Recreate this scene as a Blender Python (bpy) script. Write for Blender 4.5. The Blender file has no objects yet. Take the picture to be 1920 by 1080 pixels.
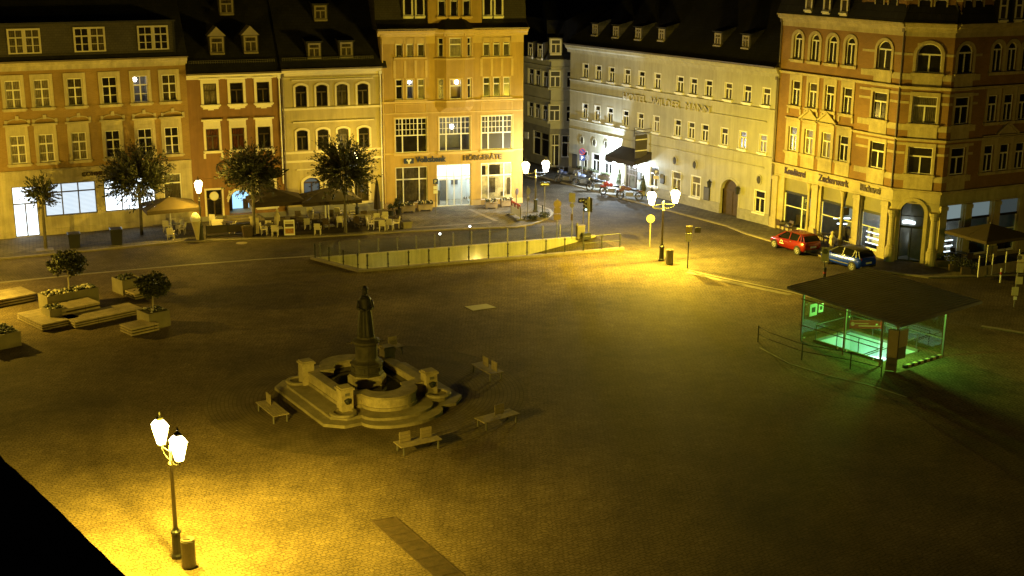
import bpy, math, random
from math import sin, cos, pi, radians, atan2, sqrt
from mathutils import Vector, Matrix
from mathutils.geometry import tessellate_polygon
random.seed(7)
S = bpy.context.scene
COL = S.collection
# ---------------------------------------------------------------- camera
FPX, TILT, ROLL, CAMH = 2400.0, radians(15.28), radians(.285), 22.0
_F = Vector((0, cos(TILT), -sin(TILT))); _U = Vector((0, sin(TILT), cos(TILT))); _R = Vector((1, 0, 0))
_R2 = _R*cos(ROLL)+_U*sin(ROLL); _U2 = _U*cos(ROLL)-_R*sin(ROLL)
cam = bpy.data.cameras.new('camera'); camo = bpy.data.objects.new('camera', cam); COL.objects.link(camo)
cam.sensor_width = 36; cam.lens = 36*FPX/1920; cam.clip_start = .1; cam.clip_end = 2000
camo.matrix_world = Matrix(((_R2.x, _U2.x, -_F.x, 0), (_R2.y, _U2.y, -_F.y, 0), (_R2.z, _U2.z, -_F.z, CAMH), (0, 0, 0, 1)))
S.camera = camo
# ---------------------------------------------------------------- night sky, exposure
W = bpy.data.worlds.new('World'); S.world = W; W.use_nodes = True
nt = W.node_tree; bg = nt.nodes['Background']; sk = nt.nodes.new('ShaderNodeTexSky'); sk.sky_type = 'NISHITA'
sk.sun_disc = False; sk.sun_elevation = radians(-3); sk.sun_rotation = radians(200); sk.air_density = 1.5; sk.dust_density = 4
nt.links.new(sk.outputs[0], bg.inputs[0]); bg.inputs[1].default_value = .06
S.view_settings.view_transform = 'Standard'; S.view_settings.look = 'None'; S.view_settings.exposure = 0; S.view_settings.gamma = 1
S.cycles.use_denoising = True; S.cycles.sample_clamp_indirect = 6; S.cycles.max_bounces = 6; S.cycles.transparent_max_bounces = 16
S.cycles.caustics_reflective = False; S.cycles.caustics_refractive = False
SODIUM = (1.0, .66, .056)
LAMP_W = 2100
# ---------------------------------------------------------------- photo pixel -> place
O = Vector((0, 0, CAMH))
def ray(px, py): return _F + _R2*((px-960)/FPX) - _U2*((py-540)/FPX)
def gp(px, py, z=0.0):
    d = ray(px, py); return O + d*((z-CAMH)/d.z)
PV = .10      # pavement top
# ---------------------------------------------------------------- materials
def nodes(m):
    m.use_nodes = True; return m.node_tree, m.node_tree.nodes['Principled BSDF']
def mat(name, c, rough=.75, var=.18, scale=1.2, bump=.0, bscale=30, metal=0, spec=None, fine=.12, streak=0):
    m = bpy.data.materials.new(name); t, b = nodes(m); N = t.nodes; L = t.links
    tc = N.new('ShaderNodeTexCoord'); n1 = N.new('ShaderNodeTexNoise'); n1.inputs['Scale'].default_value = scale; n1.inputs['Detail'].default_value = 8
    n1.inputs['Roughness'].default_value = .65
    L.new(tc.outputs['Object'], n1.inputs['Vector'])
    r = N.new('ShaderNodeValToRGB'); r.color_ramp.elements[0].position = .28; r.color_ramp.elements[1].position = .74
    lo = [max(0, x*(1-var*1.6)) for x in c]; hi = [min(1, x*(1+var)) for x in c]
    r.color_ramp.elements[0].color = (*lo, 1); r.color_ramp.elements[1].color = (*hi, 1)
    L.new(n1.outputs[0], r.inputs[0])
    n2 = N.new('ShaderNodeTexNoise'); n2.inputs['Scale'].default_value = bscale; n2.inputs['Detail'].default_value = 4
    L.new(tc.outputs['Object'], n2.inputs['Vector'])
    mx = N.new('ShaderNodeMixRGB'); mx.blend_type = 'OVERLAY'; mx.inputs[0].default_value = fine*2
    L.new(r.outputs[0], mx.inputs[1]); L.new(n2.outputs[0], mx.inputs[2]); last = mx.outputs[0]
    if streak:
        mp = N.new('ShaderNodeMapping'); mp.inputs['Scale'].default_value = (2.2, 2.2, .16); L.new(tc.outputs['Object'], mp.inputs[0]); n3 = N.new('ShaderNodeTexNoise'); n3.inputs['Scale'].default_value = 1.1; n3.inputs['Detail'].default_value = 7; n3.inputs['Roughness'].default_value = .7; L.new(mp.outputs[0], n3.inputs['Vector'])
        mr = N.new('ShaderNodeMapRange'); mr.inputs[1].default_value = .32; mr.inputs[2].default_value = .62; mr.inputs[3].default_value = 1-streak; mr.inputs[4].default_value = 1.04; L.new(n3.outputs[0], mr.inputs[0])
        m4 = N.new('ShaderNodeMixRGB'); m4.blend_type = 'MULTIPLY'; m4.inputs[0].default_value = 1; L.new(last, m4.inputs[1]); L.new(mr.outputs[0], m4.inputs[2]); last = m4.outputs[0]
    L.new(last, b.inputs['Base Color'])
    b.inputs['Roughness'].default_value = rough; b.inputs['Metallic'].default_value = metal
    if spec is not None: b.inputs['Specular IOR Level'].default_value = spec
    if bump:
        bp = N.new('ShaderNodeBump'); bp.inputs['Strength'].default_value = bump; bp.inputs['Distance'].default_value = .02
        L.new(n2.outputs[0], bp.inputs['Height']); L.new(bp.outputs[0], b.inputs['Normal'])
    return m
def brickmat(name, c1, c2, mortar, bw, rh, ms, rough=.8, vertical=True, var=.25, vscale=.25, bump=.25, rot=0, dist=0.02, spec=.3, patch=0):
    m = bpy.data.materials.new(name); t, b = nodes(m); N = t.nodes; L = t.links
    tc = N.new('ShaderNodeTexCoord'); vec = tc.outputs['Object']
    if vertical:
        sx = N.new('ShaderNodeSeparateXYZ'); L.new(vec, sx.inputs[0]); cx = N.new('ShaderNodeCombineXYZ')
        L.new(sx.outputs[0], cx.inputs[0]); L.new(sx.outputs[2], cx.inputs[1]); vec = cx.outputs[0]
    if rot:
        mp = N.new('ShaderNodeMapping'); mp.inputs['Rotation'].default_value = (0, 0, -rot); L.new(vec, mp.inputs[0]); vec = mp.outputs[0]
    # slight wobble
    nw = N.new('ShaderNodeTexNoise'); nw.inputs['Scale'].default_value = 2.3; L.new(vec, nw.inputs['Vector'])
    vm = N.new('ShaderNodeVectorMath'); vm.operation = 'MULTIPLY_ADD'; vm.inputs[1].default_value = (dist*3, dist*3, 0); L.new(nw.outputs['Color'], vm.inputs[0]); L.new(vec, vm.inputs[2])
    bt = N.new('ShaderNodeTexBrick'); L.new(vm.outputs[0], bt.inputs['Vector'])
    for k, v in (('Color1', c1), ('Color2', c2), ('Mortar', mortar)): bt.inputs[k].default_value = (*v, 1)
    bt.inputs['Scale'].default_value = 1; bt.inputs['Brick Width'].default_value = bw; bt.inputs['Row Height'].default_value = rh
    bt.inputs['Mortar Size'].default_value = ms; bt.inputs['Mortar Smooth'].default_value = .3
    n1 = N.new('ShaderNodeTexNoise'); n1.inputs['Scale'].default_value = vscale; n1.inputs['Detail'].default_value = 9; n1.inputs['Roughness'].default_value = .62
    L.new(tc.outputs['Object'], n1.inputs['Vector'])
    r = N.new('ShaderNodeValToRGB'); r.color_ramp.elements[0].position = .3; r.color_ramp.elements[1].position = .72
    a, z = 1-var*1.4, 1+var*.6; r.color_ramp.elements[0].color = (a, a, a, 1); r.color_ramp.elements[1].color = (z, z, z, 1)
    L.new(n1.outputs[0], r.inputs[0])
    mx = N.new('ShaderNodeMixRGB'); mx.blend_type = 'MULTIPLY'; mx.inputs[0].default_value = 1
    L.new(bt.outputs[0], mx.inputs[1]); L.new(r.outputs[0], mx.inputs[2]); last = mx.outputs[0]
    if patch:
        for sc, lo, hi, a0, a1 in ((6.5, .78, 1.14, .36, .64), (1.3, .84, 1.08, .4, .6), (.035, .72, 1.1, .42, .58)):
            n5 = N.new('ShaderNodeTexNoise'); n5.inputs['Scale'].default_value = sc; n5.inputs['Detail'].default_value = 6; n5.inputs['Roughness'].default_value = .7; L.new(tc.outputs['Object'], n5.inputs['Vector'])
            mr = N.new('ShaderNodeMapRange'); mr.inputs[1].default_value = a0; mr.inputs[2].default_value = a1; mr.inputs[3].default_value = lo; mr.inputs[4].default_value = hi; L.new(n5.outputs[0], mr.inputs[0])
            m6 = N.new('ShaderNodeMixRGB'); m6.blend_type = 'MULTIPLY'; m6.inputs[0].default_value = 1; L.new(last, m6.inputs[1]); L.new(mr.outputs[0], m6.inputs[2]); last = m6.outputs[0]
    L.new(last, b.inputs['Base Color'])
    b.inputs['Roughness'].default_value = rough; b.inputs['Specular IOR Level'].default_value = spec
    if bump:
        bp = N.new('ShaderNodeBump'); bp.inputs['Strength'].default_value = bump; bp.inputs['Distance'].default_value = .02; bp.invert = True
        L.new(bt.outputs['Fac'], bp.inputs['Height']); L.new(bp.outputs[0], b.inputs['Normal'])
    return m
def emit(name, c, s, wave=0):
    m = bpy.data.materials.new(name); t, b = nodes(m); N = t.nodes
    b.inputs['Base Color'].default_value = (.05, .05, .05, 1); b.inputs['Emission Color'].default_value = (*c, 1); b.inputs['Emission Strength'].default_value = s
    if wave:
        tc = N.new('ShaderNodeTexCoord'); w = N.new('ShaderNodeTexWave'); w.bands_direction = 'Z'; w.inputs['Scale'].default_value = wave
        w.inputs['Distortion'].default_value = .3; t.links.new(tc.outputs['Object'], w.inputs[0])
        mr = N.new('ShaderNodeMapRange'); mr.inputs[3].default_value = s*.55; mr.inputs[4].default_value = s; t.links.new(w.outputs[1], mr.inputs[0]); t.links.new(mr.outputs[0], b.inputs['Emission Strength'])
    return m
def glassmat(name, tint=(.8, .85, .83), gloss=.12, rough=.03, glow=None, gs=0):
    m = bpy.data.materials.new(name); m.use_nodes = True; t = m.node_tree; N = t.nodes; N.clear(); L = t.links
    o = N.new('ShaderNodeOutputMaterial'); tr = N.new('ShaderNodeBsdfTransparent'); tr.inputs[0].default_value = (*tint, 1)
    g = N.new('ShaderNodeBsdfGlossy'); g.inputs['Roughness'].default_value = rough; g.inputs[0].default_value = (.9, .95, .92, 1)
    mx = N.new('ShaderNodeMixShader'); mx.inputs[0].default_value = gloss; L.new(tr.outputs[0], mx.inputs[1]); L.new(g.outputs[0], mx.inputs[2]); last = mx.outputs[0]
    if glow:
        e = N.new('ShaderNodeEmission'); e.inputs[0].default_value = (*glow, 1); e.inputs[1].default_value = gs
        ad = N.new('ShaderNodeAddShader'); L.new(last, ad.inputs[0]); L.new(e.outputs[0], ad.inputs[1]); last = ad.outputs[0]
    L.new(last, o.inputs[0]); return m
M = {}
M['a_wall'] = brickmat('ochre_brick', (.33, .205, .07), (.29, .175, .057), (.33, .24, .11), .26, .085, .010, var=.22, vscale=.5, bump=.15)
M['a_trim'] = mat('cream_render', (.50, .43, .28), var=.18, scale=.9, streak=.3)
M['b_wall'] = mat('brown_render', (.24, .125, .045), var=.16, scale=.5, bump=.1, streak=.25)
M['b_trim'] = mat('pale_stone', (.72, .67, .54), var=.08)
M['b_trim2'] = mat('aged_white_frame', (.48, .44, .35), var=.1)
M['c_wall'] = mat('pale_yellow_render', (.43, .355, .185), var=.13, scale=.5, bump=.1, streak=.22)
M['c_trim'] = mat('cream_stone', (.68, .61, .44), var=.08)
M['d_wall'] = mat('ochre_render', (.45, .30, .085), var=.13, scale=.6, bump=.1, streak=.2)
M['d_trim'] = mat('light_ochre', (.58, .43, .17), var=.1)
M['h_wall'] = mat('grey_cream_render', (.43, .40, .295), var=.14, scale=.4, bump=.1, streak=.22)
M['h_plinth'] = mat('plinth_stone', (.30, .28, .23), var=.2, scale=2)
M['f_wall'] = mat('dim_yellow_render', (.42, .40, .29), var=.15, scale=.6)
M['f_base'] = mat('dim_grey_stone', (.22, .21, .18), var=.2)
M['e_wall'] = brickmat('orange_clinker', (.27, .143, .047), (.235, .12, .039), (.25, .175, .09), .27, .088, .011, var=.2, vscale=.6, bump=.15)
M['e_stone'] = mat('yellow_sandstone', (.45, .375, .21), var=.2, scale=1.1, bump=.15, bscale=14, streak=.25)
M['roof'] = brickmat('dark_slate', (.030, .028, .027), (.022, .021, .021), (.012, .012, .012), .3, .2, .012, var=.3, vscale=.5, vertical=False, rough=.7)
M['slate_v'] = brickmat('slate_cladding', (.060, .052, .042), (.048, .042, .035), (.025, .024, .02), .26, .18, .012, var=.25, vscale=.6, rough=.7)
M['white'] = mat('white_paint', (.78, .76, .70), var=.06, rough=.5)
M['darkframe'] = mat('dark_wood_frame', (.055, .035, .02), var=.2, rough=.5)
M['iron'] = mat('dark_iron', (.035, .035, .033), var=.2, rough=.45, metal=.3)
M['greyiron'] = mat('grey_painted_iron', (.16, .15, .13), var=.15, rough=.5, metal=.2)
M['zinc'] = mat('zinc_gutter', (.16, .13, .10), var=.2, rough=.5, metal=.5)
M['wood'] = brickmat('weathered_planks', (.40, .32, .21), (.33, .26, .17), (.06, .05, .035), 3, .14, .012, vertical=False, var=.25, vscale=1.5)
M['benchwood'] = mat('bench_wood', (.25, .20, .13), var=.22, scale=3, rough=.7)
M['door'] = mat('dark_brown_door', (.07, .045, .025), var=.25, scale=3, rough=.55)
def pane(name, c, rough=.12, folds=0):
    m = mat(name, c, rough, var=.5, scale=1.6, spec=.6)
    if folds:
        t, b = nodes(m); N = t.nodes; tc = N.new('ShaderNodeTexCoord'); w = N.new('ShaderNodeTexWave'); w.inputs['Scale'].default_value = 2.6; w.inputs['Distortion'].default_value = 3.5; w.inputs['Detail'].default_value = 2; w.inputs['Detail Scale'].default_value = .6
        t.links.new(tc.outputs['Object'], w.inputs[0]); mr = N.new('ShaderNodeMapRange'); mr.inputs[3].default_value = .35; mr.inputs[4].default_value = 1.25; t.links.new(w.outputs[1], mr.inputs[0])
        l = b.inputs['Base Color'].links[0].from_socket; mx = N.new('ShaderNodeMixRGB'); mx.blend_type = 'MULTIPLY'; mx.inputs[0].default_value = 1; t.links.new(l, mx.inputs[1]); t.links.new(mr.outputs[0], mx.inputs[2]); t.links.new(mx.outputs[0], b.inputs['Base Color'])
    return m
M['pane_display'] = mat('shop_display', (.40, .36, .22), .3, var=.5, scale=1.4)
M['pane_matt'] = mat('dusty_dark_glass', (.02, .018, .014), .6, var=.3, scale=1)
M['pane'] = pane('window_glass_dark', (.018, .016, .013))
M['pane_dim'] = pane('window_glass_dim', (.085, .07, .042), .2, 1)
M['pane_curtain'] = pane('window_net_curtain', (.23, .19, .12), .35, 1)
M['pane_red'] = pane('window_red_curtain', (.12, .04, .02), .25, 1)
M['lit'] = emit('cool_lit_shop_glass', (.80, .92, 1.0), 2.6, 0)
M['blind'] = emit('backlit_blind', (.74, .88, 1.0), 1.25, 3.2)
M['warm'] = emit('warm_lit_window', (1, .78, .42), .55)
M['cyanlit'] = emit('cyan_lit_room', (.38, .72, 1.0), 1.5)
M['cyandim'] = emit('dim_blue_lit_window', (.25, .55, .8), .10)
M['lampglass'] = glassmat('lantern_glass', (1, 1, 1), .05, .1, (1, .80, .42), 16)
M['lamproof'] = glassmat('lantern_roof_glass', (.12, .12, .12), .05, .1, (1, .80, .42), 9)
M['dimwood'] = mat('dim_dormer_wood', (.26, .22, .15), var=.15)
M['lampwhite'] = glassmat('cool_lantern_glass', (1, 1, 1), .05, .1, (1, .93, .80), 16)
M['bulb'] = emit('bulb', (1, .86, .55), 30)
M['glass'] = glassmat('clear_glass', (.86, .9, .88), .10)
M['shopglass'] = glassmat('shop_glass', (.75, .8, .78), .12)
M['greenglass'] = glassmat('greenish_glass', (.64, .86, .68), .10)
M['cobble'] = None
M['black'] = mat('black_plastic', (.02, .02, .022), rough=.4, var=.2)
M['chair'] = mat('cream_wicker', (.66, .60, .47), var=.14, scale=9, bump=.3, bscale=60)
M['tabletop'] = mat('dark_table_top', (.06, .05, .04), rough=.35, var=.3)
M['parasol_dark'] = mat('brown_canvas', (.036, .023, .012), var=.18, scale=2, rough=.9)
M['parasol_tan'] = mat('tan_canvas', (.07, .048, .02), var=.12, scale=2, rough=.9)
M['cream_canvas'] = mat('cream_canvas', (.5, .43, .27), var=.1, scale=2, rough=.9)
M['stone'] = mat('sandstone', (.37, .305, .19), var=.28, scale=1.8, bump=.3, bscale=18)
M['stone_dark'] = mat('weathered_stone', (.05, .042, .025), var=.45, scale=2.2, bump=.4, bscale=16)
M['bronze'] = mat('patinated_bronze', (.026, .023, .014), var=.4, scale=3, bump=.4, bscale=22, rough=.6, metal=.15)
M['step'] = mat('step_stone', (.24, .20, .135), var=.25, scale=1.3, bump=.2, bscale=14)
M['water'] = mat('dark_water', (.012, .012, .010), rough=.08, var=.2, bump=.08, bscale=5)
M['leaf'] = mat('dark_leaf', (.028, .034, .011), var=.5, scale=2.2, rough=.6)
M['leaf2'] = mat('light_leaf', (.055, .06, .018), var=.5, scale=2.2, rough=.6)
M['bark'] = mat('bark', (.10, .085, .06), var=.3, scale=6, rough=.9, bump=.3)
M['palebark'] = mat('pale_bark', (.34, .29, .20), var=.2, scale=6, rough=.9)
M['concrete'] = mat('planter_concrete', (.20, .17, .115), var=.18, scale=1.6, bump=.15)
M['soil'] = mat('soil', (.035, .026, .016), var=.4, scale=6, rough=1)
M['flower'] = mat('pale_flowers', (.55, .50, .38), var=.2, scale=8)
M['sign_blue'] = mat('sign_blue', (.012, .028, .11), var=.05, rough=.4)
M['sign_white'] = mat('sign_white', (.75, .74, .68), var=.05, rough=.4)
M['sign_red'] = mat('sign_red', (.30, .022, .018), var=.06, rough=.4)
M['sign_grey'] = mat('sign_back_grey', (.14, .13, .12), var=.12, rough=.5, metal=.4)
M['letter'] = mat('dark_lettering', (.05, .025, .012), var=.1, rough=.5)
M['kerb'] = mat('granite_kerb', (.22, .185, .13), var=.2, scale=2.5, bump=.2)
# ---------------------------------------------------------------- mesh builder
class MB:
    def __init__(s): s.v = []; s.f = []; s.m = []
    def add(s, vs, fs, m=0):
        o = len(s.v); s.v += [tuple(v) for v in vs]
        for f in fs: s.f.append([i+o for i in f]); s.m.append(m)
        return s
    def box(s, x0, x1, y0, y1, z0, z1, m=0):
        if x0 > x1: x0, x1 = x1, x0
        if y0 > y1: y0, y1 = y1, y0
        return s.add([(x0, y0, z0), (x1, y0, z0), (x1, y1, z0), (x0, y1, z0), (x0, y0, z1), (x1, y0, z1), (x1, y1, z1), (x0, y1, z1)],
                     [(0, 3, 2, 1), (4, 5, 6, 7), (0, 1, 5, 4), (1, 2, 6, 5), (2, 3, 7, 6), (3, 0, 4, 7)], m)
    def poly(s, pts, m=0): return s.add(pts, [list(range(len(pts)))], m)
    def beam(s, p, q, w, h, m=0, up=(0, 0, 1)):
        p = Vector(p); q = Vector(q); d = (q-p).normalized(); u = Vector(up)
        if abs(d.dot(u)) > .98: u = Vector((0, 1, 0))
        r = d.cross(u).normalized()*w/2; u = r.cross(d).normalized()*h/2
        vs = [p-r-u, p+r-u, p+r+u, p-r+u, q-r-u, q+r-u, q+r+u, q-r+u]
        return s.add(vs, [(0, 1, 2, 3), (7, 6, 5, 4), (0, 4, 5, 1), (1, 5, 6, 2), (2, 6, 7, 3), (3, 7, 4, 0)], m)
    def tube(s, p, q, r0, r1=None, n=8, m=0, caps=True):
        p = Vector(p); q = Vector(q); r1 = r0 if r1 is None else r1; d = (q-p).normalized()
        u = Vector((0, 0, 1)) if abs(d.z) < .95 else Vector((1, 0, 0)); a = d.cross(u).normalized(); b = d.cross(a)
        vs = [p+(a*cos(2*pi*i/n)+b*sin(2*pi*i/n))*r0 for i in range(n)]+[q+(a*cos(2*pi*i/n)+b*sin(2*pi*i/n))*r1 for i in range(n)]
        fs = [(i, (i+1) % n, n+(i+1) % n, n+i) for i in range(n)]
        if caps: fs += [list(range(n))[::-1], list(range(n, 2*n))]
        return s.add(vs, fs, m)
    def lathe(s, prof, n=12, c=(0, 0, 0), m=0, a0=0, caps=True):
        vs = []
        for r, z in prof: vs += [(c[0]+r*cos(a0+2*pi*i/n), c[1]+r*sin(a0+2*pi*i/n), c[2]+z) for i in range(n)]
        k = len(prof); fs = [(j*n+i, j*n+(i+1) % n, (j+1)*n+(i+1) % n, (j+1)*n+i) for j in range(k-1) for i in range(n)]
        if caps: fs += [list(range(n))[::-1], list(range((k-1)*n, k*n))]
        return s.add(vs, fs, m)
    def prism(s, pts, z0, z1, m=0, holes=(), bottom=True):
        loops = [list(pts)]+[list(h) for h in holes]; flat = [p for l in loops for p in l]; n = len(flat)
        tri = tessellate_polygon([[Vector((p[0], p[1], 0)) for p in l] for l in loops])
        fs = []
        for t in tri:
            a, b, c = [flat[i] for i in t]
            if (b[0]-a[0])*(c[1]-a[1])-(b[1]-a[1])*(c[0]-a[0]) < 0: t = (t[0], t[2], t[1])
            fs.append([i+n for i in t])
            if bottom: fs.append([t[2], t[1], t[0]])
        o = 0
        for l in loops:
            k = len(l); fs += [(o+i, o+(i+1) % k, n+o+(i+1) % k, n+o+i) for i in range(k)]; o += k
        return s.add([(p[0], p[1], z0) for p in flat]+[(p[0], p[1], z1) for p in flat], fs, m)
    def extr(s, prof, x0, x1, m=0):       # (y,z) outline run along x
        n = len(prof); vs = [(x0, y, z) for y, z in prof]+[(x1, y, z) for y, z in prof]
        fs = [(i, (i+1) % n, n+(i+1) % n, n+i) for i in range(n)]+[list(range(n))[::-1], list(range(n, 2*n))]
        return s.add(vs, fs, m)
    def ball(s, c, r, n=10, k=7, m=0, sq=(1, 1, 1)):
        prof = [(max(.001, sin(pi*j/k)), -cos(pi*j/k)) for j in range(k+1)]; o = len(s.v)
        s.lathe(prof, n, (0, 0, 0), m)
        for i in range(o, len(s.v)): x, y, z = s.v[i]; s.v[i] = (c[0]+x*r*sq[0], c[1]+y*r*sq[1], c[2]+z*r*sq[2])
        return s
    def move(s, mtx, start=0):
        for i in range(start, len(s.v)): s.v[i] = tuple(mtx @ Vector(s.v[i]))
        return s
    def mesh(s, name, mats, smooth=False):
        me = bpy.data.meshes.new(name); me.from_pydata(s.v, [], s.f)
        for m in (mats if isinstance(mats, (list, tuple)) else [mats]): me.materials.append(M[m] if isinstance(m, str) else m)
        me.polygons.foreach_set('material_index', s.m)
        if smooth: me.polygons.foreach_set('use_smooth', [True]*len(me.polygons))
        me.update(); return me
    def build(s, name, mats, parent=None, loc=None, rz=0, smooth=False):
        return obj(name, s.mesh(name, mats, smooth), parent, loc, rz)
def obj(name, me, parent=None, loc=None, rz=0):
    o = bpy.data.objects.new(name, me); COL.objects.link(o); o.parent = parent
    if loc is not None: o.location = loc
    if rz: o.rotation_euler.z = rz
    return o
def tag(o, label=None, cat=None, group=None, kind=None):
    for k, v in (('label', label), ('category', cat), ('group', group), ('kind', kind)):
        if v: o[k] = v
    return o
def thing(name, label, cat, loc=(0, 0, 0), rz=0, group=None):
    o = obj(name, None, None, loc, rz); return tag(o, label, cat, group)
def dup(o, loc=None, rz=None, label=None, parent=None):
    c = o.copy(); COL.objects.link(c); c.parent = parent
    for ch in list(o.children): dup(ch, parent=c)
    if loc is not None: c.location = loc
    if rz is not None: c.rotation_euler.z = rz
    if label: c['label'] = label
    return c
def text(body, name, width, height, parent, loc, rot, m='letter', ext=.03, bold=.0, align='LEFT', shear=0):
    cu = bpy.data.curves.new(name, 'FONT'); cu.body = body; cu.extrude = ext; cu.offset = bold; cu.align_x = align; cu.size = 1; cu.shear = shear; cu.resolution_u = 3
    t = bpy.data.objects.new(name, cu); COL.objects.link(t)
    bpy.context.view_layer.update()
    me = bpy.data.meshes.new_from_object(t.evaluated_get(bpy.context.evaluated_depsgraph_get()))
    bpy.data.objects.remove(t); xs = [v.co.x for v in me.vertices]; ys = [v.co.y for v in me.vertices]
    x0, x1, y1, y0 = min(xs), max(xs), max(ys), 0
    for v in me.vertices: v.co = ((v.co.x-x0)*width/(x1-x0), (v.co.y)*height/(y1-y0), v.co.z)
    me.materials.clear(); me.materials.append(M[m]); o = obj(name, me, parent, loc); o.rotation_euler = rot; return o
UP = (pi/2, 0, 0)      # text standing in a facade plane
# ---------------------------------------------------------------- facades
class Facet:
    def __init__(s, root, o, az):
        s.root = root; s.o = Vector((o[0], o[1], 0)); s.az = az
        s.u = Vector((cos(az), sin(az), 0)); s.n = Vector((-sin(az), cos(az), 0)); s.holes = []
        rl = root.location; d = s.o-Vector((rl.x, rl.y, 0)); ra = root.rotation_euler.z; c, sn = cos(-ra), sin(-ra)
        s.l = Vector((d.x*c-d.y*sn, d.x*sn+d.y*c, -rl.z)); s.r = az-ra
    def at(s, u, y, z):
        c, sn = cos(s.r), sin(s.r); return s.l+Vector((u*c-y*sn, u*sn+y*c, z))
    def world(s, u, y=0, z=0): return s.o+s.u*u+s.n*y+Vector((0, 0, z))
    def uz(s, px, py, off=0.0):
        d = ray(px, py); t = ((s.o+s.n*off-O).dot(s.n))/d.dot(s.n); P = O+d*t; return (P-s.o).dot(s.u), P.z
    def z(s, px, py, off=0.0): return s.uz(px, py, off)[1]
    def roofhit(s, px, py, y0, z0, sl):
        a, b = y0, y0+12
        for _ in range(40):
            m = (a+b)/2
            if s.uz(px, py, m)[1] > z0+sl*(m-y0): a = m
            else: b = m
        return s.uz(px, py, a)[0], a, z0+sl*(a-y0)
    def put(s, name, mb, mats, u=0, y=0, z=0, parent=None, smooth=False):
        o = mb.build(name, mats, parent or s.root, s.at(u, y, z), s.r, smooth); return o
    def row(s, xs, yt, yb, style='tee', r=0.0, sur=None, fm='white', panes=('pane',), depth=.16, w=None, wallm='white', off=0.0, name='window', hole=True):
        n = len(xs); c = [(a+b)/2 for a, b in xs]; f = lambda Y, x: Y[0]+(Y[1]-Y[0])*((x-c[0])/(c[-1]-c[0]) if n > 1 else 0)
        top = sum(s.z(x, f(yt, x), off) for x in c)/n; bot = sum(s.z(x, f(yb, x), off) for x in c)/n
        U = [(s.uz(a, (f(yt, x)+f(yb, x))/2, off)[0], s.uz(b, (f(yt, x)+f(yb, x))/2, off)[0]) for (a, b), x in zip(xs, c)]
        ww = w or sum(b-a for a, b in U)/n
        for i, (a, b) in enumerate(U): s.win((a+b)/2, bot, ww, top-bot, style, r, sur, fm, panes[i % len(panes)], depth, wallm, off, name, hole)
        return bot, top
    def win(s, u, z, w, h, style='tee', r=0.0, sur=None, fm='white', pane='pane', depth=.16, wallm='white', off=0.0, name='window', hole=True):
        if hole: s.holes.append((u-w/2, u+w/2, z, z+h))
        fme, pme = winmesh(w, h, style, r, sur, fm, pane, depth, wallm)
        o = obj(name, fme, s.root, s.at(u, off, z), s.r); obj('pane', pme, o); return o
    def wall(s, u0, u1, z0, z1, mats, depth=9.0, split=None, rev=.17, name='wall', sides=True):
        mb = MB(); us = sorted({u0, u1, *[x for h in s.holes for x in h[:2] if u0 < x < u1]}); zs = {z0, z1, *[x for h in s.holes for x in h[2:] if z0 < x < z1]}
        if split: zs.add(split)
        zs = sorted(zs)
        for a, b in zip(us, us[1:]):
            if b-a < 1e-5: continue
            run = None
            for c, d in zip(zs, zs[1:]):
                if d-c < 1e-5: continue
                mu, mz = (a+b)/2, (c+d)/2
                if any(h[0] < mu < h[1] and h[2] < mz < h[3] for h in s.holes): continue
                mb.poly([(a, 0, c), (b, 0, c), (b, 0, d), (a, 0, d)], 1 if split and mz < split else 0)
        for a, b, c, d in s.holes:
            m = 1 if split and (c+d)/2 < split else 0
            mb.poly([(a, 0, c), (a, 0, d), (a, rev, d), (a, rev, c)], m); mb.poly([(b, 0, d), (b, 0, c), (b, rev, c), (b, rev, d)], m)
            mb.poly([(a, 0, d), (b, 0, d), (b, rev, d), (a, rev, d)], m); mb.poly([(b, 0, c), (a, 0, c), (a, rev, c), (b, rev, c)], m)
        if sides:
            mb.poly([(u0, depth, z0), (u0, 0, z0), (u0, 0, z1), (u0, depth, z1)]); mb.poly([(u1, 0, z0), (u1, depth, z0), (u1, depth, z1), (u1, 0, z1)])
            mb.poly([(u1, depth, z0), (u0, depth, z0), (u0, depth, z1), (u1, depth, z1)])
        return s.put(name, mb, mats)
    def course(s, z0, z1, proud, u0, u1, m, name='string_course', skip=False, prof=None, off=0.0):
        mb = MB(); segs = [(u0, u1)]
        if skip:
            for h in s.holes:
                if h[2] < z1 and h[3] > z0:
                    g = skip if skip is not True else .02; new = []
                    for a, b in segs:
                        if h[1]+g <= a or h[0]-g >= b: new.append((a, b)); continue
                        if a < h[0]-g: new.append((a, h[0]-g))
                        if b > h[1]+g: new.append((h[1]+g, b))
                    segs = new
        for a, b in segs:
            if b-a < .05: continue
            mb = MB()
            if prof: mb.extr([(y*proud, z0+(z1-z0)*t) for y, t in prof], a, b)
            else: mb.box(a, b, -proud, .01, z0, z1)
            s.put(name, mb, m, 0, off)
CORN = [(.02, 0), (-.25, 0), (-.35, .35), (-.75, .55), (-.8, .8), (-1, .85), (-1, 1), (.02, 1)]
def outline(w, h, r, n=10):
    p = [(-w/2, 0), (w/2, 0), (w/2, h-r)]
    if r > .01:
        R = (w*w/4+r*r)/(2*r); cz = h-R; a0 = atan2(h-r-cz, w/2); a1 = pi-a0
        p += [(R*cos(a0+(a1-a0)*i/n), cz+R*sin(a0+(a1-a0)*i/n)) for i in range(1, n)]
    p += [(-w/2, h-r)]; return p
_wc = {}
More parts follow.
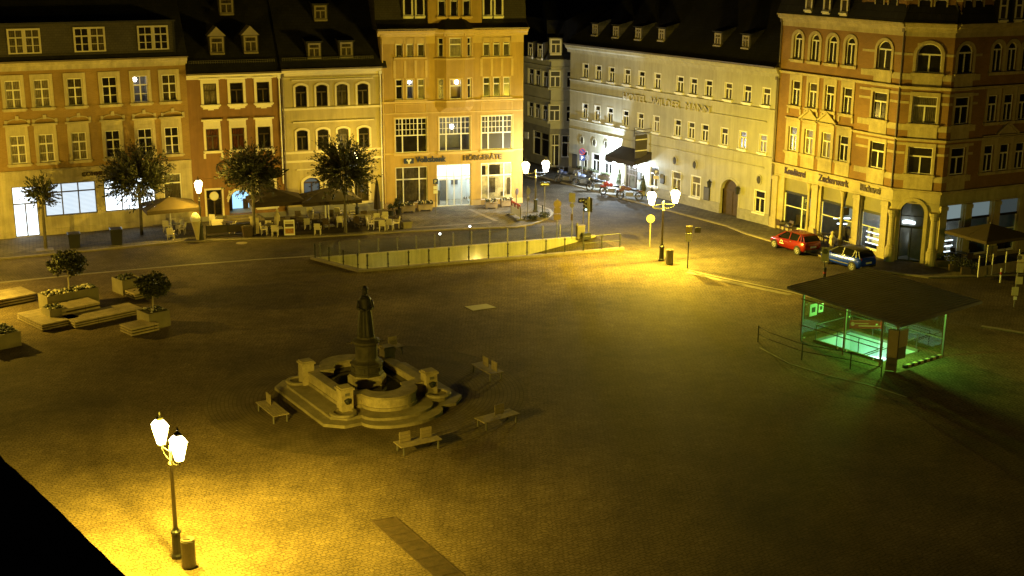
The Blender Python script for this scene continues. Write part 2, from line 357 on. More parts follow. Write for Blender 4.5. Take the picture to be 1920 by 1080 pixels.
def glint_box(f, u, z, w, h, lu, lz, r=.16, col=None, off=0.0, s=25):  # glowing ball in a dark box, stands in for a street lamp reflection
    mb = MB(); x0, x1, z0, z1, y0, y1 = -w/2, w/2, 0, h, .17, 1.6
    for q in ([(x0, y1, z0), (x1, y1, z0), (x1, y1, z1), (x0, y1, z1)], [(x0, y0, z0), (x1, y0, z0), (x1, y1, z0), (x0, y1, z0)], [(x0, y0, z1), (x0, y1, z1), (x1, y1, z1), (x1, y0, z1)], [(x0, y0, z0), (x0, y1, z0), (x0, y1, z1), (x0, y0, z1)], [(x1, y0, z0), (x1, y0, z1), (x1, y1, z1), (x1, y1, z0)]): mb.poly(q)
    o = f.put('glint_box', mb, 'f_base', u, off, z); nm = 'glint_globe_%.2f' % s
    m2 = MB(); m2.ball((lu, .5, lz), r, 10, 7); obj('glint_globe', m2.mesh('glint_globe', bpy.data.materials.get(nm) or emit(nm, col or (1, .9, .85), s)), o)
def winmesh(w, h, style, r, sur, fm, pane, depth, wallm):
    key = (round(w, 3), round(h, 3), style, round(r, 3), str(sur), fm, pane, depth, wallm)
    if key in _wc: return _wc[key]
    sur = sur or {}; mats = [fm, sur.get('m', 'white'), wallm]; mb = MB(); fr = sur.get('fr', .075); y0, y1 = depth-.07, depth-.015
    A = outline(w, h, r); B = [(x*(w-2*fr)/w, fr+(z)*(h-2*fr)/h) for x, z in A]; n = len(A)
    for i in range(n):
        j = (i+1) % n
        mb.poly([(A[i][0], y0, A[i][1]), (A[j][0], y0, A[j][1]), (B[j][0], y0, B[j][1]), (B[i][0], y0, B[i][1])])
        mb.poly([(B[i][0], y0, B[i][1]), (B[j][0], y0, B[j][1]), (B[j][0], y1, B[j][1]), (B[i][0], y1, B[i][1])])
    def vb(x, za, zb, t=.07): mb.box(x-t/2, x+t/2, y0-.012, y1, za, zb)
    def hb(z, xa, xb, t=.07): mb.box(xa, xb, y0-.008, y1, z-t/2, z+t/2)
    iw = w/2-fr
    if style in ('tee', 'tee2', 'teetop'):
        zt = h*.655 if r < .2 else h-r-.05
        hb(zt, -iw, iw, .10); vb(0, fr, zt, .10)
        if style == 'tee2': vb(0, zt, h-fr, .05); hb(zt*.5, -iw, iw, .045)
        if style == 'teetop': vb(0, zt, h-fr, .05)
    elif style == 'sash': hb(h*.66, -iw, iw, .10)
    elif style == 'grid':
        x1, x2 = -w*.27, w*.21; zt = h*.5
        hb(zt, -iw, iw, .09); vb(x1, fr, h-fr, .10); vb(x2, fr, h-fr, .10)
        for k in (1, 2): hb(zt+(h-zt)*k/3, -iw, iw, .04)
        for a, b, k in ((-iw, x1, 2), (x1, x2, 4), (x2, iw, 2)):
            for q in range(1, k): vb(a+(b-a)*q/k, zt, h-fr, .04)
    elif style == 'shop':
        k = max(1, round(w/1.25)); hb(h*.72, -iw, iw, .10)
        for q in range(1, k): vb(-iw+2*iw*q/k, fr, h-fr, .09)
    elif style == 'shop3':
        hb(h*.66, -iw, iw, .10); vb(-w*.26, fr, h-fr, .09); vb(w*.24, fr, h-fr, .09)
    if r > .01:
        arc = A[2:]; k = len(arc)//2
        for side in (0, 1):
            pts = [(w/2, h)]+[(0, h)]+arc[:k+1][::-1] if side == 0 else [(0, h), (-w/2, h)]+arc[k:][::-1]
            mb.poly([(x, 0.0, z) for x, z in pts], 2)
        for a, b in zip(arc, arc[1:]): mb.poly([(a[0], 0, a[1]), (b[0], 0, b[1]), (b[0], depth, b[1]), (a[0], depth, a[1])], 2)
    sw = sur.get('sw', 0); pr = sur.get('pr', .06)
    if sw:
        C = outline(w+2*sw, h+sw+sur.get('cap', 0), r+(sw*.6 if r > .01 else 0)); D = A[1:]+A[:1]; E_ = C[1:]+C[:1]
        for i in range(len(D)-1):
            a, b, c, d = D[i], D[i+1], E_[i+1], E_[i]
            mb.poly([(d[0], -pr, d[1]), (c[0], -pr, c[1]), (b[0], -pr, b[1]), (a[0], -pr, a[1])], 1)
            mb.poly([(d[0], 0.01, d[1]), (c[0], 0.01, c[1]), (c[0], -pr, c[1]), (d[0], -pr, d[1])], 1)
            mb.poly([(a[0], -pr, a[1]), (b[0], -pr, b[1]), (b[0], 0.0, b[1]), (a[0], 0.0, a[1])], 1)
    if sur.get('sill'): 
        so = sur.get('so', .08); mb.box(-w/2-sw-so, w/2+sw+so, -.16, .02, -.13, -.002, 1)
        mb.box(-w/2-sw, w/2+sw, -pr-.03, .02, -.22, -.13, 1)
    if 'hood' in sur:
        z = h+sw+sur.get('cap', 0)+sur['hood']; ho = sur.get('ho', .12)
        if sur['hood'] > .01: mb.box(-w/2-sw+.02, w/2+sw-.02, -pr+.02, .01, h+sw+sur.get('cap', 0), z, 1)
        mb.extr([(.01, z), (-.08, z), (-.14, z+.06), (-.22, z+.09), (-.22, z+.16), (.01, z+.16)], -w/2-sw-ho, w/2+sw+ho, 1)
    if sur.get('ped'):
        z = h+sw+sur.get('cap', 0)+sur.get('hood', 0)+.16; W2 = w/2+sw+.25; H_ = sur['ped']
        o = len(mb.v); mb.add([(-W2, -.07, z), (W2, -.07, z), (0, -.07, z+H_), (-W2, .01, z), (W2, .01, z), (0, .01, z+H_)], [(0, 1, 2), (1, 4, 5, 2), (3, 0, 2, 5)], 1)
        for sgn in (-1, 1): mb.beam((sgn*W2, -.1, z+.03), (0, -.1, z+H_+.05), .26, .13, 1, up=(0, 0, 1))
    if sur.get('apron'): mb.box(-w/2-sw+.1, w/2+sw-.1, -pr, .01, -.22-sur['apron'], -.22, 1); mb.box(-w*.22, w*.22, -pr-.015, .01, -.3-sur['apron'], -.22, 1)
    if sur.get('ears'):
        for sg in (-1, 1): mb.box(sg*(w/2+sw)-.09, sg*(w/2+sw)+.09, -.1, .01, -.62, -.22, 1)
    fme = mb.mesh('window', mats)
    pb = MB(); pb.poly([(x, depth-.03, z) for x, z in A]); pme = pb.mesh('pane', pane)
    _wc[key] = (fme, pme); return fme, pme
def dormer(f, u, y, z, w, h, kind='flat', back=2.4, wm='slate_v', fm='white', pane='pane_dim', style='tee', sw=.12, n=1, gap=.2):
    """roof dormer: cheeks, little roof, window front (frame + pane are its sub-part)"""
    W2 = w/2+.12; mb = MB(); mb.box(-W2, W2, .02, back, -.1, h+.06, 0)
    if kind == 'gable':
        mb.add([(-W2-.1, -.12, h+.04), (W2+.1, -.12, h+.04), (0, -.12, h+.75), (-W2-.1, back, h+.04), (W2+.1, back, h+.04), (0, back, h+.75)], [(0, 1, 2), (1, 4, 5, 2), (3, 0, 2, 5), (4, 3, 5), (0, 3, 4, 1)], 1)
    else: mb.extr([(-.14, h+.06), (-.14, h+.14), (back, h+.5), (back, h+.06)], -W2-.1, W2+.1, 2)
    d = f.put('dormer', mb, [wm, 'dimwood' if kind == 'gable' else wm, 'roof'], u, y, z)
    ws = (w-gap*(n-1))/n
    for k in range(n):
        fme, pme = winmesh(ws-.04, h-.1, style, 0, {'sw': .05, 'm': fm, 'pr': .03, 'sill': True, 'so': .03, 'fr': .09}, fm, pane if isinstance(pane, str) else pane[k % len(pane)], .045, wm)
        o = obj('window', fme, d, (-w/2+ws/2+k*(ws+gap), -.03, .04)); 
        # the pane is one mesh with its frame's sub-part
        obj('pane', pme, o)
    return d
def house(name, label, o, az): return thing(name, label, 'building', (o.x, o.y, 0), az)
def downpipe(f, u, z0, z1, m='zinc', y=-.09):
    mb = MB(); mb.tube((0, 0, z0), (0, 0, z1), .055, n=8); 
    for k in range(int(z0)+1, int(z1), 2): mb.tube((0, 0, k), (0, 0, k+.05), .07, n=8)
    mb.box(-.12, .12, -.1, .1, z1-.05, z1+.2); return f.put('downpipe', mb, m, u, y)
def gutter(f, u0, u1, y, z, m='zinc'):
    mb = MB(); mb.extr([(y-.12, z), (y-.10, z-.08), (y, z-.11), (y+.08, z-.05), (y+.08, z), (y+.05, z), (y+.05, z-.04), (y-.02, z-.07), (y-.09, z-.02), (y-.09, z)], u0, u1)
    return f.put('gutter', mb, m)
def snowguard(f, u0, u1, y, z):
    mb = MB()
    for k in (0, .14): mb.tube((u0, y, z+k), (u1, y, z+k), .018, n=5)
    n = int((u1-u0)/.18)
    for i in range(n+1): x = u0+(u1-u0)*i/n; mb.box(x-.012, x+.012, y-.01, y+.01, z-.1, z+.14)
    return f.put('snow_guard', mb, 'greyiron')
bc0 = gp(720, 395); azB = radians(20.0); uB, uC = -15.45, -8.15
bcu = Vector((cos(azB), sin(azB), 0))
# ---- bank building with lit shop windows (far left)
oA = bc0+bcu*uB; azA = radians(25.6)
rA = house('ochre_corner_house', 'ochre brick house at far left with cream window surrounds and brightly lit white shop windows', oA, azA)
A = Facet(rA, oA, azA)
ZE = A.z(180, 111); ZF = A.z(180, 125)
sA = {'sw': .24, 'm': 'a_trim', 'sill': True, 'cap': .16}
A.row([(11, 39), (65, 93), (127, 155), (192, 220), (247, 280), (304, 331)], (152, 139), (206, 188), 'tee2', sur=sA, panes=['pane_curtain', 'pane_curtain', 'pane_dim', 'pane', 'glass', 'pane_dim'], wallm='a_wall')
h = A.holes[4]; glint_box(A, (h[0]+h[1])/2, h[2], h[1]-h[0], h[3]-h[2], -.32, 1.72, .17)
A.row([(20, 49), (73, 102), (134, 164), (199, 226), (259, 287), (309, 336)], (255, 238), (309, 287), 'tee2', sur={'sw': .24, 'm': 'a_trim', 'sill': True, 'cap': .1, 'hood': .34}, panes=['pane_curtain', 'pane_curtain', 'pane_curtain', 'pane', 'pane', 'pane'], wallm='a_wall')
zb = A.z(180, 315); z2, z3 = A.z(132, 342), A.z(132, 403)
u = lambda x, y=370: A.uz(x, y)[0]
A.win((u(23)+u(69))/2, .12, u(69)-u(23), A.z(46, 350)-.12, 'tee', sur={'fr': .06}, fm='sign_grey', pane='lit', name='door')
A.win((u(83)+u(181))/2, z3, u(181)-u(83), z2-z3, 'shop', sur={'fr': .08}, fm='sign_grey', pane='blind')
A.win((u(196)+u(292))/2, z3, u(292)-u(196), z2-z3, 'shop', sur={'fr': .08}, fm='sign_grey', pane='lit')
A.win((u(308)+u(342))/2, z3, u(342)-u(308), z2-z3+.1, 'shop', sur={'fr': .08}, fm='white', pane='pane_dim')
UA0 = -17.0
A.wall(UA0, 0, 0, ZF, ['a_wall', 'a_trim'], split=zb)
A.course(ZF, ZE, .34, UA0, .12, 'a_trim', 'cornice', prof=CORN)
A.course(ZF-.12, ZF, .07, UA0, 0, 'a_trim')
A.course(zb, zb+.18, .18, UA0, 0, 'a_trim', prof=CORN); A.course(zb-.1, zb, .05, UA0, 0, 'a_trim')
A.course(z2+.35, z2+.43, .05, UA0, 0, 'a_trim'); A.course(.0, .55, .05, UA0, 0, 'a_trim', 'plinth', skip=True)
for k in (1.2, 1.75): A.course(k, k+.05, .02, UA0, 0, 'a_trim', skip=.02)
zo = A.z(170, 226)
for x in (31, 83, 147, 211, 270, 324):   # small brick arches under the upper sills
    mb = MB(); pr = [(.85*cos(pi*k/8), .42*sin(pi*k/8)) for k in range(9)]+[(.78*cos(pi*k/8), .35*sin(pi*k/8)) for k in range(8, -1, -1)]
    mb.add([(p, -.06, q) for p, q in pr], [(k, k+1, 16-k, 17-k) for k in range(8)]); mb.add([(p, -.06, q) for p, q in pr[:9]]+[(p, .01, q) for p, q in pr[:9]], [(k+1, k, 9+k, 10+k) for k in range(8)])
    for sx in (-1, 1): mb.box(sx*.8-.09, sx*.8+.09, -.08, .01, -.12, .32)
    mb.box(-.12, .12, -.09, .01, .3, .62); A.put('relief_ornament', mb, 'a_trim', A.uz(x, 217)[0], 0, zo)
mb = MB(); mb.add([(UA0, -.42, ZE+.02), (.14, -.42, ZE+.02), (.14, 5.5, ZE+9), (UA0, 5.5, ZE+9), (UA0, -.42, ZE-.06), (.14, -.42, ZE-.06), (.14, 9, ZE), (UA0, 9, ZE)],
    [(0, 1, 2, 3), (4, 7, 6, 5), (0, 4, 5, 1), (1, 5, 6, 2), (3, 7, 4, 0), (2, 6, 7, 3)]); A.put('roof', mb, 'roof')
yd = A.roofhit(170, 102, -.42, ZE+.02, 9/5.92)[1]; zd0, zd1 = A.z(170, 102, yd), A.z(170, 43, yd); ud = lambda x: A.uz(x, 75, yd)[0]
mb = MB(); mb.box(UA0, ud(327), yd, 4.6, zd0-.2, zd1); mb.box(UA0, ud(327)+.12, yd-.12, 4.7, zd1, zd1+.12, 1); mb.box(ud(327)-.08, ud(327)+.03, yd-.04, yd+.05, zd0-.2, zd1, 1)
band = A.put('dormer', mb, ['slate_v', 'roof'])
zw0, zw1 = A.z(170, 97, yd), A.z(170, 51.5, yd)
for i, (a, b) in enumerate([(15, 43), (47, 74), (139, 167), (169, 196), (260, 285), (289, 314)]):
    fme, pme = winmesh(1.06, zw1-zw0, 'tee2', 0, {'fr': .09, 'sw': .04, 'm': 'b_trim2', 'pr': .04}, 'b_trim2', ['pane_dim', 'pane_dim', 'pane', 'pane_dim', 'pane', 'pane'][i], .05, 'slate_v')
    o = obj('window', fme, band, ((ud(a)+ud(b))/2, yd-.035, zw0)); obj('pane', pme, o)
text('COMMERZBANK', 'lettering', u(238, 322)-u(153, 327), .32, rA, (u(153, 327), -.06, A.z(178, 329)), UP, ext=.05, bold=.012)
gutter(A, UA0, .16, -.42, ZE+.06)
# ---- brown house
rB = house('brown_house', 'narrow brown rendered house with three white framed windows per floor and a bluish lit doorway', oA, azB)
B = Facet(rB, oA, azB); LB = uC-uB
sB = {'sw': .20, 'm': 'b_trim', 'sill': True, 'cap': .05, 'hood': .04, 'apron': .14}
B.row([(381.5, 406), (432, 455.5), (481, 505.5)], (157, 153), (197, 191.5), 'tee', sur=sB, fm='darkframe', panes=['pane_curtain', 'pane', 'pane'], wallm='b_wall')
B.row([(386, 411.5), (434.6, 458.7), (484.5, 506.6)], (241.7, 237), (283, 276.6), 'tee', sur={'sw': .18, 'm': 'b_trim', 'sill': True, 'hood': .42, 'ears': 1}, fm='darkframe', panes=['pane_red', 'pane_red', 'pane'], wallm='b_wall')
ub = lambda x, y=385: B.uz(x, y)[0]
zE = B.z(440, 137); dl, dr = ub(430), ub(473); zd = .55
B.win((ub(388)+ub(417))/2, .5, ub(417)-ub(388), B.z(402, 356)-.5, 'tee', sur={'sw': .14, 'm': 'b_trim'}, fm='door', pane='pane', name='door')
B.holes.append((dl, dr, zd, B.z(450, 356)))
B.win((ub(486)+ub(516))/2, 1.0, ub(516)-ub(486), B.z(500, 340)-1.0, 'tee', sur={'sw': .2, 'm': 'b_trim', 'sill': True}, fm='darkframe', pane='pane_dim')
B.wall(0, LB, 0, zE, ['b_wall', 'b_wall'], rev=.3)
# arched doorway with a small cool-lit entrance room
zt = B.z(450, 356); w_ = dr-dl; h_ = zt-zd; mb = MB(); arc = outline(w_, h_, w_/2, 14); cx = (dl+dr)/2
pts = arc[2:]; k = len(pts)//2
mb.poly([(cx+w_/2, .0, zt), (cx, .0, zt)]+[(cx+x, .0, zd+z) for x, z in pts[:k+1][::-1]]); mb.poly([(cx, .0, zt), (cx-w_/2, .0, zt)]+[(cx+x, .0, zd+z) for x, z in pts[k:][::-1]])
for a, b in zip(pts, pts[1:]):
    mb.poly([(cx+a[0], 0, zd+a[1]), (cx+b[0], 0, zd+b[1]), (cx+b[0], .3, zd+b[1]), (cx+a[0], .3, zd+a[1])])
    q = 1.1; mb.beam((cx+a[0]*q, -.02, zd+(a[1]-h_+w_/2)*q+h_-w_/2), (cx+b[0]*q, -.02, zd+(b[1]-h_+w_/2)*q+h_-w_/2), .1, .24)
B.put('door_arch', mb, 'b_trim')
mb = MB(); x0, x1 = dl-.05, dr+.05
mb.poly([(x0, 2.2, zd), (x1, 2.2, zd), (x1, 2.2, zt), (x0, 2.2, zt)], 0); mb.poly([(x0, .3, zd), (x1, .3, zd), (x1, 2.2, zd), (x0, 2.2, zd)], 1)
mb.poly([(x0, 2.2, zd), (x0, .3, zd), (x0, .3, zt), (x0, 2.2, zt)], 1); mb.poly([(x1, .3, zd), (x1, 2.2, zd), (x1, 2.2, zt), (x1, .3, zt)], 1); mb.poly([(x0, .3, zt), (x1, .3, zt), (x1, 2.2, zt), (x0, 2.2, zt)], 1)
mb.box(x0+.05, x0+.5, 1.5, 1.6, zd, zd+1.55, 2); mb.box(x1-.5, x1-.08, 1.9, 2.15, zd, zd+.8, 2)
B.put('entrance_hall', mb, ['cyanlit', 'h_wall', 'door'])
mb = MB()
for k in range(3): mb.box(dl-.3-.25*k, dr+.3+.25*k, -.35*(k+1), .01, .0, zd-.16*k-.03)
B.put('entrance_steps', mb, 'step')
B.course(zE-.42, zE, .30, 0, LB, 'b_trim', 'cornice', prof=CORN); B.course(B.z(370, 339), B.z(370, 339)+.12, .1, 0, LB, 'b_wall'); B.course(0, .5, .05, 0, LB, 'f_base', 'plinth', skip=.02)
rs = 1.15
def slope_roof(f, u0, u1, z, y0=-.4, y1=6.5, sl=rs):
    mb = MB(); z1 = z+sl*(y1-y0)
    mb.add([(u0, y0, z+.03), (u1, y0, z+.03), (u1, y1, z1), (u0, y1, z1), (u0, y0, z-.08), (u1, y0, z-.08), (u1, 9.5, z), (u0, 9.5, z)],
           [(0, 1, 2, 3), (4, 7, 6, 5), (0, 4, 5, 1), (1, 5, 6, 2), (3, 7, 4, 0), (2, 6, 7, 3)]); return f.put('roof', mb, 'roof')
slope_roof(B, 0, LB-.003, zE+.02); gutter(B, 0, LB, -.42, zE+.08)
for (x, yb, yt, kd) in ((407.5, 100, 66, 'gable'), (470.5, 98, 64, 'gable'), (425, 26, -6, 'flat')):
    a, y, z = B.roofhit(x, yb, -.4, zE+.05, rs); hh = B.z(x, yt, y)-z
    dormer(B, a, y, z, 1.0, min(1.45, max(1.0, hh-.1)), kd, pane='pane_dim', fm='dimwood', style='tee')
snowguard(B, .3, LB-.4, B.roofhit(440, 119, -.4, zE+.05, rs)[1], B.roofhit(440, 119, -.4, zE+.05, rs)[2]+.12)
downpipe(B, LB-.16, 2.8, zE-.45, 'white')
mb = MB(); mb.tube((0, -.02, 0), (0, -.10, 0), .36, n=24); mb.tube((0, -.11, 0), (0, -.10, 0), .30, n=24, m=1); B.put('round_plaque', mb, ['c_trim', 'sign_white'], ub(401, 367), -.05, B.z(401, 367))
mb = MB()
for k in range(20):
    a, b = 2*pi*k/20+.6, 2*pi*(k+1)/20+.6
    if k < 17: mb.beam((.42*cos(a), 0, .42*sin(a)), (.42*cos(b), 0, .42*sin(b)), .08, .10)
mb.tube((-.3, .1, 0), (-.3, .45, 0), .025); B.put('ring_sign', mb, 'iron', B.uz(414, 314)[0], -.5, B.z(414, 314))
# ---- pale yellow house
oC = bc0+bcu*uC
rC = house('pale_yellow_house', 'pale yellow rendered house with four dark arched windows per floor', oC, azB)
C = Facet(rC, oC, azB); LC = -uC
ZC = C.z(620, 128)
sC = {'sw': .16, 'm': 'c_trim', 'pr': .05, 'cap': .02}
C.row([(553.8, 575), (593, 613.8), (631, 652), (670, 690.7)], (160, 155.6), (200.7, 196), 'tee', r=.16, sur=sC, fm='darkframe', panes=['pane', 'pane', 'pane_dim', 'pane'], wallm='c_trim')
C.row([(556.7, 577), (595.7, 616), (633, 654), (672, 693)], (244, 238), (282.6, 276), 'tee', r=.14, sur=sC, fm='darkframe', panes=['pane', 'pane', 'pane_dim', 'pane'], wallm='c_trim')
uc = lambda x, y=360: C.uz(x, y)[0]
C.win(uc(585), C.z(585, 384), 1.35, C.z(585, 333)-C.z(585, 384), 'tee', r=.35, sur={'sw': .2, 'm': 'c_trim'}, fm='darkframe', pane='cyandim', wallm='c_trim')
C.win(uc(628), C.z(628, 381), 1.35, C.z(628, 331)-C.z(628, 381), 'tee', r=.35, sur={'sw': .2, 'm': 'c_trim'}, fm='darkframe', pane='pane', wallm='c_trim')
C.win(uc(678), C.z(678, 377), uc(691.5)-uc(665), C.z(678, 337)-C.z(678, 377), 'tee2', sur={'sw': .2, 'm': 'c_trim', 'sill': True}, fm='darkframe', pane='pane_dim')
C.wall(0, LC, 0, ZC, ['c_wall', 'c_wall'])
C.course(ZC-.5, ZC, .34, 0, LC, 'c_trim', 'cornice', prof=CORN); C.course(ZC-.75, ZC-.68, .04, 0, LC, 'c_trim')
for y in (149.5, 228): z = C.z(620, y); C.course(z, z+.10, .12, uc(546, 150), uc(699, 150), 'c_trim', 'hood_moulding')
for y in (200, 281): z = C.z(620, y); C.course(z-.17, z, .10, 0, LC, 'c_trim')
z = C.z(620, 299); C.course(z-.1, z+.08, .09, 0, LC, 'c_trim'); z = C.z(580, 318); C.course(z, z+.09, .1, uc(558), LC-.8, 'c_trim', 'hood_moulding')
C.course(0, .8, .05, 0, LC, 'f_base', 'plinth', skip=.02)
slope_roof(C, 0, LC+.4, ZC+.02); gutter(C, 0, LC, -.44, ZC+.08)
for (x, yb, yt) in ((589.5, 108, 83), (649.5, 106, 82), (601, 37, 10)):
    a, y, z = C.roofhit(x, yb, -.4, ZC+.05, rs); dormer(C, a, y, z, .95, 1.15, 'flat', pane='pane_dim', fm='dimwood')
h = C.roofhit(620, 113, -.4, ZC+.05, rs); snowguard(C, .2, LC-.6, h[1], h[2]+.12); downpipe(C, LC-.1, .2, ZC-.5, 'white')
downpipe(C, .1, .2, ZC-.5, 'zinc')
# ---- ochre bank and hearing-aid shop house with central bay
azD = radians(15.1); rD = house('ochre_bank_house', 'tall ochre house with a central bay, large gridded windows and a white lit bank entrance', bc0, azD)
D = Facet(rD, bc0, azD); UD1 = 12.0; ZD = D.z(850, 54)
sD = {'sw': .08, 'm': 'd_trim', 'pr': .03, 'fr': .07}
yD = lambda a, b, s: [(x, y) for x, y in s]
gl, gr = [(742, 755), (762, 775.5), (783, 796)], [(906, 919), (925, 937.5), (943.6, 956.4)]
for g, yt, yb, pn in ((gl, (71.5, 71.2), (107, 106.5), ['pane_dim', 'pane_curtain', 'pane_dim']), (gr, (70.4, 70), (105.6, 105), ['pane_dim', 'pane_dim', 'pane_dim']),
                      (gl, (149, 148), (186.5, 186), ['pane', 'glass', 'pane_curtain']), (gr, (145, 144), (181.5, 180.5), ['pane', 'pane', 'pane_dim'])):
    b, t = D.row(g, yt, yb, 'sash', sur=sD, panes=pn, wallm='d_wall')
    if 'glass' in pn: h = D.holes[-2]; glint_box(D, (h[0]+h[1])/2, h[2], h[1]-h[0], h[3]-h[2], .05, 1.35, .14)
    D.course(b-.16, b-.02, .11, D.uz(g[0][0]-4, 100)[0], D.uz(g[2][1]+4, 100)[0], 'd_trim', 'window_sill')
D.row([(740.7, 801), (823, 882), (902.7, 960)], (223, 215), (289, 278), 'grid', sur={'sw': .1, 'm': 'd_trim', 'pr': .03, 'sill': True}, panes=['pane', 'glass', 'pane_matt'], wallm='d_wall')
h = D.holes[-2]; glint_box(D, (h[0]+h[1])/2, h[2], h[1]-h[0], h[3]-h[2], -.15, 2.0, .2)
ud_ = lambda x, y=345: D.uz(x, y)[0]
zg0, zg1 = D.z(772, 381), D.z(772, 313); D.win((ud_(742)+ud_(802))/2, zg0, ud_(802)-ud_(742), zg1-zg0, 'shop3', fm='white', pane='pane_dim')
zg2, zg3 = D.z(931, 374), D.z(931, 305); D.win((ud_(902)+ud_(960))/2, zg2, ud_(960)-ud_(902), zg3-zg2, 'shop3', fm='white', pane='pane_display')
for a, b, y0, y1 in ((916, 929, 361, 333), (939, 948, 368, 360), (904, 911, 329, 310), (917, 938, 328, 309), (951, 957, 366, 334)):
    x0, x1 = ud_(a), ud_(b); z0, z1 = D.z(930, y0), D.z(930, y1); mb = MB(); mb.box(x0, x1, .105, .125, z0, z1); D.put('poster', mb, 'pane_dim' if y0 > 340 else 'pane')
e0, e1, ez = ud_(819), ud_(883), D.z(850, 308); D.holes.append((e0, e1, .06, ez))
D.wall(0, UD1, 0, ZD-.1, ['d_wall', 'd_wall'], rev=.3)
D.course(ZD-.55, ZD, .5, -.25, UD1+.3, 'd_trim', 'cornice', prof=CORN); D.course(ZD-1.15, ZD-.55, .03, 0, UD1, 'd_trim')
z = D.z(850, 187.5); D.course(z-.15, z, .14, 0, UD1, 'd_trim', prof=CORN); z = D.z(850, 284.5); D.course(z-.06, z+.06, .05, 0, UD1, 'd_trim'); z = D.z(850, 210); D.course(z-.04, z+.04, .03, 0, UD1, 'd_trim')
for a, b in ((741, 800), (903, 960)):       # framed blank panels
    mb = MB(); z0, z1 = D.z(770, 213), D.z(770, 195); x0, x1 = D.uz(a, 200)[0], D.uz(b, 200)[0]
    for p, q in (((x0, z0), (x1, z0)), ((x1, z0), (x1, z1)), ((x1, z1), (x0, z1)), ((x0, z1), (x0, z0))): mb.beam((p[0], -.01, p[1]), (q[0], -.01, q[1]), .05, .05)
    D.put('wall_panel', mb, 'd_trim')
    mb = MB(); z0, z1 = D.z(770, 146), D.z(770, 111)
    for k in (0, 1, 2, 3): x = x0+(x1-x0)*k/3; mb.box(x-.1, x+.1, -.025, .01, z0, z1-.1)
    D.put('pilaster_strip', mb, 'd_trim')
# bay
b0, b1 = D.uz(815, 120)[0], D.uz(888, 120)[0]; bp = .55; bz0, bz1 = D.z(850, 199), ZD-.55; fw = .85
bayF = Facet(rD, D.world(b0+fw, -bp), azD); bayL = Facet(rD, D.world(b0, 0), azD-atan2(bp, fw)); bayR = Facet(rD, D.world(b1-fw, -bp), azD+atan2(bp, fw))
sl_ = sqrt(bp*bp+fw*fw); fl_ = b1-b0-2*fw
for yt, yb, pn in ((71, 107, 'pane_curtain'), (148, 186, 'glass')):
    z0, z1 = D.z(858, yb, -bp), D.z(858, yt, -bp)
    bayF.win(fl_/2, z0, 1.0, z1-z0, 'sash', sur=sD, fm='white', pane=pn, wallm='d_wall')
    if pn == 'glass': glint_box(bayF, fl_/2, z0, 1.0, z1-z0, .18, 1.35, .16, (.85, .9, 1))
    for f in (bayL, bayR): f.win(sl_/2, z0, .48, z1-z0, 'sash', sur=sD, fm='white', pane='pane', wallm='d_wall')
for f, L_ in ((bayF, fl_), (bayL, sl_), (bayR, sl_)):
    f.wall(0, L_, bz0, bz1, ['d_wall', 'd_wall'], sides=False, name='bay_wall')
    for y in (109, 188): z = D.z(858, y, -bp); f.course(z-.14, z, .1, -.03, L_+.03, 'd_trim', 'bay_sill')
    f.course(bz1, ZD, .42, -.18, L_+.18, 'd_trim', 'bay_cornice', prof=CORN)
mb = MB(); mb.prism([(b0, .0), (b0+fw, -bp), (b1-fw, -bp), (b1, .0)], bz0-.05, bz0-.002); mb.add([(b0, 0, bz0-.05), (b0+fw, -bp, bz0-.05), (b1-fw, -bp, bz0-.05), (b1, 0, bz0-.05), (b0+.35, -.01, bz0-.5), (b1-.35, -.01, bz0-.5)], [(0, 4, 1), (1, 4, 5, 2), (2, 5, 3)]); D.put('bay_corbel', mb, 'd_wall')
zr = ZD+.02; mb = MB()      # small bay roof hood
mb.add([(b0-.3, -.35, zr), (b0+fw-.2, -bp-.45, zr), (b1-fw+.2, -bp-.45, zr), (b1+.3, -.35, zr), (b0+1, .3, zr+.95), (b1-1, .3, zr+.95)], [(0, 1, 4), (1, 2, 5, 4), (2, 3, 5)]); D.put('bay_roof', mb, 'roof')
mb = MB(); P_ = [(-.5, ZD+.02), (.55, ZD+.75), (1.5, ZD+5.5), (6, ZD+7.5), (9.5, ZD)]; mb.extr(P_+[(9.5, ZD-.05), (-.5, ZD-.08)], -.3, UD1+.35); D.put('roof', mb, 'slate_v'); gutter(D, -.3, UD1+.35, -.52, ZD+.08)
g0, g1 = D.uz(803, 25)[0], D.uz(904, 25)[0]; G_ = Facet(rD, D.world(0, .12), azD)
G_.row([(821, 835.6), (844, 858.6), (868, 882)], (-13, -13.5), (31, 30), 'sash', sur={'sw': .07, 'm': 'd_trim', 'sill': True, 'fr': .08}, panes=['pane'], wallm='d_wall')
G_.wall(g0, g1, ZD+.1, ZD+4.2, ['d_wall', 'd_wall'], depth=4, name='gable_wall')
mb = MB(); mb.add([(g0-.2, -.2, ZD+4.2), (g1+.2, -.2, ZD+4.2), ((g0+g1)/2, -.2, ZD+6.4), (g0-.2, 5, ZD+4.2), (g1+.2, 5, ZD+4.2), ((g0+g1)/2, 5, ZD+6.4)], [(0, 1, 2), (1, 4, 5, 2), (3, 0, 2, 5), (0, 3, 4, 1)]); G_.put('gable_roof', mb, 'roof')
for a, b in ((756, 795.5), (905, 942.5)):
    x0, x1 = D.uz(a, 15, .6)[0], D.uz(b, 15, .6)[0]; z0 = D.z(a, 30.5, .6); dormer(D, (x0+x1)/2, .55, z0, x1-x0, 2.3, 'flat', n=2, gap=.22, style='sash', pane='pane', wm='slate_v')
downpipe(D, .12, .2, ZD-.6, 'd_trim'); D.course(0, .55, .04, 0, UD1, 'd_trim', 'plinth', skip=.02)
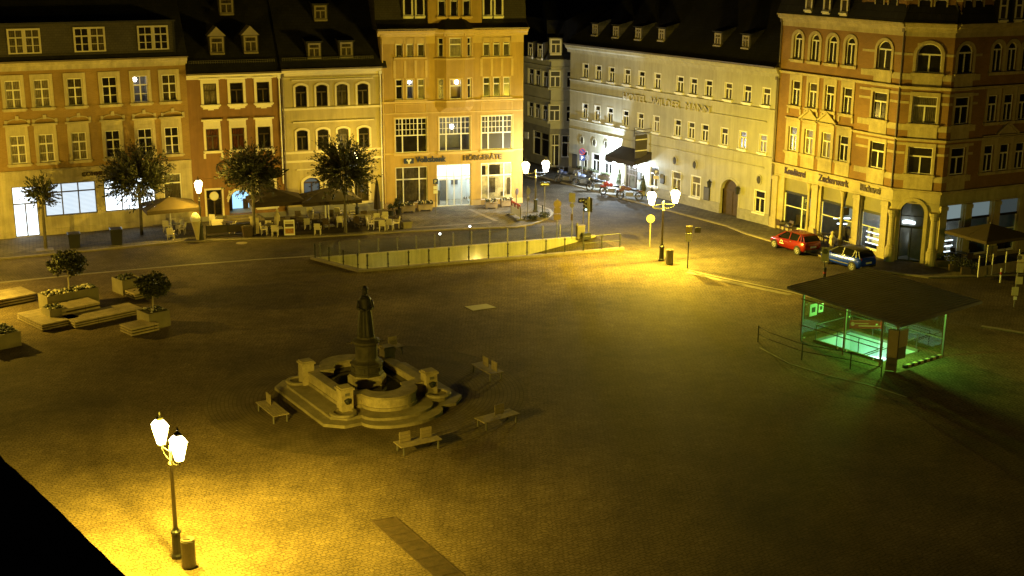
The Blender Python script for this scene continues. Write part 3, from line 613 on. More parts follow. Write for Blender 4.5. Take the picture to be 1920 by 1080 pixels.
# bank entrance: glazed doors in front of a bright lobby
mb = MB(); x0, x1, yb_ = e0-.3, e1+.3, 3.2
for m_, q in ((0, [(x0, yb_, .06), (x1, yb_, .06), (x1, yb_, ez), (x0, yb_, ez)]), (0, [(x0, yb_, .06), (x0, .3, .06), (x0, .3, ez), (x0, yb_, ez)]), (0, [(x1, .3, .06), (x1, yb_, .06), (x1, yb_, ez), (x1, .3, ez)]),
              (1, [(x0, .3, .06), (x1, .3, .06), (x1, yb_, .06), (x0, yb_, .06)]), (0, [(x0, .3, ez), (x1, .3, ez), (x1, yb_, ez), (x0, yb_, ez)])): mb.poly(q, m_)
for k in range(4): x = x0+.5+k*(x1-x0-1)/3.3; mb.box(x, x+.45, .6, yb_-.3, ez-.07, ez-.03, 2)
mb.box(e0+.9, e0+1.5, yb_-.5, yb_-.02, .06, 1.9, 3); mb.box(e0+1.9, e0+2.5, yb_-.08, yb_-.02, 1.35, 1.85, 3); mb.box(e0+.2, e0+.5, 1.2, 1.5, .06, 1.25, 3)
D.put('bank_lobby', mb, ['white', 'step', emit('lobby_tube_light', (.74, .90, 1), 20), 'sign_grey'])
mb = MB(); fy0, fy1 = .10, .16
for x in (e0, e0+(e1-e0)*.29, e0+(e1-e0)*.5, e0+(e1-e0)*.72, e1-.07): mb.box(x, x+.07, fy0, fy1, .06, ez)
for zz in (.1, 2.35, 2.62, ez-.08): mb.box(e0+.003, e1-.003, fy0-.01, fy1+.01, zz, zz+.07)
dd = D.put('door', mb, 'white'); mb = MB(); mb.poly([(e0, .13, .08), (e1, .13, .08), (e1, .13, ez), (e0, .13, ez)]); obj('pane', mb.mesh('pane', 'shopglass'), dd)
mb = MB()
for k in range(3): x = e0+(e1-e0)*(.77+.075*k); mb.add([(x, .08, .75), (x+.16, .08, .6), (x+.16, .08, .9)], [(0, 1, 2)])
obj('arrow_decal', mb.mesh('arrow_decal', 'sign_grey'), dd)
zs = D.z(770, 306); text('Volksbank', 'lettering', ud_(836, 300)-ud_(779, 300), D.z(800, 293)-D.z(800, 304), rD, (ud_(779, 300), -.06, D.z(805, 303.5)), UP, 'sign_blue', .05, .018)
mb = MB(); x0, x1 = ud_(757, 300), ud_(775.5, 300); z0, z1 = D.z(766, 306.5), D.z(766, 297); mb.box(x0, x1, -.10, -.02, z0, z1, 0); w3 = x1-x0
for p, q in (((.30, .85), (.48, .42)), ((.70, .85), (.52, .42)), ((.5, .5), (.5, .0))): mb.beam((x0+w3*p[0], -.11, z0+(z1-z0)*p[1]), (x0+w3*q[0], -.11, z0+(z1-z0)*q[1]), .07, .14, 1, up=(1, 0, 0))
D.put('logo_panel', mb, ['sign_blue', 'sign_white'])
text('HÖRGERÄTE', 'lettering', ud_(940, 294)-ud_(869, 294), .52, rD, (ud_(869, 295), -.06, D.z(905, 299)), UP, 'letter', .06, .02)
# ---------------------------------------------------------------- hotel
oH = gp(1444, 426); azH = radians(-56.1); LH = 27.0
uh_ = Vector((cos(azH), sin(azH), 0)); oG = oH-uh_*LH
rG = house('hotel_building', 'long pale hotel with two rows of small windows, arched gate and dark entrance awning', oG, azH)
G = Facet(rG, oG, azH)
def gz(x, y): return G.z(x, y)
SK = {'sill': True, 'sw': .05, 'm': 'white', 'pr': .02, 'so': .1, 'fr': .07}
def hrow(cs, y0, y1, wv, panes, style='tee', **k):       # rows that climb: centre, top/bottom at first and last
    z0 = (G.z(cs[0], y0[1])+G.z(cs[-1], y1[1]))/2; z1 = (G.z(cs[0], y0[0])+G.z(cs[-1], y1[0]))/2
    for i, c in enumerate(cs):
        t = (c-cs[0])/(cs[-1]-cs[0]); ym = (y0[0]+y0[1])/2*(1-t)+(y1[0]+y1[1])/2*t
        G.win(G.uz(c, ym)[0], z0, wv, z1-z0, style, sur=SK, pane=panes[i % len(panes)], depth=.14, wallm='h_wall', **k)
hrow([1097.8, 1121.9, 1146.9, 1176, 1203, 1232.8, 1275, 1300.6, 1328.7, 1365.7, 1401.5, 1437], (120.5, 147.4), (164, 196), .82, ['pane', 'pane', 'pane', 'pane_dim', 'pane', 'pane_dim'])
hrow([1096.9, 1120, 1144, 1173, 1201, 1230.5, 1270.6, 1296, 1321.5, 1358, 1392.8, 1430.5], (193, 222), (254, 286), .80, ['pane', 'pane_dim', 'pane', 'pane', 'pane_dim', 'pane_curtain'])
GW = [(1094, 287, 315), (1117, 291, 321), (1140, 296, 327.5), (1226, 311, 352), (1268, 318, 360), (1304.5, 327, 372), (1424, 356, 402)]
zl0 = sum(G.z(x, b) for x, a, b in GW)/7; zl1 = sum(G.z(x, a) for x, a, b in GW)/7
for i, (x, a, b) in enumerate(GW):
    G.win(G.uz(x, (a+b)/2)[0], zl0, 1.12, zl1-zl0, 'tee', sur={'sw': .06, 'm': 'white', 'pr': .02, 'sill': True}, pane=['pane', 'pane', 'pane', 'pane_dim', 'pane_curtain', 'pane_curtain', 'pane'][i], depth=.14)
    if i < 3:
        mb = MB(); mb.box(-.55, .55, -.32, -.06, 0, .2); rnd = random.Random(i); [mb.ball((rnd.uniform(-.55, .55), -.19+rnd.uniform(-.12, .12), .24+rnd.uniform(0, .12)), rnd.uniform(.08, .14), 6, 4, 1) for _ in range(22)]; G.put('flower_box', mb, ['door', 'leaf2'], G.uz(x, (a+b)/2)[0], 0, zl0-.12)
ZH = G.z(1320, 110); ZH2 = G.z(1320, 128.5); up = lambda x, y: G.uz(x, y)[0]
ga, gb = up(1351, 372), up(1384, 376); gzt = G.z(1367, 336); G.win((ga+gb)/2, .05, gb-ga, gzt-.05, 'tee', r=.95, sur={'sw': .18, 'm': 'h_wall', 'pr': .04, 'fr': .1}, fm='door', pane='door', wallm='h_wall', name='gate', depth=.4)
da, db = up(1171, 330), up(1196, 335); dzt = G.z(1184, 300); G.win((da+db)/2, .1, db-da, dzt-.1, 'grid', sur={'sw': .12, 'm': 'h_wall'}, fm='door', pane='pane_dim', name='door', depth=.25)
G.wall(0, LH, 0, ZH2, ['h_wall', 'h_wall'], rev=.2, depth=11)
G.course(ZH2, ZH, .55, -.3, LH+.15, 'h_wall', 'cornice', prof=CORN)
for a, b, p in ((1320, 186, .14), (1320, 209, .10), (1320, 271, .14), (1320, 291, .10)): z = G.z(a, b); G.course(z-.12, z+.02, p, -.02, LH-.1 if p > .12 else LH-1, 'h_wall', prof=CORN)
zp = .95; G.course(0, zp, .09, 0, LH, 'h_plinth', 'plinth', skip=.02)
for x, y in ((1092, 263), (1115, 267.5), (1137, 271.5), (1266, 301), (1303, 309), (1424, 337)):
    mb = MB(); mb.ball((0, -.04, 0), 1, 12, 8, 0, (.22, .07, .32)); 
    for k in range(12): a = 2*pi*k/12; b = a+2*pi/12; mb.beam((.27*cos(a), -.05, .38*sin(a)), (.27*cos(b), -.05, .38*sin(b)), .07, .08, 1)
    G.put('oval_relief', mb, ['stone_dark', 'h_wall'], up(x, y), 0, G.z(x, y))
for x, y in ((1335, 344), (1388, 356)):
    mb = MB(); mb.tube((0, 0, .1), (0, -.3, .25), .02); mb.lathe([(.05, -.35), (.13, -.3), (.19, .12), (.22, .14), (.05, .3), (.02, .38)], 6, (0, -.32, 0)); G.put('wall_lantern', mb, 'iron', up(x, y), 0, G.z(x, y))
for x, y, w, h in ((1078.5, 302, .75, 1.35), (1326, 363, .7, 1.1), (1243, 336, .5, .75), (1200, 330, .5, .7)):
    mb = MB(); mb.box(-w/2, w/2, -.09, -.0, -h/2, h/2, 0); mb.box(-w/2+.05, w/2-.05, -.1, -.085, -h/2+.05, h/2-.05, 1); G.put('notice_board', mb, ['iron', 'sign_grey'], up(x, y), -.003, G.z(x, y))
txt = text('HOTEL  WILDER  MANN', 'lettering', up(1333, 202)-up(1171, 177), .60, rG, (up(1171, 178), -.13, G.z(1252, 193)-.3), UP, 'b_trim2', .06, .0)
# awning with three lamps beneath
ca, cb = up(1137, 292)+2.1, up(1212, 300)+.7; cz = G.z(1137, 291)+.1; co = 1.9; mb = MB()
mb.add([(ca, -.0, cz+1.05), (cb, -.0, cz+1.05), (cb-.1, -co, cz+.35), (ca+.1, -co, cz+.35), (ca+.1, -co, cz), (cb-.1, -co, cz), (ca, 0, cz+.35), (cb, 0, cz+.35)], [(0, 3, 2, 1), (3, 4, 5, 2), (0, 6, 4, 3), (1, 2, 5, 7)])
n = 14
for k in range(n): x0, x1 = ca+.1+(cb-ca-.2)*k/n, ca+.1+(cb-ca-.2)*(k+1)/n; mb.poly([(x0, -co, cz), ((x0+x1)/2, -co, cz-.16), (x1, -co, cz)])
aw = G.put('awning', mb, M['parasol_dark'] and mat('awning_canvas', (.035, .028, .028), rough=.9))
mb = MB()
for sx in (ca+.15, cb-.15): mb.tube((sx, -.05, cz+.2), (sx, -co+.05, cz+.2), .03)
mb.tube((ca+.15, -co+.06, cz+.2), (cb-.15, -co+.06, cz+.2), .03)
obj('awning_frame', mb.mesh('awning_frame', 'iron'), aw)
for k, x in enumerate((ca-.3, (ca+cb)/2+.4, cb-.9)):
    mb = MB(); mb.lathe([(.05, .12), (.16, .08), (.2, -.02), (.17, -.12), (.05, -.2)], 10); mb.tube((0, 0, .1), (0, .3, .2), .02, m=1)
    G.put('entrance_lamp', mb, [emit('cool_globe_%d' % k, (.80, .90, 1), 14) if k == 0 else M['cool_globe_0'], 'iron'], x, -.42, cz-.35)
    if k == 0: M['cool_globe_0'] = bpy.data.materials['cool_globe_0']
    l = bpy.data.lights.new('awning_lamp', 'POINT'); l.energy = [3000, 260, 300][k]; l.color = (.66, .83, 1.0); l.shadow_soft_size = .12
    lo = bpy.data.objects.new('entrance_light', l); COL.objects.link(lo); lo.location = G.world(x, -1.0, cz-.35)
# hanging banner sign
bu = up(1220, 275); bz1, bz0 = G.z(1220, 251), G.z(1220, 294); mb = MB(); mb.box(-.04, .04, -1.75, -.45, bz0, bz1, 0)
for t in (.22, .70): z = bz1-(bz1-bz0)*t; mb.box(-.045, .045, -1.75, -.45, z, z+.09, 1)
for z in (bz1+.45, bz1+.15): mb.tube((0, .0, z), (0, -1.9, z+.05), .03, m=2)
mb.tube((0, 0, bz0-.2), (0, -1.8, bz0-.2), .03, m=2); mb.tube((0, -1.9, bz1-.1), (0, -1.9, bz1+.7), .035, m=2)
for y in (-.6, -1.6): mb.tube((0, y, bz1), (0, y, bz1+.2), .012, m=2)
G.put('hanging_banner', mb, [mat('banner_cloth', (.07, .06, .05)), 'sign_white', 'iron'], bu)
sr = .95; mb = MB(); y1_ = 6.5; zt_ = ZH+sr*(y1_+.55)
mb.add([(-.35, -.55, ZH+.02), (LH+.1, -.55, ZH+.02), (LH+.1, y1_, zt_), (5.5, y1_, zt_), (-.35, 13, ZH+.02), (LH+.1, 13, ZH+.02), (-.35, -.55, ZH-.1), (LH+.1, -.55, ZH-.1)], [(0, 1, 2, 3), (0, 3, 4), (3, 2, 5, 4), (1, 5, 2), (0, 6, 7, 1)]); G.put('roof', mb, 'roof')
for x, y in ((1116, 66), (1155, 70), (1197, 74), (1240.7, 76), (1346, 85), (1398.5, 90)):
    a, yy, z = G.roofhit(x, y, -.55, ZH+.02, sr); dormer(G, a, yy, z, .72, 1.0, 'flat', back=1.6, pane='pane_dim', fm='dimwood', style='teetop')
gutter(G, -.35, LH+.1, -.6, ZH+.06); downpipe(G, LH-.05, .2, ZH2-.1, 'zinc', -.12)
# ---------------------------------------------------------------- dim house in the side street
oF0 = gp(1030, 314); azF = radians(-62); oF = oF0-Vector((cos(azF), sin(azF), 0))*16
rF = house('side_street_house', 'dim grey-yellow corner house with an oriel in the unlit side street', oF, azF)
Fl = Facet(rF, oF, azF); Ff = Facet(rF, oF0, radians(4))
def frow(f, xs, yt, yb, panes, w=None, sur=None): f.row(xs, yt, yb, 'tee', sur=sur or {'sw': .12, 'm': 'f_wall', 'sill': True}, panes=panes, wallm='f_wall', w=w)
frow(Fl, [(992, 999), (1004, 1012), (1019, 1026)], (128, 134), (158, 164), ['pane', 'pane'], 1.15); frow(Fl, [(992, 998), (1004, 1011), (1018, 1025)], (191, 197), (218, 226), ['pane'], 1.15)
Fl.win(Fl.uz(1006, 270)[0], .9, 1.5, 2.4, 'shop', fm='white', pane='pane'); Fl.win(Fl.uz(1021, 275)[0], .9, 1.6, 2.4, 'shop', fm='f_base', pane='pane')
ZFb = Ff.z(1045, 110); zfs = Ff.z(1045, 240)
of = -.55; Fo = Facet(rF, Ff.world(.0, of), radians(4)); Fo2 = Facet(rF, Ff.world(Ff.uz(1058, 140)[0], of), radians(34)); ow = Ff.uz(1058, 140)[0]
frow(Fo, [(1031.5, 1051)], (133, 133), (164, 164), ['pane_matt']); frow(Fo, [(1030, 1050)], (197, 197), (227, 227), ['pane_matt'])
Fo2.win(.85, Ff.z(1065, 164), 1.1, 1.6, 'tee', fm='white', pane='pane'); Fo2.win(.85, Ff.z(1065, 228), 1.1, 1.6, 'tee', fm='white', pane='pane')
Ff.win(Ff.uz(1039.5, 290)[0], .1, 1.0, Ff.z(1040, 252)-.1, 'teetop', fm='white', pane='pane', name='door'); Ff.win(Ff.uz(1065, 290)[0], 1.0, 1.3, 2.2, 'teetop', fm='white', pane='pane')
Fl.wall(0, 16, 0, ZFb, ['f_wall', 'f_base'], split=zfs, depth=6); Ff.wall(0, 8, 0, ZFb, ['f_wall', 'f_base'], split=zfs, depth=6)
for f, L_ in ((Fo, ow), (Fo2, 1.7)): f.wall(0, L_, zfs, ZFb, ['f_wall', 'f_wall'], depth=.5, name='oriel_wall')
for f, L_, o_ in ((Fl, 16, .1), (Ff, 8, .1), (Fo, ow, .12), (Fo2, 1.7, .12)):
    for a, b, d in ((1027, 126, .1), (1027, 189, .1), (1027, 167.5, .08)): z = Fo.z(a, b); f.course(z-.1, z+.02, o_, -.05, L_, 'f_wall', prof=CORN)
    f.course(ZFb-.2, ZFb, .25, -.2, L_+.1, 'f_wall', 'cornice', prof=CORN)
for f, L_ in ((Fl, 16.3), (Ff, 8)):
    mb = MB(); mb.extr([(-.75, ZFb+.02), (1.4, ZFb+3.6), (6, ZFb+5.2), (6.6, ZFb), (6.6, ZFb-.05), (-.75, ZFb-.05)], -.3, L_); f.put('roof', mb, 'roof')
for x, yb, yt in ((995, 115, 87), (1013, 117, 93)):
    a, yy, z = Fl.roofhit(x, yb, -.75, ZFb, 1.66); dormer(Fl, a, yy, z, .9, 1.4, 'flat', pane='pane', fm='b_trim')
a, yy, z = Ff.roofhit(1042, 101, -.75, ZFb, 1.66); dormer(Ff, a, yy, z, 1.0, 1.45, 'flat', pane='pane_matt', fm='b_trim', wm='f_wall')
mb = MB(); mb.box(-.4, .4, -.35, -.25, -.35, .35); Fl.put('sign_plate', mb, 'sign_white', Fl.uz(992, 253)[0], 0, Fl.z(992, 253))
# ---------------------------------------------------------------- orange brick corner house with bakery
oE = oH; az1, az2, az3 = radians(-59.8), radians(-26.5), radians(26.0); L1 = 12.45; L2 = 3.2; L3 = 14.0
rE = house('brick_corner_house', 'orange brick corner house with sandstone trim, stepped gables and a bakery on the ground floor', oE, az1)
E1 = Facet(rE, oE, az1); E2 = Facet(rE, E1.world(L1), az2); E3 = Facet(rE, E2.world(L2), az3)
sE = {'sw': .22, 'm': 'e_stone', 'sill': True, 'pr': .07}
def erow(f, lst, style, zz, sur, r=0, panes=('pane',), w=None, fm='white'):
    for i, (a, b, ym) in enumerate(lst):
        u0, u1 = f.uz(a, ym)[0], f.uz(b, ym)[0]; ww = w or (u1-u0); f.win((u0+u1)/2, zz[0], ww, zz[1]-zz[0], style, r, sur, fm, panes[i % len(panes)], .17, 'e_stone')
Z4 = (E1.z(1496, 111.5), E1.z(1496, 61)); Z3 = (E1.z(1492, 198), E1.z(1492, 151)); Z2 = (E1.z(1486, 283.5), E1.z(1486, 237))
G4 = [(1488.5, 1505, 86), (1520, 1537, 90), (1552.6, 1569.6, 94), (1586, 1604, 95)]; G3 = [(1484.5, 1500, 175), (1515, 1532.6, 179), (1547, 1565, 184), (1580, 1598, 188)]; G2 = [(1478, 1495, 260), (1508, 1525, 266), (1540, 1558, 272), (1571.7, 1591.7, 278)]
erow(E1, G4, 'tee', Z4, dict(sE, sw=.24), .42, ['pane'], .92); erow(E1, G3, 'tee', Z3, dict(sE, cap=.25, ears=1), 0, ['pane', 'pane_dim', 'pane', 'pane'], .92)
for i, (a, b, ym) in enumerate(G2):
    u0, u1 = E1.uz(a, ym)[0], E1.uz(b, ym)[0]; E1.win((u0+u1)/2, Z2[0], .95, Z2[1]-Z2[0], 'tee', 0, dict(sE, sw=.3, cap=.15, hood=.1, ho=.02, **({'ped': .75} if i in (1, 2) else {})), 'white', ['pane_dim', 'pane_curtain', 'pane_curtain', 'pane'][i], .17, 'e_stone')
for f, w4, w3, w2 in ((E1, (1648, 1670, 98), (1637, 1662, 197), (1631, 1658, 290)), (E2, (1725, 1760, 105), (1714, 1752, 207), (1705, 1744, 303)), (E3, (1800, 1821, 105), (1793, 1814, 205), (1785, 1806, 299))):
    ww = 1.65 if f is E2 else 1.35
    erow(f, [w4], 'tee', Z4, dict(sE, sw=.2), .55 if f is not E2 else .7, ['pane'], ww); erow(f, [w3], 'tee', Z3, dict(sE, sw=.18, cap=.1), 0, ['pane_dim'] if f is E2 else ['pane'], ww); erow(f, [w2], 'tee', Z2, dict(sE, sw=.18, cap=.1), 0, ['pane'], ww)
erow(E3, [(1863, 1877, 108), (1891, 1904, 106), (1919, 1932, 104)], 'tee', Z4, dict(sE, sw=.24), .42, ['pane'], .92)
erow(E3, [(1853, 1867, 205), (1882.5, 1897, 203), (1911, 1925, 201)], 'tee', Z3, dict(sE, cap=.25), 0, ['pane'], .92)
for i, (a, b, ym) in enumerate([(1845, 1860, 297), (1875, 1889, 295), (1904, 1918, 293)]):
    u0, u1 = E3.uz(a, ym)[0], E3.uz(b, ym)[0]; E3.win((u0+u1)/2, Z2[0], .95, Z2[1]-Z2[0], 'tee', 0, dict(sE, sw=.3, cap=.15, hood=.1, ho=.02, **({'ped': .75} if i == 1 else {})), 'white', 'pane', .17, 'e_stone')
zg = E1.z(1560, 327); ZEe = E1.z(1560, 31); ZEf = E1.z(1560, 47)
# shop openings
SO = [(E1, 1468, 1520, 380), (E1, 1537, 1599, 400), (E1, 1612, 1658, 416), (E3, 1764, 1803, 430), (E3, 1820, 1856, 425), (E3, 1872, 1908, 420)]
so = []
zs0, zs1, zsm = .35, E1.z(1490, 337), E1.z(1490, 362)
for f, a, b, y in SO: u0, u1 = f.uz(a, y)[0], f.uz(b, y)[0]; f.holes.append((u0, u1, zs0, zs1)); so.append((f, u0, u1))
dc = E2.uz(1708, 430)[0]; E2.win(dc, .1, 1.62, E2.z(1708, 377)-.1, 'plain', r=.75, sur={'sw': .25, 'm': 'e_stone', 'pr': .1, 'fr': .06}, fm='iron', pane='shopglass', wallm='e_stone', name='door', depth=.3)
E1.wall(0, L1, 0, ZEf, ['e_wall', 'e_stone'], split=zg, rev=.35, sides=False); E2.wall(0, L2, 0, ZEf, ['e_wall', 'e_stone'], split=zg, rev=.3, sides=False); E3.wall(0, L3, 0, ZEf, ['e_wall', 'e_stone'], split=zg, rev=.35, sides=False)
mb = MB(); a_, b_ = E1.o, E3.world(L3); c_, d_ = E3.world(L3, 12), E1.world(0, 12)
for p, q in ((d_, a_), (b_, c_), (c_, d_)): mb.poly([(p.x-oE.x, p.y-oE.y, 0), (q.x-oE.x, q.y-oE.y, 0), (q.x-oE.x, q.y-oE.y, ZEf), (p.x-oE.x, p.y-oE.y, ZEf)])
mb.move(Matrix.Rotation(-az1, 4, 'Z')); mb.build('wall', 'e_wall', rE)
for f, L_ in ((E1, L1), (E2, L2), (E3, L3)):
    f.course(ZEf, ZEe, .55, -.05, L_+.1, 'e_stone', 'cornice', prof=CORN); f.course(ZEf-.32, ZEf, .06, 0, L_, 'e_stone', 'frieze')
    z = (Z3[1]+Z4[0])/2-.35; z = E1.z(1560, 144); f.course(z-.18, z+.03, .2, -.02, L_+.06, 'e_stone', prof=CORN)
    z = E1.z(1655, 253) if f is not E1 else None
    if z: f.course(z-.16, z+.03, .2, -.02, L_+.06, 'e_stone', prof=CORN)
    else: z = E1.z(1655, 253); f.course(z-.16, z+.03, .2, E1.uz(1600, 250)[0], L_+.06, 'e_stone', prof=CORN)
    z = E1.z(1560, 327); f.course(z-.2, z+.03, .28, -.02, L_+.1, 'e_stone', prof=CORN); f.course(zs1+.06, zs1+.14, .05, 0, L_, 'e_stone')
for f, ua, ub2 in ((E1, E1.uz(1610, 200)[0], L1), (E2, 0, L2), (E3, 0, E3.uz(1832, 200)[0])):
    for zl, zh in ((Z4[1]-.85, Z4[1]-.68), (Z4[0]-.08, Z4[0]-.50), (Z3[1]-.55, Z3[1]-.38), (Z3[1]+.05, Z3[1]+.22), (Z3[0]-.08, Z3[0]-.5), (Z2[1]-.55, Z2[1]-.38), (Z2[1]+.08, Z2[1]+.25), (Z2[0]-.08, Z2[0]-.5)):
        f.course(min(zl, zh), max(zl, zh), .03, ua, ub2, 'e_stone', 'stone_band', skip=.24)
    for zz in (Z4, Z3, Z2):
        for h in f.holes:
            if abs(h[2]-zz[0]) < .01 and h[1]-h[0] > 1.2: f.course(zz[0]-1.15, zz[0]-.15, .05, h[0]-.15, h[1]+.15, 'e_stone', 'apron_panel')
for f, gg in ((E1, G2), ):
    for a, b, ym in gg: x = (f.uz(a, ym)[0]+f.uz(b, ym)[0])/2; f.course(Z2[0]-1.05, Z2[0]-.15, .05, x-.72, x+.72, 'e_stone', 'apron_panel')
# shop fronts: blind panel above, transom, glass, lit shelves inside the bakery windows
shelf_l = emit('bakery_light', (.80, .90, 1.0), 5); shelf_d = emit('dim_shop_light', (.62, .78, .70), .3)
for i, (f, u0, u1) in enumerate(so):
    mb = MB(); w_ = u1-u0; mb.box(u0, u1, .24, .30, zsm+.0, zs1, 0); mb.box(u0, u1, .16, .32, zsm-.16, zsm, 1)
    for x in (u0, u1-.08): mb.box(x, x+.08, .2, .28, zs0, zsm-.16, 2)
    mb.box(u0+.08, u1-.08, .2, .28, zs0, zs0+.15, 2); mb.box(u0+.08, u1-.08, .2, .27, 2.0, 2.07, 2)
    if i in (0, 1): mb.box(u0+w_*.62, u0+w_*.66, .2, .28, zs0, zsm, 2)
    s_ = f.put('shop_front', mb, [mat('roller_blind', (.22, .195, .13), var=.1) if i < 3 else emit('lit_blind_%d' % i, (.58, .78, .80), [.30, .2, .06][i-3]), 'iron', 'white']); mb = MB(); mb.poly([(u0, .25, zs0), (u1, .25, zs0), (u1, .25, zsm), (u0, .25, zsm)]); obj('pane', mb.mesh('pane', 'shopglass'), s_, None)
    mb = MB(); x0, x1 = u0-.4, u1+.4; D_ = 2.6
    mb.poly([(x0, D_, 0), (x1, D_, 0), (x1, D_, zs1), (x0, D_, zs1)], 0); mb.poly([(x0, .36, .02), (x1, .36, .02), (x1, D_, .02), (x0, D_, .02)], 0); mb.poly([(x0, .36, zs1), (x1, .36, zs1), (x1, D_, zs1), (x0, D_, zs1)], 0)
    mb.poly([(x0, .36, 0), (x0, D_, 0), (x0, D_, zs1), (x0, .36, zs1)], 0); mb.poly([(x1, .36, 0), (x1, D_, 0), (x1, D_, zs1), (x1, .36, zs1)], 0)
    rnd = random.Random(i)
    if i in (2, 3):
        mb.box(x0+.3, x1-.2, D_-.12, D_-.05, .9, zs1-.2, 1); [mb.box(x0+.3, x1-.2, D_-.5, D_-.13, z, z+.06, 2) for z in (1.5, 2.1, 2.7)]; [mb.box(q, q+rnd.uniform(.15, .5), D_-.45, D_-.2, z+.06, z+rnd.uniform(.15, .45), rnd.choice([2, 0])) for z in (1.5, 2.1, 2.7) for q in [x0+.3+rnd.uniform(0, w_) for _ in range(4)]]; mb.box(x0+.2, x1-.2, 1.9, D_-.3, 0, .9, 2)
        for z in (.75, 1.15, 1.55):
            mb.box(u0+.1, u1-.1, .6, 1.2, z, z+.05, 3)
            for k in range(7): x = u0+.2+k*(w_-.4)/7; q = rnd.uniform(.1, .3); mb.box(x, x+w_/9, .65, 1.1, z+.05, z+.05+q, rnd.choice([2, 3, 3]))
        for z in (.70, 1.10, 1.50): mb.box(u0+.15, u1-.15, .56, .595, z, z+.05, 1)
    else:
        mb.box(x0+.3, x1-.3, D_-.1, D_-.05, 1.6, 2.7, 4)
        for k in range(4): x = u0+.3+k*w_/4.5; mb.box(x, x+.5, 1.2, 1.7, 0, rnd.uniform(.7, 1.3), 2)
        if i == 1: mb.beam((u0+.4, 1.1, 1.7), (u0+w_*.6, 1.1, 2.0), .1, .09, 1); mb.beam((u0+.9, 1.0, 1.4), (u0+w_*.55, 1.0, 1.55), .1, .09, 1)
    obj('shop_interior', mb.mesh('shop_interior', ['h_plinth', shelf_l, 'door', 'white', shelf_d]), s_)
mb = MB(); x0, x1 = dc-1.1, dc+1.1; mb.poly([(x0, 3, .1), (x1, 3, .1), (x1, 3, 5.4), (x0, 3, 5.4)], 0); mb.poly([(x0, .32, .1), (x1, .32, .1), (x1, 3, .1), (x0, 3, .1)], 0); mb.poly([(x0, .32, 5.4), (x1, .32, 5.4), (x1, 3, 5.4), (x0, 3, 5.4)], 0)
mb.poly([(x0, .32, .1), (x0, 3, .1), (x0, 3, 5.4), (x0, .32, 5.4)], 0); mb.poly([(x1, .32, .1), (x1, 3, .1), (x1, 3, 5.4), (x1, .32, 5.4)], 0)
mb.box(x0+.1, x1-.1, 2.8, 2.95, 2.75, 3.75, 1); mb.box(x0+.3, x1-.5, 1.2, 1.6, 2.55, 2.75, 1); mb.box(x0+.2, x1-.4, 2.75, 2.9, 1.95, 2.5, 1); mb.box(x0+.5, x1-.3, 2.7, 2.85, .95, 1.3, 1); mb.box(x0+.1, x1-.1, 2.0, 2.4, .1, 1.1, 2); mb.box(x0+.4, x1-.8, 1.95, 2.2, 1.15, 1.55, 1); mb.box(x1-.7, x1-.4, 1.95, 2.2, 1.5, 1.8, 1)
E2.put('bakery_hall', mb, ['h_plinth', shelf_l, 'door', shelf_d])
mb = MB(); mb.box(dc-.75, dc+.75, .22, .30, 2.45, 2.62); mb.box(dc-.75, dc+.75, .22, .30, 3.3, 3.36); mb.box(dc-.035, dc+.035, .21, .30, .1, 2.45); E2.put('door_frame', mb, 'iron')
for f, x in ((E1, L1-.55), (E1, .38), (E1, E1.uz(1528, 390)[0]), (E1, E1.uz(1606, 405)[0]), (E2, .18), (E2, L2-.2), (E3, .35), (E3, E3.uz(1811, 425)[0]), (E3, E3.uz(1864, 422)[0])):
    mb = MB(); big = f is E2; a = .28 if big else .3
    if big: mb.lathe([(.36, 0), (.36, 1.0), (.30, 1.05), (.30, 1.2), (.24, 1.25), (.21, 3.2), (.27, 3.25), (.30, 3.5), (.36, 3.55), (.36, 3.75)], 12, (0, -.42, .05))
    else: mb.box(-a, a, -.14, .01, 0, zs1+.02); mb.box(-a-.06, a+.06, -.2, .01, 0, .9); mb.box(-a-.05, a+.05, -.19, .01, zs1-.3, zs1-.05)
    f.put('pillar', mb, 'e_stone', x)
for x, y in ((1514.5, 385), (1577.5, 400)):       # thin columns in the shop openings
    mb = MB(); mb.lathe([(.26, .05), (.2, .5), (.12, .8), (.10, zs1-.7), (.16, zs1-.45), (.24, zs1)], 10, (0, .05, 0)); E1.put('column', mb, 'e_stone', E1.uz(x, y)[0])
for w, a, b, ya, yb in (('Konditorei', 1472.5, 1511, 318, 328), ('Zuckerwerk', 1535.5, 1592, 333, 345), ('Bäckerei', 1614, 1651, 350, 359)):
    text(w, 'lettering', E1.uz(b, yb)[0]-E1.uz(a, ya)[0], .52, rE, E1.at(E1.uz(a, ya)[0], -.05, E1.z((a+b)/2, (ya+yb)/2+6)), UP, 'letter', .04, .022, shear=0)
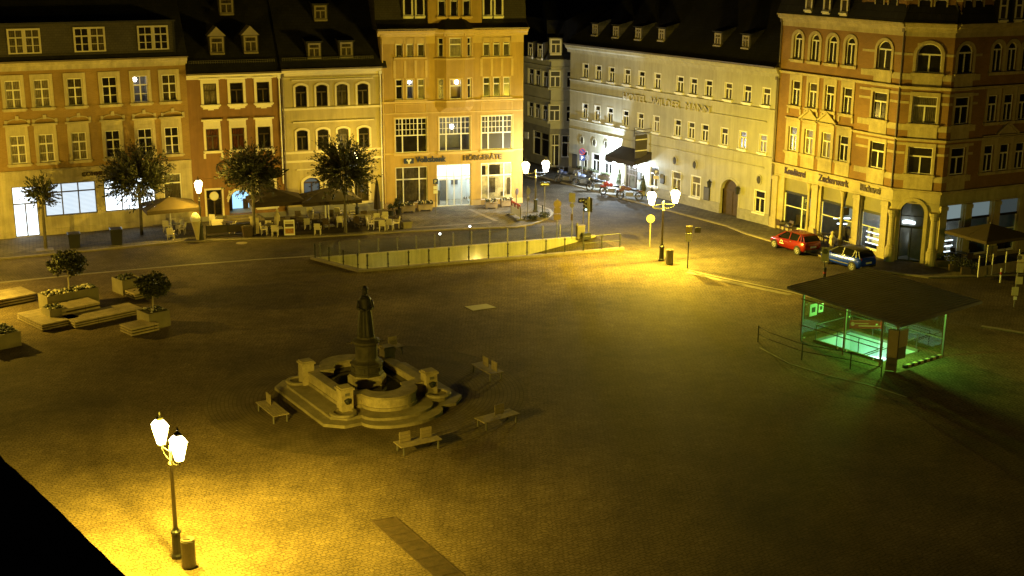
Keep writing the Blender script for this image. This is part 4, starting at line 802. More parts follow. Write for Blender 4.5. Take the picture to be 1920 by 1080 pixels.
# attic: slate mansard with stepped gables and roof windows
for f, L_, lo, hi in ((E1, L1, .0, .35), (E2, L2, .35, .35), (E3, L3, .35, 0)):
    mb = MB(); n0, n1 = -.1, L_+.1; mb.add([(n0, -.5, ZEe+.02), (n1, -.5, ZEe+.02), (n1, 1.6, ZEe+5), (n0, 1.6, ZEe+5), (n1, 12, ZEe+5.5), (n0, 12, ZEe+5.5), (n0, -.5, ZEe-.05), (n1, -.5, ZEe-.05)], [(0, 1, 2, 3), (3, 2, 4, 5), (6, 7, 1, 0), (0, 3, 5), (1, 4, 2)]); f.put('roof', mb, 'roof')
def stepgable(f, x0, x1, wins, off=.0):
    a, b = f.uz(x0, 20, off)[0], f.uz(x1, 20, off)[0]; g = Facet(rE, f.world(0, off), f.az); z0 = ZEe+.03; zt = z0+2.6; W_ = b-a
    for wa, wb in wins:
        x = (g.uz(wa, 15)[0]+g.uz(wb, 15)[0])/2; g.win(x, z0+.35, .72, 1.75, 'sash', sur={'sw': .1, 'm': 'e_stone', 'sill': True}, pane='pane', wallm='e_wall')
    g.wall(a, b, z0, zt, ['e_wall', 'e_wall'], depth=2.5, name='gable_wall')
    mb = MB(); z = zt; w = W_
    for k in range(4): w2 = w-.7; mb.box((a+b)/2-w2/2, (a+b)/2+w2/2, .0, .4, z, z+.8, 0); mb.box((a+b)/2-w/2-.1, (a+b)/2+w/2+.1, -.1, .45, z-.02, z+.12, 1); w = w2; z += .8
    for sx in (a, b):
        sg = 1 if sx == a else -1
        for k, zz in enumerate((z0+.9, z0+1.7)): mb.box(sx-sg*.32, sx+sg*.0, -.02, .4, z0, zz-.5*(1-k)-.3, 0); mb.box(sx-sg*.38, sx+sg*.06, -.08, .42, zz-.3, zz-.18, 1)
    g.put('stepped_gable', mb, ['e_wall', 'e_stone'])
stepgable(E1, 1622, 1697, [(1643, 1656), (1667, 1681)]); stepgable(E2, 1708, 1794, [(1726, 1742), (1756, 1772)]); stepgable(E3, 1806, 1860, [(1811, 1820), (1830, 1840)])
for f, x, y in ((E1, 1517, 19), (E1, 1550.5, 22), (E1, 1583, 25), (E3, 1879, 38), (E3, 1908, 37)):
    a, yy, z = f.roofhit(x, y, -.5, ZEe+.02, 2.37); dormer(f, a, yy, z, .68, 1.5, 'flat', back=.9, pane='pane_curtain' if x == 1517 else 'pane_dim', fm='b_trim', style='sash')
downpipe(E1, L1-.12, zg, ZEf, 'zinc'); downpipe(E1, .08, .3, ZEf, 'zinc')
mb = MB(); mb.tube((0, 0, 1.75), (0, -.6, 1.75), .02, m=1); mb.box(-.03, .03, -.68, -.12, 1.2, 1.75, 0); E1.put('bracket_sign', mb, ['iron', 'iron'], E1.uz(1596, 395)[0], -.1, E1.z(1596, 395)-1.5)
# ---------------------------------------------------------------- ground, kerbs, paving
V2 = lambda p: (p.x, p.y)
def pv(px, py, z=PV): return V2(gp(px, py, z))
M['ring'] = mat('ring_stone', (.20, .165, .115), var=.25, scale=2)
M['cobble'] = brickmat('plaza_setts', (.215, .160, .096), (.178, .132, .079), (.105, .077, .047), .23, .17, .022, vertical=False, rot=radians(34), var=.36, vscale=.16, bump=.3, dist=.12, rough=.85, spec=.10, patch=1)
M['pave'] = brickmat('pavement_slabs', (.20, .175, .13), (.16, .14, .105), (.06, .05, .036), .5, .33, .016, vertical=False, rot=radians(20), var=.3, vscale=.3, bump=.2, spec=.12, patch=1)
M['road'] = brickmat('road_setts', (.165, .132, .088), (.135, .107, .072), (.07, .055, .037), .22, .17, .022, vertical=False, rot=radians(-56), var=.38, vscale=.2, bump=.35, dist=.1, rough=.85, spec=.12, patch=1)
def polar_mat():
    m = bpy.data.materials.new('ring_setts'); t, b = nodes(m); N = t.nodes; L = t.links
    tc = N.new('ShaderNodeTexCoord'); s = N.new('ShaderNodeSeparateXYZ'); L.new(tc.outputs['Object'], s.inputs[0])
    ln = N.new('ShaderNodeVectorMath'); ln.operation = 'LENGTH'; L.new(tc.outputs['Object'], ln.inputs[0])
    at = N.new('ShaderNodeMath'); at.operation = 'ARCTAN2'; L.new(s.outputs[1], at.inputs[0]); L.new(s.outputs[0], at.inputs[1])
    mu = N.new('ShaderNodeMath'); mu.operation = 'MULTIPLY'; mu.inputs[1].default_value = 7; L.new(at.outputs[0], mu.inputs[0])
    c = N.new('ShaderNodeCombineXYZ'); L.new(mu.outputs[0], c.inputs[0]); L.new(ln.outputs['Value'], c.inputs[1])
    bt = N.new('ShaderNodeTexBrick'); L.new(c.outputs[0], bt.inputs['Vector']); bt.inputs['Scale'].default_value = 1; bt.inputs['Brick Width'].default_value = .26; bt.inputs['Row Height'].default_value = .2; bt.inputs['Mortar Size'].default_value = .022
    for k, v in (('Color1', (.135, .103, .064)), ('Color2', (.105, .080, .05)), ('Mortar', (.075, .057, .036))): bt.inputs[k].default_value = (*v, 1)
    n = N.new('ShaderNodeTexNoise'); n.inputs['Scale'].default_value = .5; n.inputs['Detail'].default_value = 8; L.new(tc.outputs['Object'], n.inputs['Vector'])
    mr = N.new('ShaderNodeMapRange'); mr.inputs[1].default_value = .3; mr.inputs[2].default_value = .7; mr.inputs[3].default_value = .6; mr.inputs[4].default_value = 1.2; L.new(n.outputs[0], mr.inputs[0])
    mx = N.new('ShaderNodeMixRGB'); mx.blend_type = 'MULTIPLY'; mx.inputs[0].default_value = 1; L.new(bt.outputs[0], mx.inputs[1]); L.new(mr.outputs[0], mx.inputs[2]); L.new(mx.outputs[0], b.inputs['Base Color'])
    b.inputs['Roughness'].default_value = .85; b.inputs['Specular IOR Level'].default_value = .1; bp = N.new('ShaderNodeBump'); bp.invert = True; bp.inputs['Strength'].default_value = .25; bp.inputs['Distance'].default_value = .02; L.new(bt.outputs['Fac'], bp.inputs['Height']); L.new(bp.outputs[0], b.inputs['Normal'])
    return m
def struct(o): o['kind'] = 'structure'; return o
def ring_dir(a): return Vector((cos(a), sin(a), 0))
# garage ramp corners and stair well of the glass shelter
azR = radians(20.6); dR, nR = ring_dir(azR), ring_dir(azR+pi/2); rO = gp(680, 508); rL, rW, rK = 19.3, 4.15, -2.2
rc = lambda x, y, z=0: rO+dR*x+nR*y+Vector((0, 0, z))
azS = radians(37); dS, tS = ring_dir(azS), ring_dir(azS+pi/2); sO = gp(1677, 695)
sc_ = lambda s, t, z=0: sO+dS*s+tS*t+Vector((0, 0, z))
ramp_hole = [V2(rc(*p)) for p in ((0, 0), (rL, 0), (rL, rW), (rK, rW))]; HS = (.6, 3.65, 1.35, 5.8)
stair_hole = [V2(sc_(*p)) for p in ((HS[0], HS[2]), (HS[1], HS[2]), (HS[1], HS[3]), (HS[0], HS[3]))]
mb = MB(); flat = [(-400, -60), (400, -60), (400, 700), (-400, 700)]
loops = [flat, ramp_hole, stair_hole]; fl = [p for l in loops for p in l]
for t in tessellate_polygon([[Vector((*p, 0)) for p in l] for l in loops]):
    a, b, c = [fl[i] for i in t]
    if (b[0]-a[0])*(c[1]-a[1])-(b[1]-a[1])*(c[0]-a[0]) < 0: t = (t[0], t[2], t[1])
    mb.poly([(*fl[i], 0) for i in t])
struct(mb.build('ground', 'cobble'))
# road surfaces 4 mm above
def sheet(name, pts, z, m): mb = MB(); mb.prism(pts, z-.03 if 0 else z, z, 0) if 0 else [mb.poly([(*[pts[i] for i in t][k], z) for k in (0, 1, 2)]) for t in _tri(pts)]; return struct(mb.build(name, m))
def _tri(pts):
    out = []
    for t in tessellate_polygon([[Vector((*p, 0)) for p in pts]]):
        a, b, c = [pts[i] for i in t]
        out.append(t if (b[0]-a[0])*(c[1]-a[1])-(b[1]-a[1])*(c[0]-a[0]) > 0 else (t[0], t[2], t[1]))
    return out
kerbN = [(-160, 500), (0, 484), (120, 473), (340, 452), (475, 447.5), (540, 446), (660, 439), (760, 433), (860, 428), (930, 425.5), (966, 425), (993, 420.5), (1015, 414), (1030, 406), (1036, 399), (1030, 392), (1014, 387), (1000, 382)]
kp = [pv(*p) for p in kerbN]
dG = -((gp(1312, 409, PV)-oG).dot(G.n)); dE = -((gp(1440, 449, PV)-oE).dot(E1.n))
hp = [V2(G.world(-1.5, -dG)), V2(G.world(LH-2.0, -dG)), V2(E1.world(1.0, -dE)), V2(E1.world(L1+1.2, -dE)), V2(E2.world(L2+.2, -dE-.4)), V2(E3.world(3.5, -dE-1.2)), V2(E3.world(16, -dE-1.6))]
lineL = [(-160, 545), (0, 530), (170, 513), (340, 498), (480, 487), (592, 480)]
roadpts = [V2(gp(*p)) for p in lineL]+[ramp_hole[3], ramp_hole[2], V2(rc(rL+1.2, .8))]+[V2(gp(1288, 504)), V2(gp(1480, 546)), V2(gp(1600, 576)), V2(gp(1850, 618)), V2(gp(2100, 660))]+[hp[6], hp[5], hp[4], hp[3], hp[2], hp[1], hp[0]]+[V2(oF0+Vector((3, -1, 0))), V2(Fl.world(-5, -1.5)), V2(Fl.world(-5, -9)), V2(gp(1000, 378))]+kp[::-1][1:]
sheet('road', roadpts, .004, 'road')
def slab(name, pts, z1, m): mb = MB(); mb.prism(pts, .0, z1, 0, bottom=False); return struct(mb.build(name, m))
slab('pavement', kp+[V2(D.world(UD1, 2)), V2(D.world(UD1, .3)), V2(D.world(0, .3)), V2(C.world(0, .3)), V2(A.world(0, .3)), V2(A.world(-25, .3)), V2(A.world(-34, -3))], PV, 'pave')
slab('pavement', hp+[V2(E3.world(16, .3)), V2(E3.world(0, .3)), V2(E2.world(0, .3)), V2(E1.world(0, .3)), V2(G.world(-1.5, .3))], PV, 'pave')
def strip(name, pts, w, h, m, z=0, closed=False):
    mb = MB(); P = [Vector((p[0], p[1], 0)) for p in pts]
    n = len(P); Lf, Rt = [], []
    for i in range(n):
        a = P[max(0, i-1)]; b = P[min(n-1, i+1)]; d = (b-a).normalized(); q = Vector((-d.y, d.x, 0))*w/2; Lf.append(P[i]+q); Rt.append(P[i]-q)
    for i in range(n-1):
        z0, z1 = z, z+h
        vs = [(*Rt[i][:2], z0), (*Rt[i+1][:2], z0), (*Lf[i+1][:2], z0), (*Lf[i][:2], z0), (*Rt[i][:2], z1), (*Rt[i+1][:2], z1), (*Lf[i+1][:2], z1), (*Lf[i][:2], z1)]
        mb.add(vs, [(4, 5, 6, 7), (0, 1, 5, 4), (2, 3, 7, 6)]+([(3, 0, 4, 7)] if i == 0 else [])+([(1, 2, 6, 5)] if i == n-2 else []))
    return struct(mb.build(name, m))
strip('kerb', kp, .22, PV+.008, 'kerb'); strip('kerb', hp, .22, PV+.008, 'kerb')
strip('kerb', [V2(gp(*p)) for p in lineL], .28, .02, 'kerb')
strip('kerb', [V2(gp(*p)) for p in ((1290, 507), (1340, 519), (1400, 531), (1482, 548), (1600, 580))], .22, .03, 'kerb')
strip('kerb', [V2(gp(*p)) for p in ((1840, 612), (1880, 618), (1960, 632))], .35, .03, 'kerb')
drn = [V2(gp(*p)) for p in ((1289, 510), (1340, 523), (1400, 536), (1482, 553))]
strip('drainage_channel', drn, .5, .012, 'ring')
for a, b in (((921, 417), (760, 428)), ((880, 392), (930, 414))): strip('paving_strip', [pv(*a), pv(*b)], .35, .005, 'kerb', PV)
M['shade_deckwood'] = brickmat('shade_tone_boards', (.045, .034, .022), (.036, .028, .018), (.015, .012, .008), 2.4, .14, .01, vertical=False, rot=azB, var=.3, vscale=.6, rough=.8, spec=.1)
slab('shade_tone_deck', [pv(*p) for p in ((386, 447), (475, 443.5), (540, 442), (660, 435.5), (757, 429.5), (752, 405), (655, 409.5), (560, 412), (480, 416), (392, 422))], PV+.012, 'shade_deckwood')  # dark boards over the pavement, their colour carries the parasol shade
# fountain ring paving
az0 = radians(32.3); fC = (gp(576, 681, 1.35)+gp(802.2, 700.7, 1.35))/2; fC.z = 0
RR = 8.0; mb = MB(); mb.poly([(RR*cos(2*pi*k/72), RR*sin(2*pi*k/72), 0) for k in range(72)]); struct(mb.build('ring_paving', polar_mat(), None, (fC.x, fC.y, .006)))
0 and strip('ring_kerb', [(fC.x+RR*cos(2*pi*k/72), fC.y+RR*sin(2*pi*k/72)) for k in range(73)], .14, .012, 'ring')
tri_ = gp(900, 577); pl = [gp(871, 575), gp(912, 570), gp(931, 577), gp(887, 583)]; mb = MB(); mb.prism([V2(p) for p in pl], 0, .02); tag(mb.build('cover_plate', mat('pale_cover_plate', (.36, .33, .25), var=.1)), 'pale rectangular cover plate set flush in the dark plaza', 'cover plate')
# drain grate
g0_, g1_, g2_ = gp(697, 978), gp(740, 970), gp(868, 1078); gw = (g1_-g0_); gl_ = (g2_-g1_); gr_ = thing('drain_grate', 'long rusty steel drain grate in the lamplit cobbles near the bottom edge', 'grate', g0_, atan2(gw.y, gw.x)); W_, L_ = gw.length, gl_.length+2.5
gl_ang = atan2(gl_.y, gl_.x)-atan2(gw.y, gw.x); ex, ey = Vector((1, 0, 0)), Vector((cos(gl_ang), sin(gl_ang), 0))
rust = mat('rusty_grate', (.075, .05, .028), var=.3, scale=3, rough=.7, metal=.2); mb = MB(); q = lambda a, b, z=0: tuple(ex*a+ey*b+Vector((0, 0, z)))
mb.poly([q(0, 0, .008), q(0, L_, .008), q(W_, L_, .008), q(W_, 0, .008)][::-1]); mb.build('pit', 'soil', gr_); mb = MB()
for a, b, c, d in ((0, 0, W_, 0), (0, 0, 0, L_), (W_, 0, W_, L_), (0, L_, W_, L_)): mb.beam(q(a, b, .02), q(c, d, .02), .06, .03)
k = 0
while k*.75 < L_: mb.beam(q(0, k*.75, .02), q(W_, k*.75, .02), .07, .026); k += 1
for i in range(1, 24): mb.beam(q(W_*i/24, 0, .018), q(W_*i/24, L_, .018), .018, .02)
mb.build('bars', rust, gr_)
mb = MB(); mb.lathe([(.42, .0), (.42, .02), (.34, .022), (.33, .012), (.02, .015)], 20); tag(mb.build('manhole_cover', 'kerb', None, gp(453, 456)), 'round manhole cover in the road in front of the cafe terrace', 'manhole')
# ---------------------------------------------------------------- garage ramp
rr = thing('garage_ramp', 'sunken garage ramp with lamplit yellow side wall and glass balustrades', 'ramp', rO, azR); DZ = -2.9
yw = mat('ramp_concrete', (.42, .38, .25), var=.15, scale=.5, bump=.1, streak=.35)
mb = MB(); mb.poly([(rK, rW, DZ), (rL, rW, DZ), (rL, rW, 0), (rK, rW, 0)]); mb.box(rK, rL, rW, rW+.25, -.02, .14); mb.build('side_wall', yw, rr)
mb = MB(); mb.poly([(0, 0, DZ), (rK, rW, DZ), (rK, rW, 0), (0, 0, 0)]); mb.poly([(0, 0, DZ), (0, 0, 0), (rL, 0, 0), (rL, 0, DZ)]); mb.build('end_wall', yw, rr)
mb = MB(); mb.poly([(0, 0, DZ), (3, 0, DZ+.1), (3, rW, DZ+.1), (rK, rW, DZ)]); mb.poly([(3, 0, DZ+.1), (rL, 0, .002), (rL, rW, .002), (3, rW, DZ+.1)]); mb.build('ramp_floor', 'road', rr)
mb = MB(); mb.box(-.35, rL+.3, -.3, -.001, 0, .16); mb.prism([(-.4, -.3), (-.002, .002), (rK-.002, rW+.001), (rK-.002, rW+.3), (rK-.5, rW+.3)], 0, .155); mb.build('coping', 'kerb', rr)
def balustrade(p0, p1, n, h=1.05, z=.16, last_open=0, m='iron'):
    b_ = MB(); P0, P1 = Vector(p0), Vector(p1); g_ = MB()
    for i in range(n+1):
        p = P0.lerp(P1, i/n); q_ = MB(); q_.box(p.x-.035, p.x+.035, p.y-.035, p.y+.035, z-.16, z+h); [q_.box(p.x-.07, p.x+.07, p.y-.05, p.y+.05, z+h*k, z+h*k+.05) for k in (.2, .85)]; q_.build('balustrade_post', m, rr)
        if i < n:
            e = P0.lerp(P1, (i+1)/n); d = (e-p).normalized()*.05
            if i < n-last_open: g_.poly([(*(p+d)[:2], z+.1), (*(e-d)[:2], z+.1), (*(e-d)[:2], z+h-.03), (*(p+d)[:2], z+h-.03)])
            else:
                for k in (.5, .98): b_.tube((*p[:2], z+h*k), (*e[:2], z+h*k), .025)
    if b_.v: b_.build('handrail', m, rr)
    return g_.build('glass_panels', 'glass', rr)
balustrade((.3, -.15, 0), (rL, -.15, 0), 13, last_open=2); balustrade((rK+.2, rW+.12, 0), (rL-1.5, rW+.12, 0), 14, z=.14, m='greyiron'); balustrade((-.25, .3, 0), (rK-.2, rW, 0), 3)
mb = MB(); mb.box(-.2, .2, -.1, 0, -.06, .06); mb.build('ramp_lamp', emit('ramp_lamp_glow', (1, .86, .5), 9), rr, (9.6, rW-.02, -1.15))
for px, py in ((852, 462), (930, 447)):
    mb = MB(); mb.tube((0, 0, 0), (0, 0, 1.0), .03, m=1); mb.ball((0, 0, 1.06), .08, 10, 6); tag(mb.build('light_bollard', [emit('white_marker', (.92, .97, 1), 8), 'iron'], None, rc(*((7.0, rW+.5) if px < 900 else (9.9, rW+2.2)))), 'small white marker light on a ramp post, ' + ('left and lower of the two' if px < 900 else 'right and upper of the two'), 'marker light', 'marker lights by the ramp')
# ---------------------------------------------------------------- street lamps
def plight(loc, w, col=SODIUM, r=.10):
    l = bpy.data.lights.new('lamp_light', 'POINT'); l.energy = w; l.color = col; l.shadow_soft_size = r; o = bpy.data.objects.new('lamp_light', l); COL.objects.link(o); o.location = loc; return o
def lantern_mesh(c, s=1.3):
    a = MB(); b = MB(); d = MB(); cx, cy, cz = c; r0, r1, h = .13*s, .27*s, .55*s; pts0 = [(cx+r0*cos(pi/4+k*pi/2), cy+r0*sin(pi/4+k*pi/2), cz) for k in range(4)]; pts1 = [(cx+r1*cos(pi/4+k*pi/2), cy+r1*sin(pi/4+k*pi/2), cz+h) for k in range(4)]
    for k in range(4):
        j = (k+1) % 4; b.poly([pts0[k], pts0[j], pts1[j], pts1[k]]); a.beam(pts0[k], pts1[k], .025, .025); a.beam(pts0[k], pts0[j], .03, .03); a.beam(pts1[k], pts1[j], .04, .035)
    d.lathe([(r1*1.08, h), (r1*.7, h+.13*s), (r1*.42, h+.19*s), (.005, h+.19*s)], 4, c, 0, pi/4, False); a.lathe([(r1*.45, h+.19*s), (r1*.42, h+.24*s), (.03, h+.30*s), (.05, h+.34*s), (.02, h+.42*s)], 4, c, 0, pi/4)
    a.tube((cx, cy, cz-.14*s), (cx, cy, cz), .02, .05); return a, b, d
def street_lamp(name, label, px, py, zl, arms, ang, watts, gl='lampglass', z0=0, col=SODIUM, group='old-fashioned street lanterns', lift=.30, cool=False):
    p = px if isinstance(px, Vector) else gp(px, py, z0); t = thing(name, label, 'street lamp', p, ang, group); p = Vector(p)
    mb = MB(); mb.lathe([(.22, 0), (.22, .12), (.17, .18), (.155, .95), (.19, 1.0), (.19, 1.06), (.12, 1.12), (.10, 1.2)], 12); mb.build('pedestal', 'iron', t, smooth=False)
    zt = zl-.05; mb = MB(); mb.lathe([(.085, 1.15), (.06, zt-.45), (.10, zt-.42), (.10, zt-.36), (.05, zt-.3), (.045, zt+.1), (.07, zt+.14), (.02, zt+.3)], 12); mb.build('pole', 'greyiron', t, smooth=True)
    for k in range(arms):
        sx = (1 if k == 0 else -1)*.92 if arms > 1 else 0; h0 = zl+(0 if arms == 1 else .0)
        if arms > 1:
            m2 = MB(); pts = [(0, 0, zt-.25), (sx*.35, 0, zt-.3), (sx*.75, 0, zt-.22), (sx, 0, zl-.12)]
            for a, b in zip(pts, pts[1:]): m2.tube(a, b, .028)
            m2.tube((0, 0, zt+.05), (sx*.95, 0, zt-.02), .018); m2.build('arm', 'iron', t)
        a, b, d_ = lantern_mesh((sx, 0, h0 if arms > 1 else zl+.15)); o = a.build('lantern', 'iron', t); d_.build('lantern_roof', 'lamproof', o); b.build('lantern_glass', 'lampwhite' if cool and k == 0 else gl, o)
        m3 = MB(); m3.ball((sx, 0, h0+.3+(0 if arms > 1 else .15)), .09, 8, 6); 
        w = p+Vector((sx*cos(ang), sx*sin(ang), h0+lift+(0 if arms > 1 else .15))); plight(w, watts*(1.5 if cool and k == 0 else 1), (.72, .86, 1.0) if cool and k == 0 else col)
    return t
aN = atan2(.8, -.55)
street_lamp('street_lamp', 'black twin lantern street lamp standing alone beside a bin on the bright lower left cobbles', 333, 1045, 4.15, 2, aN, LAMP_W*5.9, col=(1, .70, .05), lift=.765)
street_lamp('street_lamp', 'twin lantern street lamp glaring beside the road in front of the hotel', 1240, 489, 4.1, 2, radians(20), LAMP_W*5.4, lift=.53, col=(1, .72, .055))
street_lamp('street_lamp', 'single lantern street lamp on the cafe terrace beside the ice cream cone', 378, 449, 3.4, 1, 0, LAMP_W*.85, z0=PV)
street_lamp('street_lamp', 'twin lantern street lamp on the pavement corner beside the ochre bank house', 1004, 397, 3.3, 2, radians(25), LAMP_W*.6, z0=PV, cool=True)
street_lamp('street_lamp', 'added single lantern street lamp hidden behind the crown of the spiky wide street tree', Vector(C.world(C.uz(652, 380)[0], -3.4, PV)), 0, 4.4, 1, 0, LAMP_W*.46)  # extra lamp added behind the crown to light the house fronts
street_lamp('street_lamp', 'added single lantern street lamp out of view on the right near the notice posts', Vector((37, 66, 0)), 0, 4.3, 1, 0, LAMP_W*.75)  # unseen lamp put in as fill for the brick house and plaza
street_lamp('street_lamp', 'single lantern street lamp beyond the left edge lighting the planters', Vector((-34.6, 73.6, 0)), 0, 4.2, 1, 0, LAMP_W*3.6)
street_lamp('street_lamp', 'single lantern street lamp beyond the left edge in front of the ochre brick house', Vector(A.world(-18, -6.5, PV)), 0, 4.2, 1, 0, LAMP_W*.95)
l = plight(rc(9.6, rW-.5, -1.1), 60, (1, .74, .24)); l = plight(rc(14.2, rW-1.2, -.9), 45, (1, .74, .2)); l = plight(rc(2.8, rW-1.6, -1.6), 14, (.8, 1, .6))
def litter_bin(label, px, py, h=1.05, r=.25):
    t = thing('litter_bin', label, 'litter bin', gp(px, py), 0, 'round grey litter bins beside lamps'); mb = MB(); mb.lathe([(r*.9, 0), (r, .03), (r, h-.05), (r*1.03, h-.04), (r*1.03, h), (r*.9, h+.005)], 20); mb.build('bin_body', 'greyiron', t)
    mb = MB(); mb.lathe([(r*1.0, h+.0), (r*.96, h+.05), (.02, h+.09)], 20); mb.box(-.12, .12, -r*.55, -r*.2, h+.05, h+.1); mb.build('bin_lid', 'zinc', t)
litter_bin('round grey litter bin beside the near street lamp on the lower left cobbles', 355, 1062); litter_bin('round grey litter bin beside the glaring street lamp near the hotel road', 1255, 495, 1.0, .26)
# ---------------------------------------------------------------- roof ledge of the building the view is taken from
e0_, e1_ = gp(0, 853, 19.6), gp(240, 1080, 19.6); dv = (e1_-e0_); dn = Vector((dv.y, -dv.x, 0)).normalized(); 
if dn.x > 0: dn = -dn
a0, a1 = e0_-dv*3, e1_+dv*.6; b1_, b0_ = a1+dn*4, a0+dn*4
mb = MB(); nn = 60; rnd = random.Random(3); top = []
for i in range(nn+1): p = a0.lerp(a1, i/nn)+dn*rnd.uniform(-.006, .008); top.append((p.x, p.y))
mb.prism(top+[V2(b1_), V2(b0_)], 19.15, 19.6); lo_ = [(x-dn.x*-.08*-1, y-dn.y*-.08*-1) for x, y in top]; mb.prism([(x+dn.x*.12, y+dn.y*.12) for x, y in top]+[V2(b1_), V2(b0_)], 18.0, 19.147)
tag(mb.build('roof_ledge', mat('dark_ledge_stone', (.10, .085, .065), var=.3, scale=4, rough=.9, bump=.2)), 'dark stone roof ledge cutting across the lower left corner in the foreground', 'ledge')
# ---------------------------------------------------------------- fountain with statue
ft = thing('fountain', 'sandstone fountain basin with corner pillars and a dark column carrying a robed statue', 'fountain', (fC.x, fC.y, 0), az0)
hs = 2.27
def basin(o, rb, n=18):          # square with round bulges on two sides
    h = hs+o; R = rb+o; p = [(-h, -h)]
    p += [(-R, -h)]+[(-R*cos(pi*k/n), -h-R*.92*sin(pi*k/n)) for k in range(1, n)]+[(R, -h)]
    p += [(h, -h), (h, h), (R, h)]+[(R*cos(pi*k/n), h+R*.92*sin(pi*k/n)) for k in range(1, n)]+[(-R, h), (-h, h)]; return p
outer, inner = basin(.0, 1.38), basin(-.42, 1.38)
def chamf(o, rb, c):
    h = hs+o; R = rb+o*.8; n = 16; p = [(-h, -h+c), (-h+c, -h)]
    p += [(-R*cos(pi*k/n), -h-R*.62*sin(pi*k/n)) for k in range(n+1)]+[(h-c, -h), (h, -h+c), (h, h-c), (h-c, h)]+[(R*cos(pi*k/n), h+R*.62*sin(pi*k/n)) for k in range(n+1)]+[(-h+c, h), (-h, h-c)]; return p
mb = MB(); mb.prism(chamf(1.45, .95, .75), .0, .16); mb.build('lower_step', 'step', ft); mb = MB(); mb.prism(chamf(.95, 1.1, .6), .16, .30); mb.build('upper_step', 'step', ft)
mb = MB(); mb.prism(outer, .30, .88, holes=[inner]); mb.build('basin_wall', 'stone', ft)
mb = MB(); mb.prism(basin(.05, 1.38), .883, 1.0, holes=[basin(-.47, 1.38)]); mb.prism(basin(.04, 1.38), .302, .46, holes=[basin(-.02, 1.38)]) ; mb.build('coping', M['stone'] and mat('worn_coping', (.29, .24, .15), var=.3, scale=2, bump=.25, bscale=18), ft)
mb = MB(); mb.prism(basin(-.40, 1.38), .5, .62); mb.build('water', 'water', ft)
for sx, sy in ((-1, -1), (1, -1), (-1, 1), (1, 1)):
    mb = MB(); q = .30; x, y = sx*hs, sy*hs; mb.box(x-q, x+q, y-q, y+q, .301, 1.38); mb.box(x-q-.06, x+q+.06, y-q-.06, y+q+.06, 1.38, 1.47); mb.box(x-q, x+q, y-q, y+q, 1.47, 1.53)
    o = mb.build('corner_pillar', 'stone', ft)
    if sy < 0 or sx < 0:
        m2 = MB(); d = (-.72, -.72) if (sx, sy) == (-1, -1) else (.72*sx, .72*sy)
        m2.box(x-.12, x+.12, y+sy*q-.015, y+sy*q+.015, 1.12, 1.26); m2.ball((x+(0 if 1 else 0), y+sy*(q+.03), .86), .15, 10, 7, 1, (1, .6, 1.1)); m2.ball((x-.12, y+sy*(q+.03), .92), .07, 8, 5, 1); m2.ball((x+.12, y+sy*(q+.03), .92), .07, 8, 5, 1); m2.ball((x, y+sy*(q+.11), .82), .06, 8, 5, 1)
        m2.build('lion_mask', ['greyiron', 'iron'], o)
    m2 = MB(); m2.lathe([(.62, .301), (.66, .36), (.62, .44), (.46, .45), (.44, .36), (.02, .35)], 16, (x+sx*.28, y+sy*.28+sy*.12, 0)); m2.build('drip_basin', 'step', o)
mb = MB(); mb.lathe([(.96, .5), (.96, 1.02), (.88, 1.08), (.84, 1.12)], 8, a0=pi/8)
mb.build('column_base', 'stone', ft); mb = MB()
mb.lathe([(.86, 1.12), (.84, 1.2), (.78, 1.26), (.78, 1.6), (.84, 1.66), (.84, 1.72), (.68, 1.80), (.60, 1.86), (.57, 1.95)], 8, a0=pi/8)
for k in range(8):
    a = pi/4*k; mb.beam((.74*cos(a), .74*sin(a), 1.32), (.74*cos(a), .74*sin(a), 1.54), .3, .06, up=(cos(a), sin(a), 0))
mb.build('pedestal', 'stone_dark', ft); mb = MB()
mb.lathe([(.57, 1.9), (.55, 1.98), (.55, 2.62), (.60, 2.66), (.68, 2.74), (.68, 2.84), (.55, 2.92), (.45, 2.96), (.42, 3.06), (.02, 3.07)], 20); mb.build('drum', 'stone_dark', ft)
for a in (pi*.9, pi*1.65, -.2):
    mb = MB(); mb.tube((.5*cos(a), .5*sin(a), 2.72), (.98*cos(a), .98*sin(a), 2.70), .025); mb.ball((.72*cos(a), .72*sin(a), 2.72), .06, 8, 5); mb.build('water_spout', 'zinc', ft)
# robed statue as one folded surface
mb = MB(); prof = [(.40, 0), (.41, .08), (.37, .5), (.335, .9), (.30, 1.2), (.255, 1.42), (.275, 1.6), (.31, 1.78), (.29, 1.92), (.16, 2.02), (.085, 2.06), (.085, 2.12), (.12, 2.17), (.135, 2.27), (.125, 2.36), (.09, 2.42), (.02, 2.45)]; n = 40; vs = []
for r, z in prof:
    fo = .075 if z < 1.4 else .02 if z < 1.95 else 0
    for i in range(n):
        t = 2*pi*i/n; rr_ = r*(1+fo*sin(9*t+z*.6)+fo*.5*sin(17*t+1)); fl2 = .82 if z > 1.3 and z < 2.0 else .92
        vs.append((rr_*cos(t), rr_*sin(t)*fl2, z+3.05))
k = len(prof); mb.add(vs, [(j*n+i, j*n+(i+1) % n, (j+1)*n+(i+1) % n, (j+1)*n+i) for j in range(k-1) for i in range(n)]+[list(range((k-1)*n, k*n))])
for s in (-1, 1): mb.tube((s*.29, 0, 4.88), (s*.36, -.06, 4.5), .095, .08); mb.tube((s*.36, -.06, 4.5), (s*.10, -.27, 4.42), .075, .055); mb.ball((s*.36, -.06, 4.5), .08, 8, 6); mb.ball((s*.09, -.28, 4.42), .06, 8, 5)
